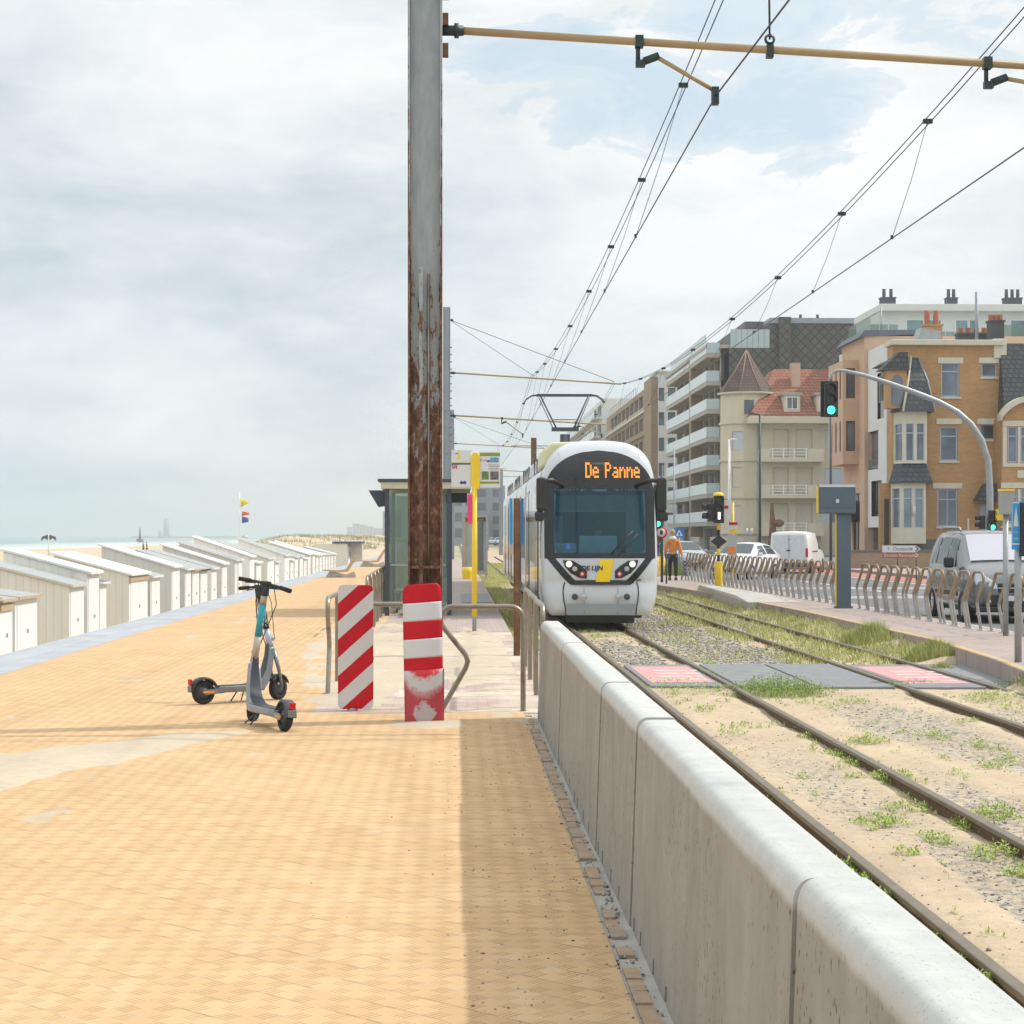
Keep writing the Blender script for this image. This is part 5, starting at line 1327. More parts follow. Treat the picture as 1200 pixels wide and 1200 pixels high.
# ---- signals ----
def head(parent, c, dirv, lens, n=3, sc=1.0, name='signal_head', arrows=False):
    """signal head facing dirv (unit x,y)"""
    dx, dy = dirv; sx, sy = dy*-1, dx
    def pl(s, z, d): return (c[0]+(-sx)*s+dx*-d, c[1]+(-sy)*s+dy*-d, c[2]+z)
    b = MB(); w = .17*sc; h = .30*n*sc
    pbox(b, pl, -w, w, 0, h, 0, .22*sc, BLACK); o = b.build(name, parent, bevel=.02)
    for k in range(n):
        z = h - .15*sc - k*.30*sc
        q = MB(); V = []; m = 14
        for j in range(m+1):
            a = R(-25) + R(230)*j/m
            for d in (0, -.17*sc): V.append(pl(.13*sc*math.cos(a), z+.13*sc*math.sin(a), d))
        q.add(V, [(2*j, 2*j+2, 2*j+3, 2*j+1) for j in range(m)], BLACK, True); qo = q.build('visor', o, fixn=False); sm = qo.modifiers.new('t', 'SOLIDIFY'); sm.thickness = .006
        q = MB(); mm = lens[k]; V = [pl(0, z, -.012)] + [pl(.115*sc*math.cos(2*PI*j/16), z+.115*sc*math.sin(2*PI*j/16), -.004) for j in range(16)]
        q.add(V, [(0, 1+j, 1+(j+1) % 16) for j in range(16)], mm, True); q.build('lens', o, fixn=False)
    return o
DLENS = M_('unlit lens', (.03,.03,.03), .2)
toCam = (0, -1)
p = gp(842, 687.5); Y = p.y; X = p.x
t = thing('tram_signal', 'tram signal on a yellow and black banded post, white light lit', 'signal', (X, Y, 0))
b = MB(); b.cyl((X, Y, 0), (X, Y, zat(658, X, Y)), .125, YELLOW, 16); b.build('base', t, bevel=.01)
b = MB(); z = zat(658, X, Y); k = 0; zt = zat(612, X, Y)
while z < zt: b.cyl((X, Y, z), (X, Y, min(z+.2, zt)), .05, BLACK if k % 2 == 0 else YELLOW, 10); z += .2; k += 1
b.build('banded_post', t)
zb = zat(613, X, Y)
h = head(t, (X, Y-.14, zb), toCam, [DLENS, DLENS, DLENS], 3, .95)
b = MB(); zc = zb+.14; b.box(X-.035, X+.035, Y-.17, Y-.145, zc-.02, zc+.2, WHITEL); b.build('vertical_white_light', h)
b = MB(); b.lathe((X, Y, zb+.86), [(.17,0),(.17,.05),(.12,.1),(0,.12)], YELLOW, 14); b.build('yellow_cap', t)
head(t, (X-.34, Y+.05, zb+.05), (-1, 0), [DLENS, DLENS], 2, .95)
b = MB(); b.prism([(0,-.25),(.25,0),(0,.25),(-.25,0)], lambda s, z, d: (X+s*1.05, Y-.07+d, zat(634.5, X, Y)+z*.8), -.01, .01, BLACK); b.build('diamond_plate', t)
# second stop pole on the right platform
Y = 61; X = xat(858.5, Y)
t = thing('stop_pole', 'yellow stop pole with white and orange notices on the right platform', 'stop pole', (X, Y, 0))
b = MB(); b.cyl((X, Y, 0), (X, Y, zat(589, X, Y)), .05, YELLOW, 10); b.build('pole', t)
def pln(u0, u1, v0, v1, m, name, d=0, par=None): 
    b = MB(); b.box(xat(u0, Y), xat(u1, Y), Y-.07-d, Y-.055-d, zat(v1, X, Y), zat(v0, X, Y), m); return b.build(name, par or t)
a_ = pln(846, 857.5, 586, 604, PLW, 'stop_plate'); pln(847, 853, 592.5, 596, RED, 'red_mark', .016, a_); pln(848, 850, 587, 590, YELLOW, 'logo', .016, a_)
c_ = pln(853.5, 864.5, 611.5, 625.5, PLW, 'upper_notice'); pln(854, 864, 612, 615, RED, 'red_band', .016, c_); pln(855, 864, 620, 624.5, YELLOW, 'yellow_band', .016, c_)
c_ = pln(852, 863, 626.5, 658, M_('printed timetable', (.42,.42,.42), .6, var=.25, scale=30), 'timetable'); pln(852.5, 861.5, 641, 648, ORANGE, 'orange_band', .016, c_)
# tall mast arm signal over the road
Y = 52.0; X = xat(1160, Y)
t = thing('traffic_light_gantry', 'curved steel traffic light mast reaching over the road from the right', 'traffic light', (X, Y, -.0))
P = []
def gz(v): return zat(v, X, Y)
outl = [(1160, 700), (1160, 620), (1160, 575), (1158, 540), (1150, 515), (1138, 497), (1122, 483), (1100, 471), (1075, 461), (1045, 450), (1010, 439), (990, 434.5), (981, 434), (975, 437), (973, 443), (972.5, 448)]
P = [(xat(u, Y), Y, zat(v, xat(u, Y), Y)) for u, v in outl]; P[0] = (P[0][0], Y, 0)
b = MB(); b.tube(P, [.10,.10,.095,.09,.088,.085,.082,.08,.075,.065,.055,.045,.04,.035,.03,.03], GREYM, 12); b.build('curved_arm', t)
hx_, hz_ = xat(973, Y), zat(487, 9, Y)
h = head(t, (hx_, Y-.1, hz_), toCam, [DLENS, DLENS, GREENL], 3, .98)
b = MB(); b.box(hx_-.24, hx_+.24, Y+.13, Y+.15, hz_-.03, hz_+.95, BLACK); b.build('backboard', h)
h = head(t, (X+.02, Y-.22, zat(622, X, Y)), toCam, [DLENS, DLENS, GREENL], 3, .62, 'signal_head')
head(t, (X-.30, Y-.05, zat(620, X, Y)), (-1, 0), [DLENS, DLENS], 2, .62)
b = MB(); b.box(X+.08, X+.3, Y-.3, Y-.2, zat(610, X, Y), zat(597, X, Y), YELLOW); b.build('push_button_box', t)
# signal just right of tram
Y = 66; X = xat(774, Y)
t = thing('traffic_light', 'black traffic light on a dark post just right of the tram', 'traffic light', (X, Y, 0))
b = MB(); b.cyl((X+.05, Y, 0), (X+.05, Y, zat(545, X, Y)), .045, DGREY, 8); b.build('post', t)
head(t, (X-.1, Y-.12, zat(618, X, Y)), toCam, [DLENS, DLENS, GREENL], 3, .8)
b = MB(); Pz = zat(624, X, Y); b.lathe((X+.02, Y-.06, Pz), [(0,-.02),(.21,-.02),(.21,0)], RED, 18, axis='y'); b.lathe((X+.02, Y-.084, Pz), [(0,-.002),(.15,-.002),(.15,.001)], SIGNW, 18, axis='y'); b.box(X-.03, X+.07, Y-.095, Y-.088, Pz-.07, Pz+.07, BLACK); b.build('round_red_sign', t)
# crossing sign
Y = 88; X = xat(796, Y); z0, z1 = zat(630, X, Y), zat(619, X, Y)
t = thing('crossing_sign', 'square blue pedestrian crossing sign behind the person in orange', 'road sign', (X, Y, 0))
b = MB(); b.cyl((X, Y+.05, 0), (X, Y+.05, z1-.05), .035, GREYM, 8); b.build('post', t)
b = MB(); b.box(X-.23, X+.23, Y-.01, Y+.01, z0, z1, BLUE); pn = b.build('sign_plate', t)
b = MB(); zc = (z0+z1)/2; b.prism([(-.17,-.14),(.17,-.14),(0,.15)], lambda s, z, d: (X+s, Y-.014+d, zc+z), 0, .003, SIGNW); b.prism([(-.02,-.1),(.03,-.1),(.05,.0),(0,.06),(-.05,-.02)], lambda s, z, d: (X+s, Y-.018+d, zc+z-.02), 0, .003, BLUE); b.build('triangle_pictogram', pn)
# yellow railing + dark post
for k, u in enumerate((767, 770.5, 774, 778)):
    Y = 74+k*1.2; X = xat(u, Y); b = MB(); b.cyl((X, Y, 0), (X, Y, zat(653.5, X, Y)), .045, YELLOW, 8); b.ball((X, Y, zat(653.5, X, Y)), .05, YELLOW, 8); o = b.build('yellow_bollard'); tag(o, 'yellow tube bollard in the tight row right of the tram', 'bollard', 'yellow bollards beside the tram')
Y = 64; X = xat(781, Y); b = MB(); b.cyl((X, Y, 0), (X, Y, zat(648, X, Y)), .03, DGREY, 8); b.box(X-.05, X+.1, Y-.02, Y+.02, zat(655, X, Y), zat(649, X, Y), DGREY); o = b.build('dark_stake'); tag(o, 'thin dark post on the grass clump beside the yellow bollards', 'post')
# street lamps
def lamp(u, Y, vt, label, armd=None, vb=None, m=SHD, r=.07):
    X = xat(u, Y); zt = zat(vt, X, Y); t = thing('street_lamp', label, 'street lamp', (X, Y, 0)); b = MB(); b.tube([(X, Y, 0), (X, Y, zt)], [r, r*.75], m, 10); b.build('post', t)
    if armd: b = MB(); b.tube([(X, Y, zt-.02), (X+armd, Y, zt+.02)], .04, m, 8); b.box(min(X+armd, X+armd*1.5), max(X+armd, X+armd*1.5), Y-.1, Y+.1, zt-.03, zt+.05, m); b.build('lamp_head', t)
    return t
lamp(890.5, 84, 485, 'dark slender lamp post left of the white van with a short arm', -.35)
lamp(973.5, 92, 470, 'dark blue pole standing behind the ticket pillar', None)
lamp(790, 95, 525, 'thin grey lamp post in front of the white corner apartment block', None, m=GREYMAST, r=.05)
lamp(854.5, 110, 515, 'white pole in front of the round cream tower', .3, m=WHITE, r=.09)
Y = 120; X = xat(878, Y); t = thing('double_lantern', 'small street lantern with twin white heads before the cream house', 'lantern', (X, Y, 0)); b = MB(); b.cyl((X, Y, 0), (X, Y, zat(622, X, Y)), .04, GREYMAST, 8); b.build('post', t)
b = MB(); 
for s in (-.15, .15): b.cyl((X+s, Y, zat(627, X, Y)), (X+s, Y, zat(619, X, Y)), .06, SIGNW, 8)
b.box(X-.22, X+.22, Y-.03, Y+.03, zat(628.5, X, Y), zat(627, X, Y), GREYMAST); b.build('lantern_head', t)
# near right posts
p = gp(1178.5, 745); X, Y = p.x, p.y
t = thing('signal_box_post', 'grey post with a pale box on top seen from behind, right edge of the picture', 'post', (X, Y, 0))
b = MB(); b.cyl((X, Y, 0), (X, Y, zat(602, X, Y)), .045, GREYM, 12); b.build('post', t)
b = MB(); b.box(xat(1172, Y), xat(1187, Y), Y-.1, Y+.1, zat(603, X, Y), zat(576, X, Y), M_('pale box', (.33,.33,.32), .6)); b.build('box', t, bevel=.01)
b = MB(); b.box(xat(1171.5, Y), xat(1187.3, Y), Y-.11, Y+.11, zat(576, X, Y)+.001, zat(573, X, Y), YELLOW); b.build('yellow_lid', t)
p = gp(1193, 776); X, Y = p.x, p.y
t = thing('tram_stop_post', 'grey post with a tall blue sign bearing a white arrow head at the right edge', 'sign post', (X, Y, 0))
b = MB(); b.cyl((X, Y, -.05), (X, Y, zat(588, X, Y)), .045, GREYM, 14); b.build('post', t)
x0, x1 = xat(1184, Y)-.0, xat(1193.2, Y); z0, z1 = zat(644, X, Y), zat(587.5, X, Y)
b = MB(); b.box(x0, x1+.03, Y-.07, Y-.048, z0, z1, BLUEL); pn = b.build('blue_plate', t, bevel=.004)
pp = lambda s, z, d=0: (x0+(x1-x0+.0)*s, Y-.0705-d, z0+(z1-z0)*z)
b = MB(); b.add([pp(.18,.48,.001), pp(.86,.48,.001), pp(.52,.9,.001)], [(0,1,2)], SIGNW); b.build('white_arrow_head', pn, fixn=False)
b = MB()
for (s0, s1, q0, q1) in ((0,.05,.10,.98),(.95,1,.10,.98),(.05,.95,.96,.98),(.05,.95,.10,.13)): b.add([pp(s0,q0,.001), pp(s1,q0,.001), pp(s1,q1,.001), pp(s0,q1,.001)], [(0,1,2,3)], SIGNW)
b.build('white_border', pn, fixn=False)
b = MB(); c1 = pp(.5,.355,.0015); textmesh('TRAM', .024, b, lambda x, y: (c1[0]+x, c1[1], c1[2]+y), SIGNW); c2 = pp(.5,.22,.0015); textmesh('10M', .048, b, lambda x, y: (c2[0]+x, c2[1], c2[2]+y), SIGNW, sx=.85); b.build('lettering', pn, fixn=False)
b = MB(); b.box(X+.0, X+.16, Y-.12, Y+.1, zat(652, X, Y), zat(589, X, Y), BLACK); b.build('dark_box', t, bevel=.01)
# direction signs
Y = 62; X0, X1 = xat(1034, Y), xat(1079, Y); 
t = thing('direction_signs', 'pair of arrow shaped direction signs, white above brown, across the road', 'direction sign', ((X0+X1)/2, Y, 0))
def arrow(z0, z1, m, word, tm, name, x0=X0):
    b = MB(); h = z1-z0; b.prism([(0,0),(X1-x0-.16,0),(X1-x0,h/2),(X1-x0-.16,h),(0,h)], lambda s, z, d: (x0+s, Y+d, z0+z), 0, .02, m); o = b.build(name, t, bevel=.003)
    q = MB(); textmesh(word, h*.78, q, lambda x, y: ((x0+X1)/2-.05+x, Y-.0015, (z0+z1)/2+y), tm, sx=.95); 
    q.add([(X1-.2, Y-.0015, z0+.03), (X1-.15, Y-.0015, z0+.03), (X1-.06, Y-.0015, z0+h/2), (X1-.15, Y-.0015, z1-.03), (X1-.2, Y-.0015, z1-.03), (X1-.11, Y-.0015, z0+h/2)], [(0,1,2,5),(5,2,3,4)], tm)
    q.build('lettering', o, fixn=False)
arrow(zat(647.3, X0, Y), zat(639.3, X0, Y), SIGNW, '+  Oostende', BLACK, 'white_arrow_sign'); arrow(zat(654.2, X0, Y), zat(647.6, X0, Y), BROWNS, 'Domein Raversyde', SIGNW, 'brown_arrow_sign')
b = MB()
for u in (1052, 1074): b.cyl((xat(u, Y), Y+.03, 0), (xat(u, Y), Y+.03, zat(640, X0, Y)), .02, DGREY, 8)
b.build('post', t)
# rusty sculpture
Y = 150; X = xat(906, Y); t = thing('rust_sculpture', 'tapering rust brown sculpture with a dark ball, rising behind the white van', 'sculpture', (X, Y, 0))
b = MB(); b.tube([(X, Y, 0), (X, Y, zat(640, X, Y)), (X-.1, Y, zat(589, X, Y))], [.42, .38, .10], RUST, 6, smooth=False); b.build('spire', t)
b = MB(); b.ball((xat(912, Y), Y-.2, zat(613, X, Y)), .36, RUST, 12, (1.25,1,.85)); b.build('ball', t)
# ================= TRAM =================
TX, TY, TZ = 2.80, 37.2, -.2
tram = thing('tram', 'white and yellow tram with the amber destination De Panne on its front', 'tram', (TX, TY, TZ))
half = [(0,3.69),(.32,3.68),(.60,3.63),(.83,3.51),(.99,3.32),(1.08,3.06),(1.12,2.75),(1.135,2.3),(1.14,1.7),(1.14,1.1),(1.125,.75),(1.08,.48),(1.0,.30),(.93,.25)]
def smooth_half(h, n=4):
    out = []
    for i in range(len(h)-1):
        p0 = h[max(i-1,0)]; p1 = h[i]; p2 = h[i+1]; p3 = h[min(i+2, len(h)-1)]
        if i == 0: p0 = (-h[1][0], h[1][1])
        for k in range(n):
            t = k/n
            out.append(tuple(.5*((2*p1[a]) + (-p0[a]+p2[a])*t + (2*p0[a]-5*p1[a]+4*p2[a]-p3[a])*t*t + (-p0[a]+3*p1[a]-3*p2[a]+p3[a])*t**3) for a in (0,1)))
    out.append(h[-1]); return out
H = smooth_half(half); outline = H + [(-x, z) for x, z in H[::-1] if x > 1e-6]
def yf(x, z):
    ax = abs(x); y = .10*x*x + .75*max(0, ax-.70)**2
    y += .20*max(0, z-1.25) + .55*max(0, z-3.0)**2
    if z < .95: y += .02 - .06*min(1, (.95-z)/.3)
    return y
def hwm(z):    # half-width of the black windscreen mask
    if z <= 2.5: return 1.085
    return 1.085*max(0, 1-((z-2.5)/.985)**2.55)**.5
c0_ = (0, 1.9); NR = 30; V = []; Fc = []; n = len(outline)
for i in range(1, NR+1):
    s = i/NR
    for (x, z) in outline:
        X, Z = c0_[0]+(x-c0_[0])*s, c0_[1]+(z-c0_[1])*s
        y = yf(X, Z) + (.10*((s-.93)/.07)**2 if s > .93 else 0); V.append((X, y, Z))
for i in range(NR-1):
    for j in range(n):
        a = i*n+j; b_ = i*n+(j+1) % n; f = (a, b_, b_+n, a+n)
        cx_ = sum(V[q][0] for q in f)/4; cz_ = sum(V[q][2] for q in f)/4
        if 1.46 < cz_ < 2.70 and abs(cx_) < .87: continue
        Fc.append(f)
b = MB(); b.add([(TX+x, TY+y, TZ+z) for x, y, z in V], Fc, TRAMW, True)
cabend = 1.5
ring0 = V[-n:]; ring1 = [(x, .42 + .0*x, z) for x, z in outline]; ring2 = [(x, cabend, z) for x, z in outline]
sv = [(TX+x, TY+y, TZ+z) for x, y, z in ring0] + [(TX+x, TY+max(y, yf(x, z)+.16), TZ+z) for x, y, z in ring1] + [(TX+x, TY+y, TZ+z) for x, y, z in ring2]
sf = []
for k in range(2):
    for j in range(n): a = k*n+j; b2 = k*n+(j+1) % n; sf.append((a, b2, b2+n, a+n))
b.add(sv, sf, TRAMW, True); b.build('cab_shell', tram)
def patch(name, zr, hwL, hwR, m, off, nz=14, nx=14, parent=None, smooth=True):
    """surface patch laid on the front: bounds x in [hwL(z),hwR(z)]"""
    b = MB(); V = []; Fc = []
    for j in range(nz+1):
        z = zr[0]+(zr[1]-zr[0])*j/nz; a, c = hwL(z), hwR(z)
        for i in range(nx+1):
            x = a+(c-a)*i/nx; V.append((TX+x, TY+yf(x, z)-off, TZ+z))
    Fc = [(j*(nx+1)+i, j*(nx+1)+i+1, (j+1)*(nx+1)+i+1, (j+1)*(nx+1)+i) for j in range(nz) for i in range(nx)]
    b.add(V, Fc, m, smooth); return b.build(name, parent or tram, fixn=False)
patch('windscreen', (1.44, 2.78), lambda z: -.93, lambda z: .93, TRGLASS, .012, 14, 20)
ms = patch('destination_display', (2.72, 3.485), lambda z: -hwm(z), lambda z: hwm(z), TRAMB, .014, 20, 24)
for s in (-1, 1): patch('windscreen_pillar', (1.36, 2.73), lambda z: (.90 if s > 0 else -1.085), lambda z: (1.085 if s > 0 else -.90), TRAMB, .016, 12, 4)
patch('lower_frame', (1.365, 1.47), lambda z: -1.085+.25*max(0,1.45-z), lambda z: 1.085-.25*max(0,1.45-z), TRAMB, .018, 3, 20)
patch('display_glass_strip', (3.20, 3.24), lambda z: -.15, lambda z: .2, SIDEGL, .020, 2, 8)  # narrow strip of dark side glass across the display
# black swoosh round the lamp panel
def arcpatch(name, pts_in, pts_out, m, off, parent=None):
    b = MB(); V = []; 
    for (x, z) in pts_in: V.append((TX+x, TY+yf(x, z)-off, TZ+z))
    for (x, z) in pts_out: V.append((TX+x, TY+yf(x, z)-off, TZ+z))
    k = len(pts_in); b.add(V, [(i, i+1, k+i+1, k+i) for i in range(k-1)], m, True); return b.build(name, parent or tram, fixn=False)
def U(hw, zt, zb, r, n=40):
    P = []
    for i in range(n+1):
        t = -1+2*i/n; x = hw*t; ax = abs(t); z = zb + (zt-zb)*max(0, (ax-.56)/.44)**1.15; P.append((x, z))
    return P
arcpatch('black_chin_line', U(.885, 1.38, .935, 0), U(1.05, 1.38, .85, 0), TRAMB, .012)
lp = MB()
nn = 24; V = []
pin = U(.885, 1.35, .94, 0); 
# lamp panel (white) between chin line and windscreen
zt_ = 1.362
for (x, z) in pin: V.append((TX+x*.985, TY+yf(x, z)-.016, TZ+z+.008))
for (x, z) in pin: V.append((TX+x*.985, TY+yf(x, zt_)-.016, TZ+zt_))
k = len(pin); lp.add(V, [(i, i+1, k+i+1, k+i) for i in range(k-1)], TRAMW, True); panel = lp.build('lamp_panel', tram, fixn=False)
def poly_on(name, P, m, off, parent=None, sub=3):
    b = MB(); cx_ = sum(p[0] for p in P)/len(P); cz_ = sum(p[1] for p in P)/len(P); V = []
    N_ = len(P)
    for i in range(sub+1):
        s = i/sub
        for (x, z) in P: X, Z = cx_+(x-cx_)*s, cz_+(z-cz_)*s; V.append((TX+X, TY+yf(X, Z)-off, TZ+Z))
    Fc = [(i*N_+j, i*N_+(j+1) % N_, (i+1)*N_+(j+1) % N_, (i+1)*N_+j) for i in range(sub) for j in range(N_)]
    b.add(V, Fc, m, True); return b.build(name, parent or tram, fixn=False)
def px2(u, v): return ((u-699.5)/60.3, 1.8+(628-v)/60.3)
yel = [px2(698.5,655.6), px2(714.5,655.6), px2(710,681.8), px2(693.3,681.8)]
poly_on('yellow_stripe', yel, TRAMY, .021)
hl = [px2(655,656.5), px2(667,657), px2(676,662.5), px2(683,669), px2(683,678), px2(674.5,677), px2(664,671.5), px2(657.5,664)]
for s in (1, -1):
    P = [(x*s, z) for x, z in hl]; o = poly_on('headlight', P if s > 0 else P[::-1], TRAMB, .022)
    def lamp_(u, v, r, m, nm):
        x, z = px2(u, v); x *= s; b = MB(); y = TY+yf(x, z)-.026
        b.add([(TX+x+r*math.cos(2*PI*k/18), y + (yf(x+r*math.cos(2*PI*k/18), z)-yf(x, z)), TZ+z+r*math.sin(2*PI*k/18)) for k in range(18)], [tuple(range(18))], m); b.build(nm, o, fixn=False)
    lamp_(662.3, 661, .062, HEADL, 'main_beam'); lamp_(669, 666.5, .05, CHROME, 'dipped_beam'); lamp_(677.6, 672.5, .055, TAILR, 'red_position_lamp'); 
    x, z = px2(677.6, 672.5); x *= s; b = MB(); b.add([(TX+x+.028*math.cos(2*PI*k/14), TY+yf(x, z)-.030, TZ+z+.028*math.sin(2*PI*k/14)) for k in range(14)], [tuple(range(14))], SIGNW); b.build('indicator_lamp', o, fixn=False)
    for (u, m1) in ((669, DGREY), (679, CHROME)):
        x, z = px2(u, 699.3); x *= s; b = MB(); y = TY+yf(x, z)-.012
        b.lathe((TX+x, y, TZ+z), [(.0,-.008),(.035,-.012),(.045,-.004),(.058,-.016),(.062,.0)], m1, 18, axis='y'); b.build('fog_lamp', tram)
# bumper grey band + seams
patch('grey_bumper_band', (.27, .475), lambda z: -.66-.02, lambda z: .66+.02, TRAMG, .016, 3, 16)
def line_on(name, P, w, m=TRAMB, off=.02, parent=None):
    b = MB(); V = []; k = len(P)
    for i, (x, z) in enumerate(P):
        d = Vector((P[min(i+1,k-1)][0]-P[max(i-1,0)][0], P[min(i+1,k-1)][1]-P[max(i-1,0)][1])).normalized(); nx, nz = -d.y*w/2, d.x*w/2
        for q in (1, -1): X, Z = x+nx*q, z+nz*q; V.append((TX+X, TY+yf(X, Z)-off, TZ+Z))
    b.add(V, [(2*i, 2*i+2, 2*i+3, 2*i+1) for i in range(k-1)], m, True); return b.build(name, parent or tram, fixn=False)
for s in (-1, 1):
    line_on('bumper_seam', [(s*x, z) for x, z in [(.70,.90),(.725,.82),(.735,.7),(.72,.55),(.69,.4),(.68,.26)]], .022)
    line_on('panel_joint', [(s*.33, .8), (s*.325, .28)], .008, DGREY); line_on('roof_joint', [(s*.80, 3.44), (s*.74, 3.2), (s*.735, 3.05)], .008, DGREY, .004)
# operator wordmark and number: dark blue letters
for word, u, v, sz_, m in (('DE LIJN', 689.5, 666, .125, NAVY), ('6101', 744, 680, .05, DGREY)):
    x, z = px2(u, v); b = MB(); textmesh(word, sz_, b, lambda a, c: (TX+x+a+.25*c*.3, TY+yf(x+a, z+c)-.025, TZ+z+c), m, bold=.004); b.build('wordmark', tram, fixn=False)
# dot matrix lettering
FONT = {'D': ['1110.','1001.','1001.','1001.','1001.','1001.','1110.'], 'e': ['.....','.....','.11..','1001.','1111.','1....','.111.'], 'P': ['1110.','1001.','1001.','1110.','1....','1....','1....'],
        'a': ['.....','.....','.11..','...1.','.111.','1..1.','.111.'], 'n': ['.....','.....','1.1..','11.1.','1..1.','1..1.','1..1.'], ' ': ['.....']*7}
b = MB(); x0, zt_ = px2(682.8, 541.2); cw = .0385; chh = .0435
cx_ = x0
for ch in 'De Panne':
    w_ = 5.0 if ch != ' ' else 3.6
    for r_, row in enumerate(FONT[ch]):
        for c_, q in enumerate(row):
            if q == '1':
                X, Z = cx_+c_*cw*.78, zt_-r_*chh
                b.add([(TX+X, TY+yf(X, Z)-.022, TZ+Z), (TX+X+cw*.78, TY+yf(X+cw, Z)-.022, TZ+Z), (TX+X+cw*.78, TY+yf(X+cw, Z-chh)-.022, TZ+Z-chh*.92), (TX+X, TY+yf(X, Z-chh)-.022, TZ+Z-chh*.92)], [(0,1,2,3)], LED)
    cx_ += w_*cw*.735
b.build('destination_lettering', ms, fixn=False)
# wiper, blue sticker, mirrors
b = MB(); a_ = px2(712, 649); e_ = px2(738, 622); g = [(a_[0], a_[1]), ((a_[0]+e_[0])/2, (a_[1]+e_[1])/2+.02), e_]
b.tube([(TX+x, TY+yf(x, z)-.05, TZ+z) for x, z in g], .014, BLACK, 8); a2 = px2(720, 651); e2 = px2(743, 626); b.tube([(TX+x, TY+yf(x, z)-.035, TZ+z) for x, z in (a2, e2)], .010, BLACK, 8); b.build('wiper', tram)
x, z = px2(661.5, 640); poly_on('blue_sticker', [(x-.045, z-.06), (x+.045, z-.06), (x+.045, z+.02), (x, z+.065), (x-.045, z+.02)], BLUE, .018)
for s in (-1, 1):
    b = MB(); b.tube([(TX+s*.72, TY+yf(.72,2.85)-.05, TZ+2.78), (TX+s*.95, TY+.0, TZ+2.88), (TX+s*1.16, TY-.14, TZ+2.86)], [.035,.045,.04], BLACK, 10); arm_ = b.build('mirror_arm', tram)
    b = MB(); b.box(TX+s*1.165-.095, TX+s*1.165+.095, TY-.24, TY-.06, TZ+2.28, TZ+2.93, BLACK); b.build('mirror', arm_, bevel=.05, seg=3)
    b = MB(); b.box(TX+s*1.20-.09, TX+s*1.20+.09, TY-.22, TY-.04, TZ+2.08, TZ+2.28, BLACK); b.build('lower_mirror', arm_, bevel=.05, seg=3)
# interior: cab floor, dashboard, seat, back wall, driver
DASH = M_('pale dashboard', (.48,.58,.56), .5); INTD = M_('dark cab interior', (.035,.065,.11), .6); INTL = M_('reflection teal panel', (.36,.56,.58), .4)  # bluish windscreen reflections put into the panel and dashboard colours
b = MB(); b.box(TX-1.05, TX+1.05, TY+1.35, TY+1.40, TZ+.5, TZ+3.2, INTD); b.build('cab_partition', tram)
b = MB(); b.box(TX-1.0, TX+1.0, TY+1.30, TY+1.33, TZ+2.28, TZ+2.62, INTL); b.box(TX-1.0, TX-.68, TY+1.25, TY+1.33, TZ+1.3, TZ+2.2, INTL); b.box(TX+.6, TX+1.0, TY+1.25, TY+1.33, TZ+1.3, TZ+2.6, INTL); b.build('partition_window', tram)
b = MB(); b.box(TX-.40, TX+.36, TY+.42, TY+.75, TZ+1.1, TZ+1.80, DASH); b.box(TX-.95, TX-.44, TY+.4, TY+.8, TZ+1.1, TZ+1.66, DASH); b.box(TX-.95, TX+.95, TY+.38, TY+.9, TZ+1.0, TZ+1.25, INTD); b.build('dashboard', tram, bevel=.04)
b = MB(); b.box(TX-1.05, TX+1.05, TY+.35, TY+1.34, TZ+.6, TZ+.65, INTD); b.box(TX-.3, TX+.3, TY+.95, TY+1.3, TZ+.65, TZ+1.05, INTD); b.build('cab_floor', tram)
# driver, seated
dr = thing('person', 'tram driver in dark clothes seated behind the windscreen', 'person', (TX+.02, TY+1.08, TZ+1.05))
jt = [(0,0,.05,.14),(0,0,.28,.15,.11),(0,-.02,.46,.16,.11),(0,-.03,.57,.055),(0,-.05,.68,.085,.1),(0,-.05,.79,.075,.085),(-.19,-.03,.48,.06),(-.24,-.12,.28,.05),(-.18,-.32,.22,.04),(.19,-.03,.48,.06),(.24,-.12,.28,.05),(.18,-.32,.22,.04),(-.11,-.1,.04,.09),(-.12,-.48,.06,.075),(.11,-.1,.04,.09),(.12,-.48,.06,.075),(-.12,-.5,-.3,.05),(.12,-.5,-.3,.05)]
ed = [(0,1),(1,2),(2,3),(3,4),(4,5),(2,6),(6,7),(7,8),(2,9),(9,10),(10,11),(0,12),(12,13),(0,14),(14,15),(13,16),(15,17)]
skin_mesh('body', jt, ed, dr, SKIN, 2)
jt2 = [(x,y,z,r+.018,(q[0] if q else r)+.018) for (x,y,z,r,*q) in jt]
skin_mesh('navy_uniform', [jt2[i] for i in (0,1,2,6,7,9,10)], [(0,1),(1,2),(2,3),(3,4),(2,5),(5,6)], dr, NAVY, 2)
b = MB(); b.ball((0,-.035,.80), .098, HAIR, 12, (.95,1,.85)); b.build('hair', dr, local=True)
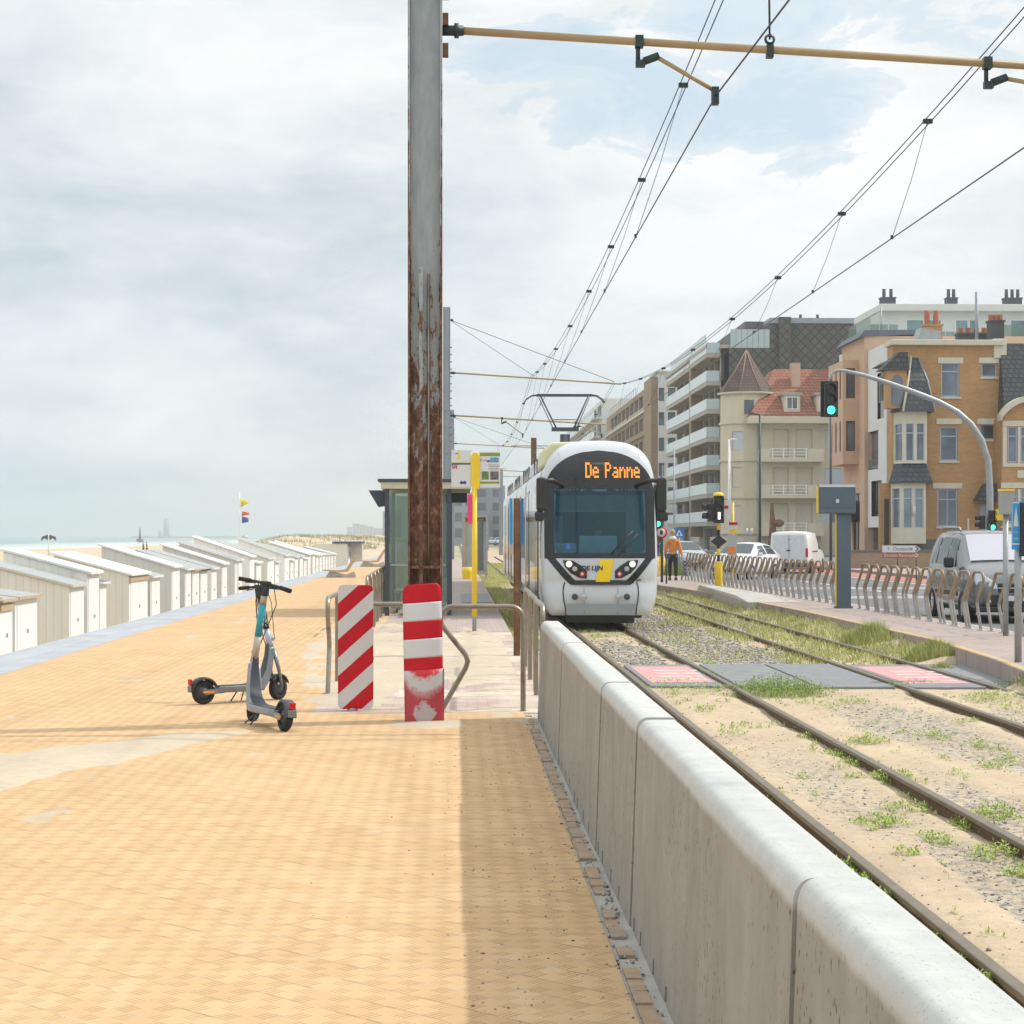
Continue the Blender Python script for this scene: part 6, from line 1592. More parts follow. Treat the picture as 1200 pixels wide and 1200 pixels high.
# body modules behind the cab
LEN = 31.0; mods = [(cabend, 8.4), (9.2, 15.4), (16.2, 22.6), (23.4, LEN)]
bo = [(-1.14,.62),(-1.14,2.96),(-1.08,3.12),(-.98,3.2),(.98,3.2),(1.08,3.12),(1.14,2.96),(1.14,.62),(1.08,.34),(-1.08,.34)]
for i, (a, c) in enumerate(mods):
    b = MB(); b.prism(bo, lambda s, z, d: (TX+s, TY+d, TZ+z), a+.001, c, TRAMW); b.build('body_module', tram, bevel=.02)
    b = MB(); ro = [(-1.02,3.202),(-1.0,3.45),(-.86,3.62),(.86,3.62),(1.0,3.45),(1.02,3.202)]
    b.prism(ro, lambda s, z, d: (TX+s, TY+d, TZ+z), a+.35 if i else a+.6, c-.25, TRAMROOF); b.build('roof_fairing', tram, bevel=.03)
    if i == 0:
        b = MB(); b.prism([(-1.10,3.18),(-1.09,3.5),(-.9,3.66),(-.3,3.68),(-.3,3.2)], lambda s, z, d: (TX+s, TY+d, TZ+z), .9, 3.2, TRAMPY); b.build('pale_yellow_roof_pod', tram, bevel=.05)
    for k in range(4): 
        y = a+.8+(c-a-1.2)*k/4; b = MB(); b.box(TX-1.035, TX-1.0, TY+y, TY+y+.05, TZ+3.2, TZ+3.5, DGREY); b.build('roof_seam', tram)
    for s in (-1, 1):
        # glazing band split into windows and doors
        y = a+.25; w_ = (c-a-.5); nwin = max(3, int(w_/1.35)); st = w_/nwin
        for k in range(nwin):
            door = (k % 3 == 0 and i != 1) or (i == 1 and k == 2) or (i == 0 and k == 0)
            ya, yb = y+st*k+.04, y+st*(k+1)-.04; x = TX+s*1.1405
            b = MB()
            if door:
                b.box(min(x, x+s*.012), max(x, x+s*.012), TY+ya, TY+yb, TZ+.45, TZ+2.82, TRAMB); o = b.build('door', tram)
                q = MB(); x2 = x+s*.0125; q.box(min(x2, x2+s*.004), max(x2, x2+s*.004), TY+ya+.08, TY+(ya+yb)/2-.03, TZ+.6, TZ+2.7, SIDEGL); q.box(min(x2, x2+s*.004), max(x2, x2+s*.004), TY+(ya+yb)/2+.03, TY+yb-.08, TZ+.6, TZ+2.7, SIDEGL); q.build('door_glass', o)
            else:
                b.box(min(x, x+s*.008), max(x, x+s*.008), TY+ya, TY+yb, TZ+1.25, TZ+2.75, SIDEGL); b.build('side_window', tram)
    if i < len(mods)-1:
        b = MB(); n_ = 8; g0, g1 = c, mods[i+1][0]
        for k in range(n_):
            y0 = g0+(g1-g0)*k/n_; y1 = g0+(g1-g0)*(k+1)/n_; s0 = .93 if k % 2 else .985
            b.prism([(x*s0, z if z < 1 else 1+(z-1)*.97*s0) for x, z in bo], lambda s, z, d: (TX+s, TY+d, TZ+z), y0+.0005, y1-.0005, BLACK)
        b.build('bellows', tram)
b = MB(); b.box(TX-1.13, TX+1.13, TY+.9, TY+1.02, TZ+1.28, TZ+2.9, TRAMB); 
for s in (-1, 1):
    b = MB(); x = TX+s*1.141; b.box(min(x, x+s*.01), max(x, x+s*.01), TY+.50, TY+1.30, TZ+1.35, TZ+2.85, SIDEGL); b.build('cab_side_window', tram)
b = MB(); b.box(TX-.62, TX+.68, TY+.30, TY+1.2, TZ+.09, TZ+.26, BLACK); b.build('underrun_guard', tram, bevel=.02)
for yy in (1.6, 11, 18, 25.5):
    b = MB(); b.box(TX-.95, TX+.95, TY+yy, TY+yy+3.6, TZ+.14, TZ+.42, BLACK); o = b.build('bogie', tram)
    for dy in (.8, 2.8):
        for s in (-.55, .55): q = MB(); q.cyl((TX+s-.05, TY+yy+dy, TZ+.29), (TX+s+.05, TY+yy+dy, TZ+.29), .29, RAILTOP, 20); q.build('wheel', o)
# pantograph
PY = TY+12.3; hz = 5.62
b = MB(); b.cyl((TX, PY, TZ+3.5), (TX, PY, TZ+4.42), .13, DGREY, 10); b.box(TX-.4, TX+.4, PY-.5, PY+.6, TZ+3.63, TZ+3.8, DGREY); b.build('pantograph_base', tram)
b = MB(); zk = zat(500, TX, PY); zh = zat(461, TX, PY)
b.box(TX-.35, TX+.35, PY-.08, PY+.08, zk-.12, zk-.02, DGREY); 
for s in (-1, 1):
    b.tube([(TX+s*.22, PY, zk-.05), (TX+s*.62, PY+.3, zh-.05)], .022, DGREY, 8); b.tube([(TX+s*.30, PY+.1, zk-.05), (TX+s*.66, PY+.45, zh-.08)], .012, DGREY, 6)
b.tube([(TX-.3, PY, zk+.18), (TX+.3, PY, zk+.18)], .014, DGREY, 6); pa = b.build('pantograph_arm', tram)
b = MB()
for dy in (.2, .5): 
    b.box(TX-.72, TX+.72, PY+dy-.02, PY+dy+.02, zh-.05, zh+.0, DGREY)
    for s in (-1, 1): b.tube([(TX+s*.70, PY+dy, zh-.02), (TX+s*.85, PY+dy, zh-.04), (TX+s*.98, PY+dy, zh-.13), (TX+s*1.05, PY+dy, zh-.22)], .016, DGREY, 6)
b.build('contact_strip', tram)
# ================= BUILDINGS =================
def PY_(Y0):      # wall facing the camera: s = X
    return lambda s, z, d: (s, Y0+d, z)
def PX_(X0):      # wall facing the sea: s = Y
    return lambda s, z, d: (X0+d, s, z)
def shell(b, x0, x1, y0, y1, z0, z1, m, skip=()):
    F_ = {'s': [(x0,y0,z0),(x1,y0,z0),(x1,y0,z1),(x0,y0,z1)], 'n': [(x0,y1,z0),(x1,y1,z0),(x1,y1,z1),(x0,y1,z1)], 'w': [(x0,y0,z0),(x0,y1,z0),(x0,y1,z1),(x0,y0,z1)], 'e': [(x1,y0,z0),(x1,y1,z0),(x1,y1,z1),(x1,y0,z1)], 't': [(x0,y0,z1),(x1,y0,z1),(x1,y1,z1),(x0,y1,z1)]}
    for k, f in F_.items():
        if k not in skip: b.add(f, [(0,1,2,3)], m)
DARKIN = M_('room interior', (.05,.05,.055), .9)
CHIM = M_('dark chimney', (.07,.075,.09), .8); POT = M_('dark chimney pot', (.09,.085,.085), .8); POTR = M_('red chimney pot', (.42,.14,.08), .8)
def chimney(root, x, y, z0, z1, w, d, m, pots=2, pm=POT, name='chimney', ph=.45):
    b = MB(); b.box(x-w/2, x+w/2, y-d/2, y+d/2, z0, z1, m); b.box(x-w/2-.05, x+w/2+.05, y-d/2-.05, y+d/2+.05, z1+.001, z1+.1, m); o = b.build(name, root)
    for k in range(pots):
        px_ = x-w/2+(k+.5)*w/pots; q = MB(); q.lathe((px_, y, z1+.1), [(.13,0),(.15,ph*.4),(.13,ph*.8),(.16,ph),(0,ph)], pm, 8); q.build('chimney_pot', o)

# ---------- brick corner house (wall toward the camera at Y=97) ----------
BY = 97.0
X_ = lambda u, Y=BY: xat(u, Y)
Z_ = lambda v, X=25, Y=BY: zat(v, X, Y)
t = thing('brick_house', 'ochre brick corner house with a slate roofed bay tower and cream window trim', 'house', (X_(1078), BY, 0))
x0, x1 = X_(1046), X_(1172.5); zt = Z_(405); zp = Z_(632)
pl = PY_(BY)
def R_(u0, u1, v0, v1, Y=BY): return (xat(u0, Y), xat(u1, Y), zat(v1, 25, Y), zat(v0, 25, Y))
W3 = [R_(1103,1124,425,465), R_(1101.5,1122,500,540), R_(1098.5,1122,573,617)]
Ws = [R_(1150.5,1168,425,441.5), R_(1149,1167,497,515)]
DR = R_(1147,1160,590,652)
b = MB(); holes(b, x0, x1, zp, zt, W3+Ws+[(DR[0],DR[1],zp,DR[3])], pl, BRICK, .14)
holes(b, x0, x1, 0, zp, [(DR[0],DR[1],.05,zp)], PY_(BY-.04), PLINTH, .14)
b.add([(x0,BY-.04,zp),(x1,BY-.04,zp),(x1,BY,zp),(x0,BY,zp)], [(0,1,2,3)], PLINTH)
shell(b, x0, x1, BY, BY+1.15, 0, zt, BRICK, ('s',)); shell(b, x0+2.6, x1, BY+1.15, BY+11, 0, zt, BRICK, ('s',)); b.build('wall', t, fixn=False)
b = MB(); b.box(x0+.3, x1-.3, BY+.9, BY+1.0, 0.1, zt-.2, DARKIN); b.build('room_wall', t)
for h in W3: window(t, pl, h, BLUEF, GLB, .12, 1 if h is W3[2] else 0, .72 if h is not W3[0] else .74, .07, STONE)
for h in Ws: window(t, pl, h, BLUEF, GLG, .12, 0, None, .06, STONE)
b = MB()
for (u0, u1, v0, v1) in ((1099,1128.5,419,426),(1097,1127,490.5,497),(1093,1127.5,566,572.5),(1147,1170,419,425.5),(1145,1168.5,490.5,497)):
    h = R_(u0,u1,v0,v1); pbox(b, pl, h[0], h[1], h[2], h[3], -.06, .02, STONE)
b.build('lintel', t)
b = MB(); pbox(b, pl, DR[0]+.02, DR[1]-.02, .05, DR[3]-.02, .10, .12, BLUEF); b.build('door', t)
h = R_(1140,1176,567,587); b = MB(); b.prism([(0,0),(h[1]-h[0],0),(h[1]-h[0]-.5,h[3]-h[2]),(.5,h[3]-h[2])], lambda s, z, d: (h[0]+s, BY-.7+d*1.0, h[2]+z), 0, .69, SLATE); b.build('slate_canopy', t)
h = R_(1165.5,1167.5,607.5,622); b = MB(); pbox(b, pl, R_(1133.5,1135.5,607,623)[0], R_(1133.5,1135.5,607,623)[1], h[2], h[3], -.05, -.001, SIGNW); b.build('house_number_plate', t)
b = MB(); b.box(x0-.15, x1+.1, BY-.28, BY+1.2, zt+.001, zt+.28, STONE); b.box(x0+2.5, x1+.1, BY+1.201, BY+11.1, zt+.001, zt+.28, STONE); b.build('cornice', t, bevel=.03)
c_ = R_(1164,1179,398,420); b = MB(); pbox(b, pl, c_[0], c_[1], c_[2], c_[3]+.05, -.12, .3, STONE); b.build('parapet_block', t, bevel=.03)
# bay tower
def baypoly(u0, u1, dep, Y=BY, ch=.28):
    a, c = xat(u0, Y), xat(u1, Y); w = c-a; return [(a, Y), (a+w*ch*.55, Y-dep), (c-w*.08, Y-dep), (c, Y)]
def bay(u0, u1, v0, v1, wv, name):
    P = baypoly(u0, u1, 1.1); za, zb = Z_(v1), Z_(v0); w0, w1 = Z_(wv[1]), Z_(wv[0])
    b = MB(); root = None
    objs = []
    for i in range(3):
        A = Vector((*P[i], 0)); B = Vector((*P[i+1], 0)); Ln = (B-A).length; d = (B-A)/Ln; nrm = Vector((-d.y, d.x, 0))
        p_ = lambda s, z, q, A=A, d=d, nrm=nrm: tuple(A + d*s + nrm*q + Vector((0,0,z)))
        nw = 2 if i == 1 else 1; m_ = .13; ww = (Ln-m_*(nw+1))/nw; hs = [(m_+k*(ww+m_), m_+k*(ww+m_)+ww, w0, w1) for k in range(nw)]
        if Ln < .5: hs = []
        holes(b, 0, Ln, za, zb, hs, p_, STONE, .08); objs += [(p_, q) for q in hs]
    o = b.build(name, t, fixn=False)
    for p_, q in objs:
        f = MB(); fw = .05
        pbox(f, p_, q[0], q[0]+fw, q[2], q[3], .04, .09, BLUEF); pbox(f, p_, q[1]-fw, q[1], q[2], q[3], .04, .09, BLUEF); zt2 = q[2]+(q[3]-q[2])*.75; pbox(f, p_, q[0]+fw, q[1]-fw, zt2-.03, zt2+.03, .04, .09, BLUEF); pbox(f, p_, q[0]+fw, q[1]-fw, q[2], q[2]+fw, .04, .09, BLUEF)
        f.add([p_(q[0],q[2],.08), p_(q[1],q[2],.08), p_(q[1],q[3],.08), p_(q[0],q[3],.08)], [(0,1,2,3)], GLB); f.build('bay_window', o, fixn=False)
    return o
bay(1047, 1083, 483, 544, (498, 541), 'upper_bay'); bay(1044, 1082, 566, 637, (573, 619), 'lower_bay')
def skirt(u0, u1, vb, vt, iu0, iu1, name, m=SLATE, dep=1.35):
    P = baypoly(u0, u1, dep); Q = baypoly(iu0, iu1, .95 if vt < 560 and vb > 540 else .3); zb, zt3 = Z_(vb), Z_(vt)
    V = [(*p, zb) for p in P] + [(*p, zt3) for p in Q]; b = MB(); b.add(V, [(0,1,5,4),(1,2,6,5),(2,3,7,6),(4,5,6,7),(3,2,1,0)], m); return b.build(name, t)
skirt(1041, 1090, 567, 543.5, 1048, 1082, 'slate_skirt')
P = baypoly(1043, 1091, 1.5); ap = (X_(1073), BY+.6, Z_(401)); mid = [(p[0]*.62+ap[0]*.38 + (.0), p[1]*.62+(BY-.1)*.38) for p in P]
zb = Z_(484); zm = Z_(448)
b = MB(); V = [(*p, zb) for p in P] + [(*p, zm) for p in mid] + [ap]
b.add(V, [(0,1,5,4),(1,2,6,5),(2,3,7,6),(4,5,8),(5,6,8),(6,7,8),(3,2,1,0)], SLATE); tr_ = b.build('tower_roof', t)
b = MB(); b.tube([(*P[1], zb), (*mid[1], zm), ap], .06, STONE, 6); b.tube([(*P[2], zb), (*mid[2], zm), ap], .04, GREYMAST, 6); b.build('hip_flashing', tr_)
# dormer on the left side of the tower
b = MB(); dx0, dx1 = X_(1048)-.6, X_(1062)-.2; b.box(dx0, dx1, BY-1.0, BY-.2, Z_(480), Z_(436), BRICK); d_ = b.build('dormer', t)
b = MB(); b.prism([(-.35,0),(dx1-dx0+.1,0),(dx1-dx0,.9),(.6,.9)], lambda s, z, d: (dx0+s, BY-1.15+d, Z_(436)+z), 0, 1.2, SLATE); b.build('dormer_roof', d_)
b = MB(); ww = (dx0+dx1)/2; b.prism([(-.28,0),(.28,0),(.28,1.2),(.18,1.42),(0,1.5),(-.18,1.42),(-.28,1.2)], lambda s, z, d: (ww+s, BY-1.04+d, Z_(476)+z), 0, .035, GLB); b.build('round_top_window', d_)
b = MB(); b.prism([(0,0),(1.2,0),(1.2,.45),(.2,.62)], lambda s, z, d: (X_(1077)+s, BY+.3+d, zt+.33+z), 0, 1.2, GREYM); b.build('rooflight', t)
chimney(t, X_(1091.5, 100), 100, zt, zat(383, 25, 100), .95, .8, BRICK, 2, POTR, ph=.75)
chimney(t, X_(1144, 101), 101, zt, zat(393, 25, 101), 2.1, .6, CHIM, 5, POTR, ph=.3)
chimney(t, X_(1166.5, 99), 99, zt, zat(378, 25, 99), .72, .7, CHIM, 3, POTR, ph=.3)
b = MB(); b.cyl((X_(1144.5, 100), 100, zt), (X_(1144.5, 100), 100, zat(342, 25, 100)), .09, GREYMAST, 8); b.build('flue_pipe', t)
b = MB(); b.cyl((x0+.8, BY-1.25, 2.6), (x0+.8, BY-1.25, 3.1), .09, STONE, 8); b.build('finial', t)
# side wall passage (door arch) left of the bay
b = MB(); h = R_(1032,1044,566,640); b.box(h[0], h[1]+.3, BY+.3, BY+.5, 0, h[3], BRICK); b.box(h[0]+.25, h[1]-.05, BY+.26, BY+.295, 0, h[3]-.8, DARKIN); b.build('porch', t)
# garden wall
t = thing('garden_wall', 'low brown brick garden wall with grey coping before the brick house', 'wall', (X_(1060, 93), 93, 0))
b = MB(); b.box(X_(995, 93), X_(1128, 93), 93, 93.3, 0, .82, BRICKB); b.build('masonry', t); b = MB(); b.box(X_(995, 93)-.03, X_(1128, 93)+.03, 92.95, 93.35, .821, .92, PLINTH); b.build('coping', t)
b = MB(); b.box(X_(1128.2, 93), X_(1210, 93), 93, 93.3, 0, 1.3, PLINTH); b.build('plinth_wall', t)

# ---------- right brick house (cut by the picture edge) ----------
RY = 95.5
t = thing('mansard_house', 'brick house with slate mansard and cream arched gable at the right edge', 'house', (X_(1200, RY), RY, 0))
pl = PY_(RY); x0, x1 = X_(1174, RY), X_(1262, RY); ze = Z_(490, 25, RY)
q = lambda u0,u1,v0,v1: R_(u0,u1,v0,v1,RY)
W1 = [q(1181,1192,500,542), q(1196,1207,500,542), q(1211,1222,500,542), q(1180,1192,573,612), q(1196,1210,573,612), q(1214,1226,573,612), q(1238,1254,500,542), q(1238,1254,573,612)]
b = MB(); holes(b, x0, x1, 0, ze, W1, pl, BRICK, .12); shell(b, x0, x1, RY, RY+11, 0, ze, BRICK, ('s',)); b.build('wall', t, fixn=False)
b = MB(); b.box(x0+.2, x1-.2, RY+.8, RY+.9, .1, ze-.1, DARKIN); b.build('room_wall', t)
for h in W1: window(t, pl, h, BLUEF, GLB, .10, 0, .74, .06)
b = MB()
for (u0,u1,v0,v1) in ((1175,1230,493,499.5),(1175,1230,543,547),(1173,1230,565.5,572),(1175,1179.5,500,543),(1192.5,1195.5,500,543),(1207.5,1210.5,500,543),(1175,1179,573,613),(1192.5,1195.5,573,613),(1210.3,1213.5,573,613),(1175,1230,613.5,617),(1192,1200,551,560)):
    h = q(u0,u1,v0,v1); pbox(b, pl, h[0], h[1], h[2], h[3], -.05, .0, STONE)
b.build('stone_trim', t)
b = MB(); P = []; xa, xb = X_(1171, RY), X_(1235, RY); zc_ = Z_(490, 25, RY)
n_ = 16
for k in range(n_+1): P.append((xa+(xb-xa)*k/n_, zc_+.15+ .95*math.sin(PI*k/n_)**.7))
P2 = [(x, z-.32) for x, z in P][::-1]
for k in range(n_):
    b.prism([P[k], P[k+1], (P[k+1][0], P[k+1][1]-.3), (P[k][0], P[k][1]-.3)], lambda s, z, d: (s, RY-.35+d, z), 0, .7, STONE)
b.build('arched_cornice', t)
b = MB(); b.prism([(xa+.3, zc_)] + [(x, z-.302) for x, z in P[1:-1]] + [(xb-.3, zc_)], lambda s, z, d: (s, RY+d, z), 0, .3, BRICK); b.build('gable_wall', t)
b = MB(); zr_ = Z_(402, 25, RY+1.5); xl_ = X_(1179, RY); V = [(xl_,RY+.2,ze),(x1,RY+.2,ze),(x1,RY+11,ze),(xl_,RY+11,ze),(xl_+.15,RY+1.6,zr_),(x1,RY+1.6,zr_),(x1,RY+9,zr_),(xl_+.15,RY+9,zr_)]
b.add(V, [(0,1,5,4),(1,2,6,5),(2,3,7,6),(3,0,4,7),(4,5,6,7)], SLATE); b.build('mansard_roof', t)

# ---------- penthouse block behind ----------
PYY = 150.0
t = thing('penthouse_block', 'white apartment block with a glazed penthouse terrace rising behind the brick house', 'apartment block', (xat(1100, PYY), PYY, 0))
x0, x1 = xat(1019, PYY), xat(1262, PYY); z1 = zat(400, 40, PYY); zr = zat(362, 40, PYY)
b = MB(); b.box(x0, x1, PYY, PYY+12, 0, z1, WHITER); b.build('lower_storeys', t)
xs0 = xat(1031, PYY+2)
pl = PY_(PYY+2); hs = []
for (u0,u1) in ((1062,1083),(1083.6,1103.5),(1119.5,1135),(1135.6,1145),(1184,1205),(1212,1236)): hs.append((xat(u0,PYY+2), xat(u1,PYY+2), z1+.3, zat(371, 40, PYY)))
b = MB(); holes(b, xs0, x1, z1, zr, hs, pl, WHITER, .1); shell(b, xs0, x1, PYY+2, PYY+11, z1, zr, WHITER, ('s',)); b.build('penthouse_wall', t, fixn=False)
TEALG = glass_var('teal glazing', (.16,.30,.34), (.08,.17,.20))
for h in hs: window(t, pl, h, WHITE, TEALG, .08, 0, None, .07)
b = MB(); b.box(xs0-.1, x1+.3, PYY+1.3, PYY+11.5, zr+.001, zr+.55, WHITER); b.build('roof_slab', t, bevel=.03)
b = MB(); b.box(x0-.15, x1, PYY-.25, PYY-.001, z1-.5, z1+.1, WHITER); b.build('terrace_edge', t)
b = MB(); 
for k in range(22): a = x0+(x1-x0)*k/22; b.box(a+.03, a+(x1-x0)/22-.03, PYY-.12, PYY-.10, z1+.12, z1+1.3 if k < 3 or k > 12 else z1+.75, SHG)
b.build('glass_balustrade', t)
b = MB(); b.box(x0-.02, x0+.02, PYY-.1, PYY+8, z1+.12, z1+1.9, SHG); b.build('glass_side_screen', t)
b = MB(); b.cyl((x0+.95, PYY+.1, z1), (x0+.95, PYY+.1, zr+.2), .06, GREYM, 6); b.build('terrace_post', t)
for u, k, w in ((1040, 2, 1.15), (1114.5, 2, .85), (1186, 3, 1.4)): chimney(t, xat(u, PYY+5), PYY+5, zr, zat(352 if u != 1114.5 else 352, 40, PYY+5)+.1, w, .9, CHIM, k, POT, ph=.7)

# ---------- narrow houses between (facing the sea, X = 23..24) ----------
def xface_building(name, label, X, u0, u1, v_top, m, floors, hs_fn, depth=9, gable_v=None):
    Y1, Y0 = yat(u0, X), yat(u1, X); zt = zat(v_top, X, Y0)
    return Y0, Y1, zt
# peach house
PX0 = 22.5; Y0, Y1 = yat(1013, PX0), yat(987, PX0)      # near / far
t = thing('peach_house', 'narrow peach rendered house with tall dark windows and a projecting bay', 'house', (PX0, Y0, 0))
zt = zat(398, PX0, Y0+2)
hs = []
for (za, zb) in ((441,437),(0,0)): pass
fl = [zat(v, PX0, (Y0+Y1)/2) for v in (437, 400)]
pl = PX_(PX0-.9); yb0, yb1 = Y0+1.5, Y1-.5
rows = [(zat(469,PX0,Y0+3), zat(434,PX0,Y0+3)), (zat(530,PX0,Y0+3), zat(495,PX0,Y0+3))]
for (a, c) in rows:
    for k in range(3): y = yb0+.5+k*(yb1-yb0-.4)/3; hs.append((y, y+(yb1-yb0)/3-.9, a, c))
zb_ = zat(545, PX0, Y0+3); zt_b = zat(425, PX0, Y0+3)
b = MB(); holes(b, yb0, yb1, zb_, zt_b, hs, pl, PINKR, .12); 
hs2 = [(PX0-.72, PX0-.2, a, c) for a, c in rows]
holes(b, PX0-.9, PX0, zb_, zt_b, hs2, PY_(yb0), PINKR, .12)
b.add([(PX0-.9,yb0,zb_),(PX0,yb0,zb_),(PX0,yb1,zb_),(PX0-.9,yb1,zb_)], [(0,1,2,3)], PINKR); b.add([(PX0-.9,yb0,zt_b),(PX0,yb0,zt_b),(PX0,yb1,zt_b),(PX0-.9,yb1,zt_b)], [(0,1,2,3)], STONE)
bo_ = b.build('bay', t, fixn=False)
BRF = M_('brown frame', (.12,.06,.045), .6)
for h in hs: window(t, pl, h, BRF, GLG, .10, 0, None, .09)
for h in hs2: window(t, PY_(yb0), h, BRF, GLG, .10, 0, None, .09)
b = MB(); sr = [(PX0+.3, PX0+.95, zat(465,PX0,Y0), zat(425,PX0,Y0)), (PX0+.3, PX0+.95, zat(530,PX0,Y0), zat(490,PX0,Y0))]
holes(b, Y0, Y1, 0, zt, [(Y0+1.2,Y0+3.2,zat(612,PX0,Y0+2),zat(578,PX0,Y0+2)), (Y0+4.5,Y0+7.2,zat(612,PX0,Y0+5),zat(578,PX0,Y0+5)), (Y0+1.2,Y0+3.2,.1,2.6)], PX_(PX0), PINKR, .15)
holes(b, PX0, PX0+9, 0, zt, [], PY_(Y0), PINKR, .15); shell(b, PX0, PX0+9, Y0, Y1, 0, zt, PINKR, ('s','w')); b.build('wall', t, fixn=False)
for h in [(Y0+1.2,Y0+3.2,zat(612,PX0,Y0+2),zat(578,PX0,Y0+2)), (Y0+4.5,Y0+7.2,zat(612,PX0,Y0+5),zat(578,PX0,Y0+5)), (Y0+1.2,Y0+3.2,.1,2.6)]: window(t, PX_(PX0), h, BRF, GLG, .12, 1, None, .08)
b = MB(); b.prism([(-.35,-.1),(0,.3),(3,.35),(3,.1),(0,-.05)], lambda s, z, d: (PX0+s, Y0-.1+d, zt+z), 0, Y1-Y0+.2, ROOFD); b.build('roof', t)
b = MB(); b.box(PX0-.9, PX0-.02, yb0+.4, yb1-.4, zat(612,PX0,Y0+3), zat(587,PX0,Y0+3), BLACK); b.build('dark_balcony', t)
# white modern house
WX = 22.7; Y0w, Y1w = yat(1034, WX)-1.0, yat(1013.8, WX)-.2
t = thing('white_house', 'narrow stark white house with black window slots beside the peach house', 'house', (WX, Y0w, 0))
zt = zat(406, WX, Y0w+2); pl = PX_(WX)
hs = [(Y0w+1.2, Y0w+3.7, zat(605,WX,Y0w+2), zat(563,WX,Y0w+2)), (Y0w+2.0, Y0w+5.2, zat(550,WX,Y0w+3), zat(505,WX,Y0w+3)), (Y0w+.6, Y0w+2.2, zat(490,WX,Y0w+1), zat(436,WX,Y0w+1))]
b = MB(); holes(b, Y0w, Y1w, zat(618,WX,Y0w+2), zt, hs, pl, WHITER, .25, BLACK); shell(b, WX, WX+9, Y0w, Y1w, 0, zt, WHITER, ('w',)); b.build('wall', t, fixn=False)
for h in hs: window(t, pl, h, BLACK, GLG, .22, 0, None, .1)
b = MB(); b.box(WX+.3, WX+.4, Y0w, Y1w, 0, zat(618,WX,Y0w+2), GLG); b.box(WX-.0, WX+.3, Y0w+.1, Y0w+.3, 0, zat(618,WX,Y0w+2), BRICKB); b.build('ground_floor', t)
b = MB(); b.box(WX+.02, WX+.06, Y0w+2.1, Y0w+5.1, zat(550,WX,Y0w+3)+.05, zat(538,WX,Y0w+3), SHG); b.build('glass_rail', t)
# grey bay house next to the brick one
GX = 22.75; Y0g, Y1g = 98.2, 102.4
t = thing('grey_bay_house', 'grey green painted house front with slate mansard between white and brick houses', 'house', (GX, Y0g, 0))
zt = zat(428, GX, Y0g+2); hs = []
for (va, vb) in ((468,436),(541,503)):
    for k in range(2): a = Y0g+.5+k*2.6; hs.append((a, a+1.6, zat(va,GX,Y0g+2), zat(vb,GX,Y0g+2)))
b = MB(); holes(b, Y0g, Y1g, zat(560,GX,Y0g+2), zt, hs, PX_(GX), GREYR, .1); shell(b, GX, GX+2.3, Y0g, Y1g, zat(560,GX,Y0g+2), zt, GREYR, ('w',))
b.add([(GX,Y0g,zat(560,GX,Y0g+2)),(GX+2.3,Y0g,zat(560,GX,Y0g+2)),(GX+2.3,Y1g,zat(560,GX,Y0g+2)),(GX,Y1g,zat(560,GX,Y0g+2))], [(0,1,2,3)], GREYR); b.build('upper_wall', t, fixn=False)
for h in hs: window(t, PX_(GX), h, GREYR, GLG, .08, 0, .7, .08)
hs2 = [(GX+.25, GX+.85, zat(468,GX,Y0g), zat(440,GX,Y0g)), (GX+.25, GX+.85, zat(540,GX,Y0g), zat(505,GX,Y0g))]
b = MB()
for h in hs2: pbox(b, PY_(Y0g), h[0], h[1], h[2], h[3], -.03, -.002, GLG)
b.build('side_window', t)
b = MB(); zr2 = zat(404, GX, Y0g+2); V = [(GX-.5,Y0g-.1,zt),(GX+2.4,Y0g-.1,zt),(GX+2.4,Y1g,zt),(GX-.5,Y1g,zt),(GX+1.2,Y0g+.5,zr2),(GX+2.2,Y0g+.5,zr2),(GX+2.2,Y1g-.5,zr2),(GX+1.2,Y1g-.5,zr2)]
b.add(V, [(0,1,5,4),(1,2,6,5),(2,3,7,6),(3,0,4,7),(4,5,6,7),(3,2,1,0)], SLATE); b.build('mansard_roof', t)
b = MB(); b.box(GX+.9, GX+2.3, Y0g+.1, Y1g, 0, zat(560,GX,Y0g+2)-.002, BRICKB); b.build('ground_floor_wall', t)

# ---------- cream house with round tower (wall toward the camera at Y=155) ----------
CY = 155.0; q = lambda u0,u1,v0,v1,Y=CY: (xat(u0,Y), xat(u1,Y), zat(v1,27,Y), zat(v0,27,Y))
t = thing('cream_apartment_house', 'cream house with cone roofed round corner tower, curved balconies and red tiled roof', 'house', (xat(925, CY), CY, 0))
x0, x1 = xat(893, CY), xat(1004, CY); ze = zat(497, 27, CY)
doors = []
for (v0, v1) in ((503,535),(548,577),(590,624)):
    doors += [q(905.5,924,v0,v1), q(932.5,952,v0,v1)]
sh = [q(967,986,504,527), q(966,992,549,568), q(962,985,592,611)]
b = MB(); holes(b, x0, x1, 0, ze, doors+sh+[q(900,925,634,664), q(935,958,634,664)], PY_(CY), CREAM, .18); shell(b, x0, x1, CY, CY+12, 0, ze, CREAM, ('s',)); b.build('wall', t, fixn=False)
for h in doors: 
    b = MB(); pbox(b, PY_(CY), h[0]+.02, h[1]-.02, h[2]+.02, h[3]-.02, .12, .15, SHUTC); b.build('closed_door_shutter', t)
for h in sh:
    b = MB(); pbox(b, PY_(CY), h[0]+.02, h[1]-.02, h[2]+.02, h[3]-.02, .05, .08, SHUTW); b.build('closed_window_shutter', t)
for h in [q(900,925,634,664), q(935,958,634,664)]: window(t, PY_(CY), h, BRF, GLG, .15, 1)
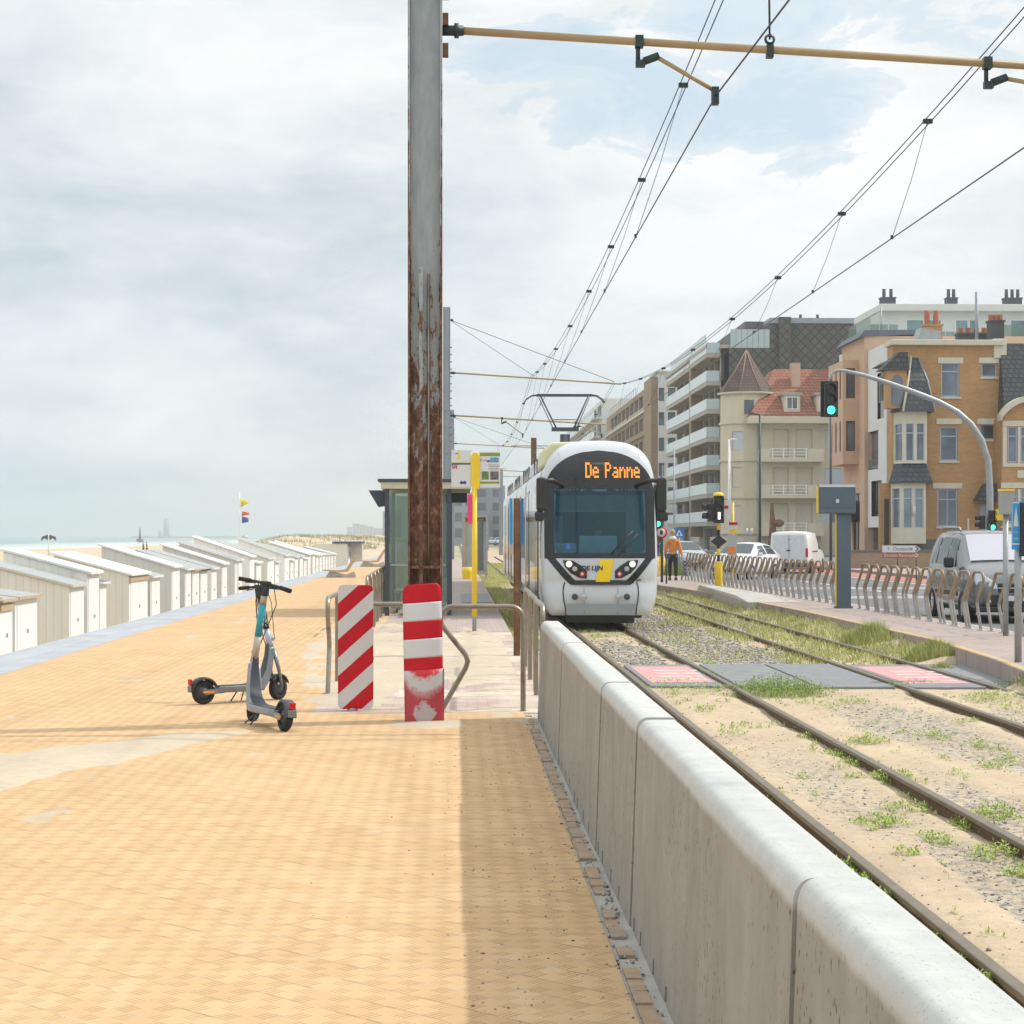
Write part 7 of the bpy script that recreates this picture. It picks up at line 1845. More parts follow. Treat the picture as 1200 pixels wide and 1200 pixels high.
for (v0, v1) in ((526.5,539.5),(569,582),(613,626)):
    h = q(888,962,v0,v1); b = MB(); dp_ = 1.3
    b.box(h[0], h[1], CY-dp_, CY-.002, h[2]-.15, h[2]+.08, CREAM)
    for (a, c) in ((h[0], xat(899.5,CY)), (xat(943.5,CY), h[1])): b.box(a, c, CY-dp_-.001, CY-dp_+.14, h[2]+.081, h[3], CREAM)
    b.box(h[0]-.001, h[0]+.12, CY-dp_+.141, CY-.003, h[2]+.081, h[3], CREAM); bo_ = b.build('balcony', t)
    b = MB()
    for k in range(4): zz_ = h[2]+.12+(h[3]-h[2]-.15)*k/3; b.box(xat(899.5,CY), xat(943.5,CY), CY-dp_+.04, CY-dp_+.09, zz_, zz_+.05, WHITE)
    for u in (902,914.5,927,941): b.box(xat(u,CY), xat(u,CY)+.08, CY-dp_+.03, CY-dp_+.1, h[2]+.08, h[3], WHITE)
    b.build('railing', bo_)
b = MB(); b.box(x0-1.2, x1+.2, CY-1.3, CY+12.1, ze, ze+.55, CREAM); b.build('eaves', t, bevel=.03)
# main tiled roof
zr = zat(434, 27, CY+5); b = MB(); V = [(x0-1.2,CY-1.2,ze+.55),(x1+.2,CY-1.2,ze+.55),(x1+.2,CY+12,ze+.55),(x0-1.2,CY+12,ze+.55),(xat(905,CY+5),CY+4,zr),(x1+.2,CY+4,zr),(x1+.2,CY+7,zr),(xat(905,CY+5),CY+7,zr)]
b.add(V, [(0,1,5,4),(1,2,6,5),(2,3,7,6),(3,0,4,7),(4,5,6,7)], TILER); b.build('tiled_roof', t)
for (u0,u1,v0,v1) in ((918.5,937.5,463,484),(957,966,463,484)):
    h = q(u0,u1,v0,v1,CY-.6); b = MB(); b.box(h[0], h[1], CY-.7, CY+3, h[2], h[3], CREAM); d_ = b.build('dormer', t); b = MB(); b.box(h[0]-.15, h[1]+.15, CY-.85, CY+3.1, h[3]+.001, h[3]+.2, ROOFG); b.build('dormer_roof', d_); window(d_, PY_(CY-.72), (h[0]+.2,h[1]-.2,h[2]+.3,h[3]-.15), WHITE, GLG, .0, 1, None, .06)
h = q(966,1006,462,497,CY-.2); b = MB(); b.prism([(0,0),(h[1]-h[0],0),(h[1]-h[0],(h[3]-h[2])*.95),(.6,(h[3]-h[2])*.9),(.3,.8)], lambda s, z, d: (h[0]+s, CY-.4+d, h[2]+.02+z), 0, 1, CREAM); b.build('gable_parapet', t)
b = MB(); px_, = (xat(933, CY+2),); b.box(px_-.35, px_+.35, CY+2, CY+3, ze, zat(425,27,CY+2), PINKR); b.build('chimney', t)
# tower
tx, ty, tr0 = xat(880, CY-1.5), CY+.6, 2.15
tx = (xat(848.5, CY)+xat(912, CY))/2; tr0 = (xat(912, CY)-xat(848.5, CY))/2
prof = lambda z: z
zt = zat(458, 27, CY)
b = MB(); n_ = 12
ang = [PI + PI*k/n_ for k in range(n_+1)]
# polygonal tower wall facets toward the camera
body_r = tr0*.97
facets = 7; A = [PI*.92 + (PI*1.16)*k/facets for k in range(facets+1)]
P = [(tx+body_r*math.cos(a), ty+2+body_r*math.sin(a)) for a in A]
tw = MB(); wins = []
for i in range(facets):
    Aa = Vector((*P[i],0)); Bb = Vector((*P[i+1],0)); Ln = (Bb-Aa).length; d = (Bb-Aa)/Ln; nrm = Vector((-d.y,d.x,0))
    p_ = lambda s, z, qq, A=Aa, d=d, nrm=nrm: tuple(A+d*s+nrm*qq+Vector((0,0,z)))
    hs = []
    if i in (1, 2, 3) : 
        pass
    if i == 2: hs = [(.12,Ln-.05,zat(v1,27,CY),zat(v0,27,CY)) for v0, v1 in ((505,527),(547,571),(592,616))]
    if i == 3: hs = [(.0+.05,Ln-.25,zat(485,27,CY),zat(468,27,CY))]
    holes(tw, 0, Ln, 0, zt, hs, p_, CREAM, .12); wins += [(p_, h, i) for h in hs]
tw.add([(x, y, zt) for x, y in P], [tuple(range(len(P)))], CREAM); tobj = tw.build('tower', t, fixn=False)
for p_, h, i in wins:
    b = MB(); pbox(b, p_, h[0]+.02, h[1]-.02, h[2]+.02, h[3]-.02, .07, .09, (GLB if i == 3 else (SHUTW if h[3] > 9.5 else SHUTC))); b.build('tower_window', tobj)
b = MB()
for v in (496, 540, 584, 626): 
    z = zat(v, 27, CY)
    for i in range(facets): 
        a0 = Vector((*P[i], z)); a1 = Vector((*P[i+1], z)); c0 = Vector((tx, ty+2, z)); o0 = (a0-c0).normalized()*.14; o1 = (a1-c0).normalized()*.14
        b.add([a0, a1, a1+o1, a0+o0] + [p+Vector((0,0,.16)) for p in (a0, a1, a1+o1, a0+o0)], [(3,2,1,0),(4,5,6,7),(2,3,7,6)], CREAM)
b.build('string_course', tobj)
b = MB(); ns = 8; rr_ = tr0*1.06; za = zt; zb = zat(406.5, 27, CY)
ring = [(tx+rr_*math.cos(2*PI*k/ns+.4), ty+2+rr_*math.sin(2*PI*k/ns+.4), za) for k in range(ns)]; ring2 = [(tx+rr_*.42*math.cos(2*PI*k/ns+.4), ty+2+rr_*.42*math.sin(2*PI*k/ns+.4), za+(zb-za)*.52) for k in range(ns)]
b.add(ring+ring2+[(tx, ty+2, zb)], [(k, (k+1) % ns, (k+1) % ns+ns, k+ns) for k in range(ns)] + [(k+ns, (k+1) % ns+ns, 2*ns) for k in range(ns)] + [tuple(range(ns))[::-1]], TILEBR); cr_ = b.build('cone_roof', t)
b = MB()
for k in range(ns): b.tube([ring[k], ring2[k], (tx, ty+2, zb)], .05, BRICKB, 5)
b.build('hip_ridge', cr_)
b = MB(); b.lathe((tx, ty+2, za-.18), [(rr_*1.0,0),(rr_*1.04,.16),(0,.17)], STONE, 16); b.build('tower_eaves', t)

# ---------- long dark shingled gable and apartment block with balconies ----------
AX = 24.6; YG = 178.0
t = thing('balcony_apartments', 'long apartment block with stacked glass balconies and a dark shingled end wall', 'apartment block', (AX, YG, 0))
xg0, xg1 = xat(852, YG), xat(1017, YG); ztop = zat(408, 30, YG); ztop2 = zat(379, 35, YG); xm = xat(902, YG)
b = MB(); b.box(xg0+.2, xm, YG, YG+34, 0, ztop, SHINGLE); b.box(xm+.001, xg1, YG+.0, YG+34, 0, ztop2, SHINGLE); b.build('shingled_wall', t)
b = MB(); b.box(xat(912,YG), xat(926,YG), YG-.5, YG-.001, zat(435,32,YG), zat(372,32,YG), TILEBR if False else SHINGLE); b.build('chimney_breast', t)
b = MB(); b.box(xm, xg1+.1, YG-.1, YG+34, ztop2+.001, ztop2+.5, GREYMAST); b.build('roof_edge', t)
b = MB(); b.box(xat(873,YG+4), xat(935,YG+4), YG+4, YG+30, ztop, zat(378,30,YG+4)+.1, PLINTH); b.build('roof_house', t)
b = MB(); b.prism([(0,0),(xat(905,YG)-xat(884,YG),0),(xat(905,YG)-xat(884,YG),2.3),(1.2,1.2)], lambda s, z, d: (xat(884,YG)+s, YG+.5+d, ztop+.02+z), 0, .4, STONE); b.build('stair_wall', t)
for k in range(7): 
    a = xg0+.3+(xm-xg0-.3)*k/7; b = MB(); b.box(a+.02, a+(xm-xg0-.3)/7-.02, YG-.02, YG+.02, ztop+.02, ztop+1.75, BALG); b.build('terrace_glass', t)
for u, v in ((938, 372), (958, 372), (974, 376), (1006, 378)): chimney(t, xat(u, YG+6), YG+6, ztop2, zat(v+4, 35, YG+6), .9, .9, CHIM, 1, POT, ph=.5)
# front face with floors
FH = 2.62; NF = 7; z00 = 2.9
def zfl(i): return z00+i*FH
Yn = YG; Ye = yat(793, AX)
YM = yat(823, AX)
segs = [(Yn+.3, YM-.6, -1.3), (YM+1.2, Ye, -1.15)]
topz = zfl(NF)-.2
b = MB(); hs = []
for i in range(NF-0):
    for (a, c, pr_) in segs:
        w = (c-a); n_ = 3
        for k in range(n_): y = a+.5+k*(w-.6)/n_; hs.append((y, y+(w-.6)/n_-.6, zfl(i)+.15-FH+FH, zfl(i)+2.2))
hs += [(YG+1, YG+12, .2, 2.3), (YG+16, YG+30, .2, 2.3)]
topz = min(zfl(NF), ztop)
hs = [h for h in hs if h[3] < topz]
holes(b, Yn, Ye, 0, topz, hs, PX_(AX), CONCB, .3); shell(b, AX, AX+1, Yn, Ye, 0, topz, CONCB, ('w','s')); b.build('facade', t, fixn=False)
b = MB()
b.box(AX+.28, AX+.3, Yn+.1, Ye-.1, .1, topz-.1, GLG); b.build('glazing', t)
for i in range(0, NF):
    for j, (a, c, pr_) in enumerate(segs):
        z = zfl(i)
        if z+1 > topz+1.2: continue
        b = MB(); b.box(AX+pr_, AX-.002, a, c, z-.38, z, CONCB); bo_ = b.build('balcony', t)
        b = MB(); b.box(AX+pr_-.03, AX+pr_+.02, a, c, z+.02, z+1.0, BALG); b.box(AX+pr_+.025, AX-.1, a-.02, a+.02, z+.02, z+1.0, BALG); b.build('glass_front', bo_)
b = MB(); b.box(AX-1.2, AX-.01, YM-.45, YM+1.0, 1.5, topz+.6, BRICKB); b.build('brown_pier', t)
b = MB(); b.box(AX-1.35, AX+2, Yn+.3, Ye, topz+.001, topz+.35, CONCB); b.build('roof_slab', t)
for k in range(6):
    a = Yn+1+k*5; b = MB(); b.box(AX-1.3, AX-1.27, a, a+4.8, topz+.36, topz+1.4, BALG); b.build('roof_balustrade', t)
# ---------- white corner block ----------
BX = 24.2; YW = 222.0
t = thing('white_corner_block', 'white apartment block with staggered dark windows left of the balcony apartments', 'apartment block', (BX, YW, 0))
x0, x1 = xat(771.5, YW), xat(806, YW); zt = zat(437, 25, YW); hs = []; 
for k, v in enumerate((454.5, 483, 513, 542.5, 571, 601)):
    z0, z1 = zat(v+15.5, 25, YW), zat(v, 25, YW); hs += [(xat(771.8,YW)+.02, xat(778.5,YW), z0, z1), (xat(782.8,YW), xat(791.5,YW), z0, z1)]
b = MB(); holes(b, x0, x1, 0, zt, hs, PY_(YW), WHITER, .25); shell(b, x0, x1, YW, YW+8, 0, zt, WHITER, ('s',)); b.build('wall', t, fixn=False)
for h in hs: window(t, PY_(YW), h, PLINTH, GLB, .2, 0, None, .12)
b = MB(); b.box(x0-.2, x1, YW-.2, YW+8, zt+.001, zt+.25, STONE); b.build('roof_edge', t)
b = MB(); b.box(xat(763.5,YW), x0-.01, YW+.5, YW+9, 0, zat(441,25,YW), BRICKB); b.build('brown_side_tower', t)
# ---------- beige brick block ----------
DX = 24.0; Ya = 238.0; Yb_ = yat(707, DX)
t = thing('beige_brick_block', 'beige brown brick apartment block with long dark window bands behind the tram', 'apartment block', (DX, Ya, 0))
xe = xat(765, Ya)
b = MB(); zt = zat(451, 24, Ya); hs = []
Ymid = Ya+68
fh = 2.95
for i in range(8):
    z = zt-.9-fh*(i+1)+.9
    if z < .5: break
    for k in range(9): y = Ya+2+k*6.6; hs.append((y, y+5.4, z+.6, z+2.3))
holes(b, Ya, Ymid, 0, zt, hs, PX_(DX), BRICKB, .3); shell(b, DX, xe+3, Ya, Ymid, 0, zt, BRICKB, ('w',)); b.build('wall', t, fixn=False)
b = MB(); b.box(DX+.28, DX+.3, Ya+.2, Ymid-.2, .5, zt-.3, GLB); b.build('glazing', t)
b = MB()
for i in range(8):
    z = zt-.9-fh*(i+1)+.9
    if z > .5: b.box(DX-.35, DX-.001, Ya+.5, Ymid, z-.15, z+.45, BRICKB if i % 2 else STONE)
b.build('storey_band', t)
b = MB(); b.box(DX+1, DX+3.4, Ya+2, Ya+9, zt, zt+1.7, M_('pale yellow roof box', (.55,.52,.28), .7)); b.box(DX+1, DX+3.4, Ya+12, Ya+17, zt, zt+1.4, M_('cream roof box', (.6,.58,.45), .7)); b.build('roof_box', t)
b = MB()
for k in range(14): b.box(DX+.1, DX+.16, Ya+20+k*3.4, Ya+20.06+k*3.4, zt, zt+1.1, GREYMAST)
b.box(DX+.1, DX+.15, Ya+20, Ymid, zt+1.05, zt+1.12, GREYMAST); b.build('roof_railing', t)
# pale block farther on
t = thing('pale_balcony_block', 'pale hazy apartment block with balconies, farthest seen over the tram roof', 'apartment block', (DX-.5, Ymid+1, 0))
b = MB(); zt2 = zat(478, 23, 330); hs = []; Yf_ = Ymid+1+100
for i in range(7):
    z = zt2-3*(i+1)
    if z < .5: break
    for k in range(8): hs.append((Ymid+4+k*11.5, Ymid+4+k*11.5+8.5, z+.5, z+2.3))
holes(b, Ymid+1, Yf_, 0, zt2, hs, PX_(DX-.6), WHITER, .5); shell(b, DX-.6, DX+14, Ymid+1, Yf_, 0, zt2, WHITER, ('w',)); b.build('wall', t, fixn=False)
b = MB(); b.box(DX-.15, DX-.1, Ymid+1.5, Yf_-.5, .5, zt2-.2, GLG); b.build('glazing', t)
for i in range(5):
    z = zt2-3*(i+1)
    if z > .5: b = MB(); b.box(DX-1.9, DX-.61, Ymid+2, Yf_-1, z-.2, z, WHITER); b.box(DX-1.93, DX-1.88, Ymid+2, Yf_-1, z+.0, z+1, BALG); b.build('balcony', t)

# ---------- distant blocks ----------
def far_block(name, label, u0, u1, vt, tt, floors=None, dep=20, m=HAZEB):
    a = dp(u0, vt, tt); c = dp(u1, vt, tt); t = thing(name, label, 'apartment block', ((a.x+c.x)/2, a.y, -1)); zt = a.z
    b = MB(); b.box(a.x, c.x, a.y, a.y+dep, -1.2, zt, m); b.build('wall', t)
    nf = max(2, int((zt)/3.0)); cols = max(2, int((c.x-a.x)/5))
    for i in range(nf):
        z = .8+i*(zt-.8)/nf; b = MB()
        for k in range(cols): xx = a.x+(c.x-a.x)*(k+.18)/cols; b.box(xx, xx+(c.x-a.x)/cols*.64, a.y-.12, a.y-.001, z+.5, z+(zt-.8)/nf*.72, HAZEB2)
        b.build('window_row', t)
    return t
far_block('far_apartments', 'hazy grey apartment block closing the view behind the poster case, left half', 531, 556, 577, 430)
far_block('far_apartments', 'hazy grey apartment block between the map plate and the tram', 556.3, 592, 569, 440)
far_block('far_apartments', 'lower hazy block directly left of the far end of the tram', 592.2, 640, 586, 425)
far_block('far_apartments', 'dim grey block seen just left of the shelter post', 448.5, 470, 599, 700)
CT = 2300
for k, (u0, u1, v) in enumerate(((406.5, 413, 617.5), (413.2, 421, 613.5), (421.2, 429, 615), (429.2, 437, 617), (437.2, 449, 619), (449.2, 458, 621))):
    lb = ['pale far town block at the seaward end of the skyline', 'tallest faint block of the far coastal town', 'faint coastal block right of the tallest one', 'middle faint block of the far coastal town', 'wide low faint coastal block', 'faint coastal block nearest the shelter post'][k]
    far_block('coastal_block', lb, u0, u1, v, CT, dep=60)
# small cars far down
# ================= VEHICLES =================
def loft_car(name, label, cat, loc, rz, L_, W_, st, paint, mats, wheels, wr, group=None, side=(), wind=None, rear=None, extra=None):
    """st: stations (y from front, zfloor, hw_low, z_belt, hw_belt, z_top, hw_top)"""
    t = thing(name, label, cat, loc, rz, group)
    def ring(s):
        y, zf, hl, zb, hb, zt, ht = s
        H_ = [(hl*.86, zf), (hl, zf+.14), (hl*1.005, zf+(zb-zf)*.5), (hb, zb), ((hb+ht)/2*1.012, zb+(zt-zb)*.55), (ht, zt-.05 if zt-zb > .2 else zt-.01), (ht*.72, zt), (0, zt+.018)]
        return [(x, y, z) for x, z in H_]
    b = MB(); V = []; n = 15
    for s in st:
        r = ring(s); V += r + [(-x, y, z) for x, y, z in r[::-1][1:]]
    Fc = []
    for i in range(len(st)-1):
        for j in range(n-1): Fc.append((i*n+j, i*n+j+1, (i+1)*n+j+1, (i+1)*n+j))
        Fc.append((i*n+n-1, i*n, (i+1)*n, (i+1)*n+n-1))
    b.add(V, Fc, paint, True); b.add(V, [tuple(range(n))[::-1], tuple(range((len(st)-1)*n, len(st)*n))], paint, True)
    body = b.build('body', t, local=True)
    def interp(yq):
        for a, c in zip(st, st[1:]):
            if a[0] <= yq <= c[0]: k = (yq-a[0])/(c[0]-a[0]+1e-9); return [a[q]+(c[q]-a[q])*k for q in range(7)]
        return list(st[-1] if yq > st[-1][0] else st[0])
    def spt(y, w, off, sgn):
        s = interp(y); r = ring([y]+s[1:]); # w: 0 belt .. 1 roof rail
        P = [r[3], r[4], r[5]]; k = w*2; i = min(1, int(k)); k -= i
        x = P[i][0]+(P[i+1][0]-P[i][0])*k; z = P[i][2]+(P[i+1][2]-P[i][2])*k; return (sgn*(x+off), y, z)
    for (y0, y1, w0, w1, y0t, y1t) in side:
        for sgn in (-1, 1):
            b = MB(); V = []; m_ = 6
            for i in range(m_+1):
                for j in range(4):
                    w = w0+(w1-w0)*j/3; ya = y0+(y0t-y0)*j/3; yb = y1+(y1t-y1)*j/3; V.append(spt(ya+(yb-ya)*i/m_, w, .008, sgn))
            b.add(V, [(i*4+j, (i+1)*4+j, (i+1)*4+j+1, i*4+j+1) for i in range(m_) for j in range(3)], CARGL, True); b.build('side_window', t, local=True, fixn=False)
    def screen(y0, y1, m, name, sgn_y):
        b = MB(); V = []
        for i in range(5):
            y = y0+(y1-y0)*i/4; s = interp(y); hw = s[6]*.93 if True else 0
            r = ring([y]+s[1:])
            zc = s[5]
            for j in range(9): 
                q = -1+2*j/8; V.append((q*hw, y+sgn_y*.012, zc+.024-.02*q*q))
        b.add(V, [(i*9+j, i*9+j+1, (i+1)*9+j+1, (i+1)*9+j) for i in range(4) for j in range(8)], m, True); return b.build(name, t, local=True, fixn=False)
    if wind: screen(wind[0], wind[1], wind[2], 'windscreen', -1)
    if rear: screen(rear[0], rear[1], rear[2], 'rear_window', 1)
    for y in wheels:
        for sgn in (-1, 1):
            b = MB(); x = sgn*(W_/2-.10); b.lathe((x-.11, y, wr), [(wr*.62,0),(wr*.95,.0),(wr,.04),(wr,.18),(wr*.95,.22),(wr*.62,.22)], RUBBER, 22, axis='x'); wo = b.build('wheel', t, local=True)
            b = MB(); xx = x+sgn*.10
            b.lathe((xx, y, wr), [(0,0),(wr*.2,.0),(wr*.6,-.012*sgn),(wr*.64,.0)], CHROME, 16, axis='x'); b.build('rim', wo, local=True)
            b = MB(); b.lathe((sgn*(W_/2-.001), y, wr), [(wr*1.02,0),(wr*1.16,0),(wr*1.16,-.05*sgn)], BLACK, 22, axis='x'); b.build('wheel_arch', t, local=True)
    return t, spt, interp
def pos(u, v, z=-.1): return gp(u, v, z)
# silver MPV (front toward the camera)
st = [(0,.34,.62,.62,.66,.70,.60),(.06,.26,.78,.72,.80,.84,.74),(.25,.22,.87,.82,.86,.96,.80),(.85,.20,.90,.98,.87,1.10,.74),(1.10,.20,.90,1.02,.87,1.16,.72),(1.95,.20,.90,1.08,.87,1.74,.62),(2.4,.20,.90,1.08,.87,1.80,.64),(3.6,.20,.90,1.10,.87,1.81,.66),(4.15,.22,.88,1.10,.84,1.76,.62),(4.35,.30,.84,1.05,.80,1.60,.58)]
Yv = 36.9; Xv = xat(1146, Yv)+.80
t, spt, itp = loft_car('parked_van', 'silver grey people carrier parked facing the camera behind the hoop fence', 'car', (Xv, Yv, -.1), R(-1.5), 4.35, 1.8, st, VANS, None, (.85, 3.55), .31, wind=(1.16, 1.92, CARWS),
    side=[(1.62,2.35,.04,.86,1.98,2.35),(2.45,3.25,.04,.86,2.45,3.22),(3.33,4.05,.04,.84,3.33,3.9)])
def cbox(t, name, x0,x1,y0,y1,z0,z1,m, bv=.015, par=None): b = MB(); b.box(x0,x1,y0,y1,z0,z1,m); return b.build(name, par or t, local=True, bevel=bv)
for s in (-1, 1):
    b = MB(); b.prism([(.40*s,.66),(.80*s,.70),(.84*s,.98),(.70*s,.96),(.46*s,.80)], lambda a, z, d: (a, .05+d+.26*max(0,abs(a)-.4)*1.0, z), -.08, .10, M_('clear lamp cluster', (.62,.72,.82), .15) if s < 0 else bpy.data.materials['clear lamp cluster']); hlo = b.build('headlight', t, local=True, bevel=.02)
    b = MB(); b.ball((.60*s, .04, .80), .075, CHROME, 12, (1,.4,1)); b.build('lamp_reflector', hlo, local=True)
    b = MB(); b.lathe((.60*s, -.035, .42), [(0,-.01),(.07,-.02),(.085,-.005),(.10,.02)], DGREY, 16, axis='y'); b.build('fog_lamp', t, local=True)
    b = MB(); b.ball((.60*s, -.05, .42), .055, CHROME, 10, (1,.3,1)); b.build('fog_lens', t, local=True)
    cbox(t, 'mirror', min(s*.92,s*1.12), max(s*.92,s*1.12), 1.42, 1.54, 1.06, 1.28, BLACK, .04)
    b = MB(); b.tube([(s*.60,2.2,1.80),(s*.60,2.35,1.87),(s*.61,3.7,1.88),(s*.60,3.85,1.82)], .022, GREYM, 8); b.build('roof_rail', t, local=True)
cbox(t, 'grille', -.40, .40, -.03, .10, .60, .78, BLACK, .02); cbox(t, 'lower_grille', -.55, .55, -.06, .05, .34, .56, BLACK, .02); cbox(t, 'number_plate', -.26, .26, -.085, -.062, .44, .54, SIGNW, .003)
cbox(t, 'bumper', -.80, .80, -.06, .15, .22, .335, BLACK, .03); cbox(t, 'chrome_bar', -.42, .42, -.045, -.031, .675, .70, CHROME, .003)
b = MB(); b.lathe((0, -.05, .76), [(0,-.01),(.055,-.012),(.07,0)], CHROME, 16, axis='y'); b.build('badge', t, local=True)
b = MB(); b.cyl((.0, 2.2, 1.83), (.0, 2.3, 1.95), .012, BLACK, 6); b.build('aerial', t, local=True)
for s in (-1, 1): cbox(t, 'door_moulding', min(s*.90, s*.918), max(s*.90, s*.918), 1.25, 3.2, .50, .60, BLACK, .01)
# white panel van, rear toward the camera
stw = [(0,.32,.80,.95,.83,1.80,.76),(.08,.25,.86,1.0,.87,1.88,.80),(1.2,.2,.88,1.05,.88,1.90,.78),(2.4,.2,.88,1.05,.88,1.86,.74),(3.05,.2,.88,1.05,.87,1.45,.70),(3.45,.2,.88,1.0,.87,1.12,.74),(4.1,.22,.86,.85,.84,.95,.76),(4.38,.32,.70,.65,.70,.72,.62)]
Yw = 86; Xw = xat(922, Yw)+.1
t, spt, itp = loft_car('white_van', 'white panel van driving away beyond the fence below the cream house', 'van', (Xw, Yw, -.1), R(-21), 4.38, 1.8, stw, VANW, None, (.8, 3.5), .31, side=[(2.62,3.12,.06,.8,2.62,2.9)], wind=(2.5, 3.4, CARGL))
cbox(t, 'rear_door_panel', -.72, .72, -.012, .0, .60, 1.74, M_('white door paint', (.62,.66,.70), .35), .01)
cbox(t, 'door_gap', -.01, .01, -.018, -.011, .62, 1.72, DGREY, 0)
for s in (-1, 1): cbox(t, 'rear_light', min(s*.76,s*.86), max(s*.76,s*.86), -.03, .05, .75, 1.15, TAILR, .01)
cbox(t, 'number_plate', -.25, .25, -.026, -.014, .62, .72, SIGNW, 0); cbox(t, 'rear_bumper', -.85, .85, -.07, .05, .3, .5, DGREY, .03)
cbox(t, 'badge', -.05, .05, -.024, -.013, 1.50, 1.58, CHROME, 0); cbox(t, 'door_handle', -.12, .06, -.03, -.013, 1.02, 1.07, BLACK, 0)
for s in (-1, 1): cbox(t, 'side_moulding', min(s*.885, s*.90), max(s*.885, s*.90), .95, 2.2, .98, 1.02, BLACK, 0)
# cars parked farther on
sts = [(0,.34,.60,.60,.66,.66,.58),(.1,.24,.80,.70,.80,.78,.72),(.9,.2,.86,.86,.84,.96,.74),(1.15,.2,.86,.88,.84,1.0,.72),(1.95,.2,.86,.92,.84,1.40,.56),(2.7,.2,.86,.94,.84,1.44,.56),(3.5,.2,.86,.94,.84,1.38,.54),(3.95,.22,.85,.92,.82,1.06,.66),(4.25,.3,.80,.80,.76,.90,.66)]
def sedan(u, Y, rz, paint, label, front=True):
    X = xat(u, Y); t, a, c = loft_car('parked_car', label, 'car', (X, Y, -.1), rz, 4.25, 1.72, sts, paint, None, (.8, 3.35), .30, group='cars parked beyond the fence', wind=(1.18, 1.9, CARGL), rear=(3.52, 3.93, CARGL), side=[(1.5,2.45,.08,.84,1.95,2.4),(2.55,3.5,.08,.84,2.55,3.35)])
    for s in (-1, 1):
        cbox(t, 'headlight', min(s*.52,s*.76), max(s*.52,s*.76), -.0, .16, .58, .72, CHROME, .02); cbox(t, 'tail_light', min(s*.52,s*.76), max(s*.52,s*.76), 4.12, 4.27, .68, .84, TAILR, .02)
        cbox(t, 'mirror', min(s*.86,s*1.0), max(s*.86,s*1.0), 1.5, 1.6, .92, 1.05, paint, .03)
    cbox(t, 'number_plate', -.25, .25, -.04, -.02, .42, .52, SIGNW, 0); cbox(t, 'lower_grille', -.5, .5, -.03, .08, .3, .48, BLACK, .02)
    return t
sedan(812, 92, R(4), CARG, 'blue grey car parked behind the person with the shopping trolley')
sedan(848, 74, R(-30), CARW, 'pale white car behind the tram signal')
sedan(576, 330, R(0), CARG, 'tiny grey car far down the line left of the tram'); sedan(585, 335, R(0), CARW, 'tiny white car far down the line beside the tram')

# ================= PEOPLE =================
def walker(loc, rz, label, coat, trous, hair, stride=.28, scale=1.0, jname='jacket', arm_r=.25):
    t = thing('person', label, 'person', loc, rz); t.scale = (scale,)*3
    # faces +Y ; joints (x,y,z,r)
    J = [(0,0,.95,.13,.10),(0,.01,1.12,.125,.095),(0,.02,1.32,.155,.10),(0,.02,1.45,.10,.07),(0,.03,1.53,.052),(0,.035,1.60,.075,.085),(0,.04,1.70,.082,.095),(0,.035,1.77,.06,.07),
         (-.19,.02,1.41,.055),(-.25,.0,1.15,.045),(-.27,.10,.93,.036),(-.275,.14,.85,.036,.022),
         (.19,.02,1.41,.055),(.26,-.04,1.15,.045),(.31,-.10,.93,.036),(.32,-.12,.85,.036,.022),
         (-.09,.0,.88,.095),(-.10,stride*.5,.50,.066),(-.10,stride*.62,.10,.045),(-.10,stride*.62+.12,.045,.04),
         (.09,.0,.88,.095),(.10,-stride*.25,.50,.066),(.10,-stride*.75,.12,.045),(.10,-stride*.75+.12,.045,.04)]
    E = [(0,1),(1,2),(2,3),(3,4),(4,5),(5,6),(6,7),(3,8),(8,9),(9,10),(10,11),(3,12),(12,13),(13,14),(14,15),(0,16),(16,17),(17,18),(18,19),(0,20),(20,21),(21,22),(22,23)]
    skin_mesh('body', J, E, t, SKIN, 1)
    g = lambda idx, e, nm, m, k: skin_mesh(nm, [(*J[i][:3], *[r+k for r in J[i][3:]]) for i in idx], e, t, m, 1)
    g([0,1,2,3,8,9,10,12,13,14], [(0,1),(1,2),(2,3),(3,4),(4,5),(5,6),(3,7),(7,8),(8,9)], jname, coat, .022)
    g([0,16,17,18,20,21,22], [(0,1),(1,2),(2,3),(0,4),(4,5),(5,6)], 'trousers', trous, .014)
    b = MB()
    for i in (18, 22): x, y = J[i][0], J[i][1]; b.box(x-.055, x+.055, y-.09, y+.19, 0.0, .11, SHOE)
    b.build('boot', t, local=True, bevel=.03)
    b = MB(); b.ball((0, .025, 1.73), .108, hair, 12, (.92, 1.02, 1.0)); b.build('hair', t, local=True)
    return t
p = gp(788.5, 680)
t = walker((p.x, p.y, 0), R(-3), 'person in an orange jacket with a white hood walking away, pulling a trolley', JACKET, TROUS, HAIR)
b = MB(); b.lathe((0, .0, 1.50), [(.09,-.05),(.135,-.02),(.125,.05),(.08,.09),(0,.05)], SIGNW, 14); b.box(-.15, .15, -.125, .125, .86, .90, SIGNW); b.build('white_hood', t, local=True, bevel=.01)
b = MB(); b.box(-.15, .15, -.13, .14, .84, .90, SIGNW)
q = gp(805.5, 680); t = thing('shopping_trolley', 'black and white checked shopping trolley pulled by the person in orange', 'shopping trolley', (q.x, q.y, 0))
CHK = M_('checked cloth', (.10,.10,.13), .9); 
m, nt, bb = newmat('grey checked fabric'); cc_ = N(nt, 'ShaderNodeTexChecker'); cc_.inputs['Scale'].default_value = 14; cc_.inputs['Color1'].default_value = (.05,.05,.08,1); cc_.inputs['Color2'].default_value = (.33,.32,.38,1); L(nt, coords(nt), cc_.inputs[0]); L(nt, cc_.outputs[0], bb.inputs['Base Color'])
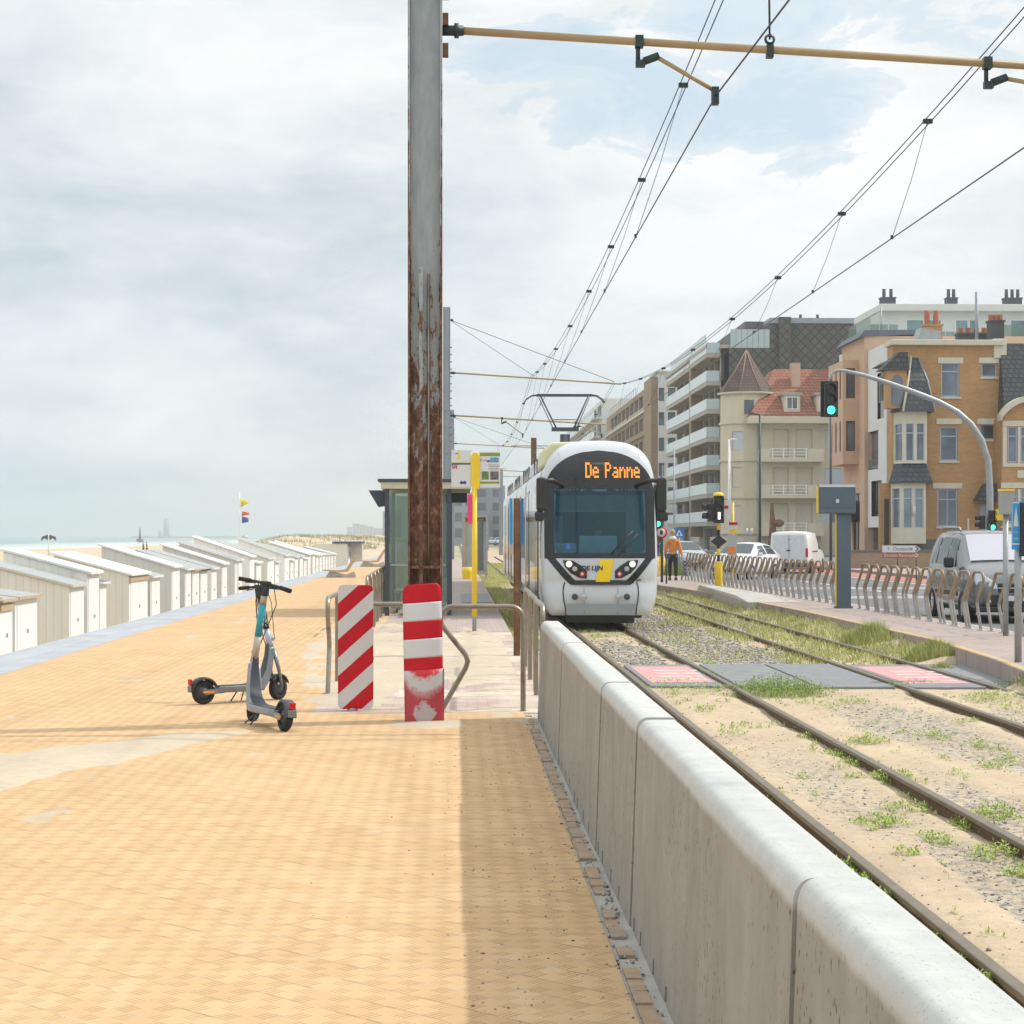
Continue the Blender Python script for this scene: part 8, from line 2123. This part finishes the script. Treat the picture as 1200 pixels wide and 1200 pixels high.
b = MB(); b.box(-.17, .17, -.12, .12, .16, .74, m); b.build('bag', t, local=True, bevel=.04)
b = MB(); b.tube([(-.14,.15,.1),(-.14,.16,.9),(-.16,.17,1.0),(.14,.17,1.0),(.14,.16,.9),(.14,.15,.1)], .012, GREYM, 6); b.build('frame', t, local=True)
for s in (-1, 1): b = MB(); b.lathe((s*.19-.015, .10, .08), [(0,0),(.08,0),(.08,.03),(0,.03)], RUBBER, 14, axis='x'); b.build('wheel', t, local=True)
p = dp(767.5, 640, 150); walker((p.x, p.y, 0), R(10), 'distant pedestrian in dark blue just right of the tram', NAVY, TROUS, HAIR)
p = dp(772.5, 640, 156); walker((p.x, p.y, 0), R(170), 'second distant pedestrian, walking beside the one in dark blue', TROUS, NAVY, HAIR)
p = bz(172, 262); walker((p.x, p.y, p.z), R(120), 'tiny person in a red top standing on the beach behind the huts', FLAGR, NAVY, HAIR, scale=1.0)
p = bz(168, 264); walker((p.x, p.y, p.z), R(100), 'tiny person in dark clothes beside the one in red on the beach', NAVY, TROUS, HAIR)

SCG2 = M_('scooter cool grey', (.25,.26,.28), .35, metal=.2, var=.08, scale=8, dirt=(.3,.25,.18), dth=(.6,.8))
# ================= SCOOTERS =================
def scooter(name, label, rear, front, stemM, wrapM, deckM, sideM, panelM, steer=0, lean=0, broad=True, letters=None, band=(.38,.81), toph=1.14, hroll=0):
    rear = Vector(rear); front = Vector(front); d = (front-rear).normalized(); ang = math.atan2(d.y, d.x)
    mid = (rear+front)/2
    t = thing(name, label, 'electric scooter', (mid.x, mid.y, 0), rot=(0, 0, ang)); t.rotation_mode = 'XYZ'
    # local: +X forward, +Y left
    t.rotation_euler = (lean, 0, ang)
    wb = (front-rear).length/2; r = .115
    def wheel(par, x, y=0, yaw=0, nm='wheel'):
        b = MB(); M = Matrix.Rotation(yaw, 3, 'Z')
        prof = [(r*.60,-.028),(r*.85,-.034),(r*.97,-.024),(r,0),(r*.97,.024),(r*.85,.034),(r*.60,.028)]
        V = []; n = 28
        for (rr0, h) in prof:
            for j in range(n): a = 2*PI*j/n; q = M @ Vector((rr0*math.cos(a), h, rr0*math.sin(a))); V.append((x+q.x, y+q.y, r+q.z))
        b.add(V, [(i*n+j, i*n+(j+1) % n, (i+1)*n+(j+1) % n, (i+1)*n+j) for i in range(len(prof)-1) for j in range(n)], RUBBER, True); w = b.build(nm, par, local=True)
        b = MB(); V = []
        for (rr0, h) in [(.0,-.03),(r*.3,-.032),(r*.35,-.018),(r*.62,-.022),(r*.62,.022),(r*.35,.018),(r*.3,.032),(0,.03)]:
            for j in range(n): a = 2*PI*j/n; q = M @ Vector((rr0*math.cos(a), h, rr0*math.sin(a))); V.append((x+q.x, y+q.y, r+q.z))
        b.add(V, [(i*n+j, i*n+(j+1) % n, (i+1)*n+(j+1) % n, (i+1)*n+j) for i in range(7) for j in range(n)], DGREY, True); b.build('hub', w, local=True)
        return w
    wheel(t, -wb)
    # deck: tapering tray
    b = MB(); dz0, dz1 = .105, .168
    out = [(-wb+.14,.055),(-wb+.20,.082),(-wb+.30,.090),(wb-.34,.090),(wb-.24,.070),(wb-.20,.05)]
    full = out + [(x, -y) for x, y in out[::-1]]
    b.prism(full, lambda s, z, dd: (s, z, dd), dz0, dz1, sideM); b.build('deck', t, local=True, bevel=.012)
    b = MB(); ins = [(x, y*.86) for x, y in out]; full2 = ins + [(x, -y) for x, y in ins[::-1]]
    b.prism(full2, lambda s, z, dd: (s, z, dd), dz1+.0005, dz1+.005, panelM); gm = b.build('grip_mat', t, local=True)
    # neck sweeping from the deck up to the steering head
    HXx, HZ = wb-.09, .36
    b = MB(); side = [(wb-.44,.165),(wb-.31,.182),(wb-.235,.225),(wb-.185,.31),(wb-.15,.44),(wb-.14,.56),(wb-.085,.56),(wb-.085,.44),(wb-.115,.30),(wb-.165,.18),(wb-.22,.115),(wb-.34,.106)]
    def neck(s, z, dd):      # narrower towards the top
        k = (z-.1)/.46; return (s, dd*(1.15-.72*max(0, min(1, k))), z)
    b.prism(side, neck, -.066, .066, sideM); nk = b.build('neck', t, local=True, bevel=.008)
    b = MB(); path = side[:6]; V = []
    for (x, z) in path:
        k = (z-.1)/.46; w = .058*(1.15-.72*max(0, min(1, k)))
        V += [(x-.004, -w, z+.003), (x-.004, w, z+.003)]
    b.add(V, [(2*i, 2*i+2, 2*i+3, 2*i+1) for i in range(5)], panelM, True); b.build('dark_panel', nk, local=True, fixn=False)
    # steering assembly turned by 'steer' about the head
    hx = wb-.105
    st_root = t
    Ms = Matrix.Rotation(steer, 3, 'Z')
    def S(p): q = Ms @ Vector((p[0]-hx, p[1], 0)); return (hx+q.x, q.y, p[2])
    topx, topz = hx-.13*(toph-.5)/.64, toph
    def along(k): return (hx+.0+(topx-hx)*k, 0, .50+(topz-.50)*k)
    b = MB(); b.tube([along(0), along(band[0])], [.032,.030], stemM, 16); b.tube([along(band[0]), along(band[1])], .031, wrapM, 16); b.tube([along(band[1]), along(.97)], [.029,.028], stemM, 16); stem = b.build('stem', t, local=True)
    b = MB(); b.tube([along(0), along(.03)], .036, SCW, 16); b.tube([along(.93), along(1.02)], .034, BLACK, 14); b.build('stem_collar', stem, local=True)
    # fork and front wheel
    fw = wb
    b = MB()
    for s in (-1, 1): b.tube([S((hx+.01, s*.03, .50)), S((hx+.06, s*.052, .30)), S((fw, s*.052, .125))], [.022,.018,.014], sideM, 10)
    b.build('fork', t, local=True)
    c = S((fw, 0, 0)); wheel(t, c[0], c[1], steer, 'front_wheel')
    def fender(cx, cy, yaw, a0, a1, nm, m, rr=.135, w=.04):
        b = MB(); V = []; n = 10; M = Matrix.Rotation(yaw, 3, 'Z')
        for i in range(n+1):
            a = R(a0+(a1-a0)*i/n)
            for (s, dr) in ((-1,-.018),(-.8,0),(.8,0),(1,-.018)): q = M @ Vector(((rr+dr)*math.cos(a), s*w, (rr+dr)*math.sin(a))); V.append((cx+q.x, cy+q.y, r+q.z))
        b.add(V, [(i*4+j, (i+1)*4+j, (i+1)*4+j+1, i*4+j+1) for i in range(n) for j in range(3)], m, True); o = b.build(nm, t, local=True, fixn=False); q = o.modifiers.new('t', 'SOLIDIFY'); q.thickness = .006; return o
    fender(c[0], c[1], steer, 20, 150, 'front_fender', BLACK)
    fd = fender(-wb, 0, 0, 25, 178, 'rear_fender', BLACK if not broad else DGREY, .140, .046)
    # strut from deck to rear axle
    b = MB()
    for s in (-1, 1): b.prism([(-wb+.20,.15),(-wb+.20,.10),(-wb,.09),(-wb-.03,.115),(-wb,.14)], lambda x, z, dd, s=s: (x, s*.047+dd, z), -.005, .005, sideM)
    b.build('rear_swing_arm', t, local=True)
    b = MB(); b.box(-wb-.150, -wb-.128, -.028, .028, r+.075, r+.130, TAILR); b.build('tail_light', fd, local=True, bevel=.006)
    b = MB(); b.box(-wb-.150, -wb-.140, -.034, .034, r+.01, r+.068, SCG); b.build('number_plate', fd, local=True, bevel=.003)
    b = MB()
    for s in (-1, 1): b.box(-wb-.03, -wb+.09, s*.053-.004, s*.053+.004, .108, .126, ORANGE)
    b.build('side_reflector', t, local=True)
    b = MB(); b.tube([(-.02,.06,.11),(-.05,.14,.008)], .007, DGREY, 8); b.tube([(.05,.06,.11),(.07,.15,.008)], .006, DGREY, 8); b.build('kickstand', t, local=True)
    # handlebar
    hb = along(1.0); hw = .235
    def Hb(p): q = Ms @ Vector((p[0]-hb[0], p[1], 0)); return (hb[0]+q.x, q.y, p[2]+p[1]*math.tan(hroll))
    b = MB(); b.tube([Hb((hb[0]-.02, -hw, hb[2]+.045)), Hb((hb[0]+.01, -.09, hb[2]+.055)), Hb((hb[0]+.01, .09, hb[2]+.055)), Hb((hb[0]-.02, hw, hb[2]+.045))], .013, BLACK, 10); hbo = b.build('handlebar', t, local=True)
    for s in (-1, 1): b = MB(); b.tube([Hb((hb[0]-.007, s*.13, hb[2]+.052)), Hb((hb[0]-.02, s*hw, hb[2]+.045))], .019, RUBBER, 12); b.build('grip', hbo, local=True)
    b = MB(); q = Hb((hb[0]+.0, 0, 0)); b.obox((q[0], q[1], hb[2]+.06), .07, .09, .035, Ms, BLACK); b.obox((q[0]+.0, q[1], hb[2]+.0), .06, .06, .10, Ms, BLACK); b.build('display_unit', hbo, local=True, bevel=.01)
    b = MB()
    for s in (-1, 1): b.tube([Hb((hb[0]+.02, s*.08, hb[2]+.05)), Hb((hb[0]+.055, s*.13, hb[2]+.035)), Hb((hb[0]+.05, s*.20, hb[2]+.025))], .006, DGREY, 6)
    b.build('brake_lever', hbo, local=True)
    b = MB(); b.tube([Hb((hb[0]+.02, .07, hb[2]+.04)), Hb((hb[0]+.09, .10, hb[2]-.12)), Hb((hx-.02, .04, .62)), (hx-.01, .034, .48)], .005, BLACK, 6); b.tube([Hb((hb[0]+.02, -.07, hb[2]+.04)), Hb((hb[0]+.07, -.09, hb[2]-.10)), (hx+.03, -.03, .60)], .004, BLACK, 6); b.build('cable', t, local=True)
    b = MB(); b.lathe((hx+.02, 0, 0), [(0,0)], BLACK, 3) if False else b.ball((hx+.03, 0, .60), .025, CHROME, 10); b.build('front_lamp', t, local=True)
    if letters:
        word, k0, m, sd_ = letters
        # letters run down the stem on its left or right side
        for i, ch in enumerate(word):
            kk_ = k0 - i*.062; P_ = along(kk_); q = MB()
            def pl_(x, y): 
                a = sd_ + x/.031; return (P_[0]+.0315*math.cos(a), P_[1]+.0315*math.sin(a), P_[2]+y)
            textmesh(ch, .052, q, pl_, m); q.build('lettering', stem, local=True, fixn=False)
    return t
a = gp(337, 858); c = gp(299, 845); d = (c-a).normalized()
c = gp(289.5, 845.5); d = (c-a).normalized()
scooter('electric_scooter', 'electric scooter seen from behind with a teal band on its champagne stem', a + d*.08, a + d*1.06, STEMB, TEAL, None, SCG2, SCD, steer=R(-36), lean=R(5), hroll=R(9), letters=('BIRD', .74, SIGNW, R(-135)))
a2 = gp(238.5, 825.5); c2 = gp(331, 818)
d2_ = Vector((c2.x-a2.x, .55, 0)).normalized()
scooter('electric_scooter', 'dark stemmed electric scooter standing side-on behind the teal one', a2, a2 + Vector((c2.x-a2.x, .50, 0)), SCLILAC, BLACK, None, SCG, SCD, steer=R(20), lean=R(-2), broad=False, band=(.36,.92), toph=1.05, letters=('BIRD', .62, SIGNW, R(-95)))
# ================= CAMERA, LIGHT, SKY =================
sc = bpy.context.scene
cam = bpy.data.cameras.new('camera'); co_ = bpy.data.objects.new('camera', cam); COL.objects.link(co_)
co_.location = (0, 0, CH); co_.rotation_euler = (R(90), 0, -YAW)
cam.sensor_width = 36; cam.lens = 36*F/1200; cam.shift_y = (HOR-600)/1200
cam.clip_start = .05; cam.clip_end = 20000
sc.camera = co_
EL = R(48); AZ = R(13)      # sun to the right, a little ahead
sd = Vector((math.cos(EL)*math.cos(AZ), math.cos(EL)*math.sin(AZ), math.sin(EL)))
sun = bpy.data.lights.new('sun', 'SUN'); sun.energy = 3.15; sun.angle = R(1.0); sun.color = (1, .955, .88)
so = bpy.data.objects.new('sun', sun); COL.objects.link(so); so.rotation_euler = (-sd).to_track_quat('-Z', 'Y').to_euler()
w = bpy.data.worlds.new('World'); sc.world = w; w.use_nodes = True; nt = w.node_tree; nt.nodes.clear()
out = nt.nodes.new('ShaderNodeOutputWorld'); bg = nt.nodes.new('ShaderNodeBackground'); bg.inputs[1].default_value = .1
L(nt, bg.outputs[0], out.inputs[0])
sky = N(nt, 'ShaderNodeTexSky'); sky.sky_type = 'NISHITA'; sky.sun_disc = False; sky.sun_elevation = EL; sky.sun_rotation = math.atan2(sd.x, sd.y)
sky.dust_density = 2.5
co = coords(nt, 'Generated')
sep = N(nt, 'ShaderNodeSeparateXYZ'); L(nt, co, sep.inputs[0])
# clouds laid out by direction, stretched sideways
cb = N(nt, 'ShaderNodeVectorMath'); cb.operation = 'MULTIPLY'; cb.inputs[1].default_value = (4.2, 4.2, 12.0); L(nt, co, cb.inputs[0])
n1 = noise(nt, mapping(nt, cb.outputs[0], loc=(2.3,.4,.9)), 1.15, 9, .60, .35)
n2 = noise(nt, mapping(nt, cb.outputs[0], (1.6,1.6,1.3), rot=(0,R(25),0), loc=(5.2,2.4,0)), 1.7, 9, .62, .6)
n3 = noise(nt, mapping(nt, cb.outputs[0], loc=(7.3,1.4,3.9)), 3.4, 8, .62, .2)
K = 10.0
def gauss(cx0, cz0, kx, kz):
    hx = math_(nt, 'SUBTRACT', sep.outputs[0], cx0); hz = math_(nt, 'SUBTRACT', sep.outputs[2], cz0)
    d = math_(nt, 'ADD', math_(nt, 'MULTIPLY', math_(nt, 'MULTIPLY', hx, hx), kx), math_(nt, 'MULTIPLY', math_(nt, 'MULTIPLY', hz, hz), kz))
    return math_(nt, 'MAXIMUM', math_(nt, 'SUBTRACT', 1.0, d), 0.0)
bank = gauss(-.20, .155, 16, 420); bank2 = gauss(-.12, .085, 30, 900); bright = gauss(.05, .19, 14, 90)
f = math_(nt, 'ADD', math_(nt, 'MULTIPLY', n1, .75), math_(nt, 'MULTIPLY', n3, .25))
f = math_(nt, 'SUBTRACT', f, math_(nt, 'MULTIPLY', bank, .10)); f = math_(nt, 'SUBTRACT', f, math_(nt, 'MULTIPLY', bank2, .03)); f = math_(nt, 'ADD', f, math_(nt, 'MULTIPLY', bright, .10))
cc = ramp(nt, f, [(.36, (.66,.745,.785)), (.45, (.79,.85,.875)), (.53, (.905,.935,.95)), (.64, (1.03,1.03,1.03))])
gapc = gauss(.135, .235, 26, 150)
gap = ramp(nt, math_(nt, 'ADD', math_(nt, 'MULTIPLY', gapc, .30), n2), [(.70, 0.0), (.735, .55), (.86, 1.0)])
sc10 = N(nt, 'ShaderNodeVectorMath'); sc10.operation = 'SCALE'; sc10.inputs['Scale'].default_value = K; L(nt, cc, sc10.inputs[0])
bl = mix(nt, .78, sky.outputs[0], (7.6, 9.0, 10.1))
colr = mix(nt, gap, sc10.outputs[0], bl)
# brighten towards the right, greyer left
rgt = ramp(nt, math_(nt, 'ADD', math_(nt, 'MULTIPLY', sep.outputs[0], 1.3), .5), [(.20, (.93,.955,.965)), (.45, (.975,.985,.99)), (.75, (1.03,1.03,1.025))])
colr = mix(nt, 1.0, colr, rgt, 'MULTIPLY')
low = ramp(nt, sep.outputs[2], [(.0, (.94,.975,.985)), (.10, (.93,.96,.98)), (.24, (1.0,1.0,1.0)), (.36, (1.1,1.1,1.1)), (.75, (1.6,1.58,1.55))])  # overhead sky, above the frame, brightened as added fill light
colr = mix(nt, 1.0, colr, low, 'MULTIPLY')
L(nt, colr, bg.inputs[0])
# air
m = bpy.data.materials.new('sea haze'); m.use_nodes = True; nt = m.node_tree; nt.nodes.clear()
out = nt.nodes.new('ShaderNodeOutputMaterial'); pv = nt.nodes.new('ShaderNodeVolumePrincipled')
pv.inputs['Density'].default_value = .00048; pv.inputs['Color'].default_value = (.64,.69,.705,1); pv.inputs['Anisotropy'].default_value = 0
L(nt, pv.outputs[0], out.inputs['Volume'])
b = MB(); b.box(-7300, 7300, -300, 7800, -3.0, 48, m); o = b.build('haze'); o['kind'] = 'stuff'
if globals().get('NOHAZE'): bpy.data.objects.remove(o)
sc.view_settings.view_transform = 'Standard'; sc.view_settings.look = 'None'; sc.view_settings.gamma = 1; sc.view_settings.exposure = 0
sc.render.engine = 'CYCLES'; sc.cycles.max_bounces = 6; sc.cycles.diffuse_bounces = 3; sc.cycles.glossy_bounces = 3; sc.cycles.transparent_max_bounces = 12; sc.cycles.volume_bounces = 1
sc.cycles.use_denoising = True
sc.cycles.sample_clamp_indirect = 8
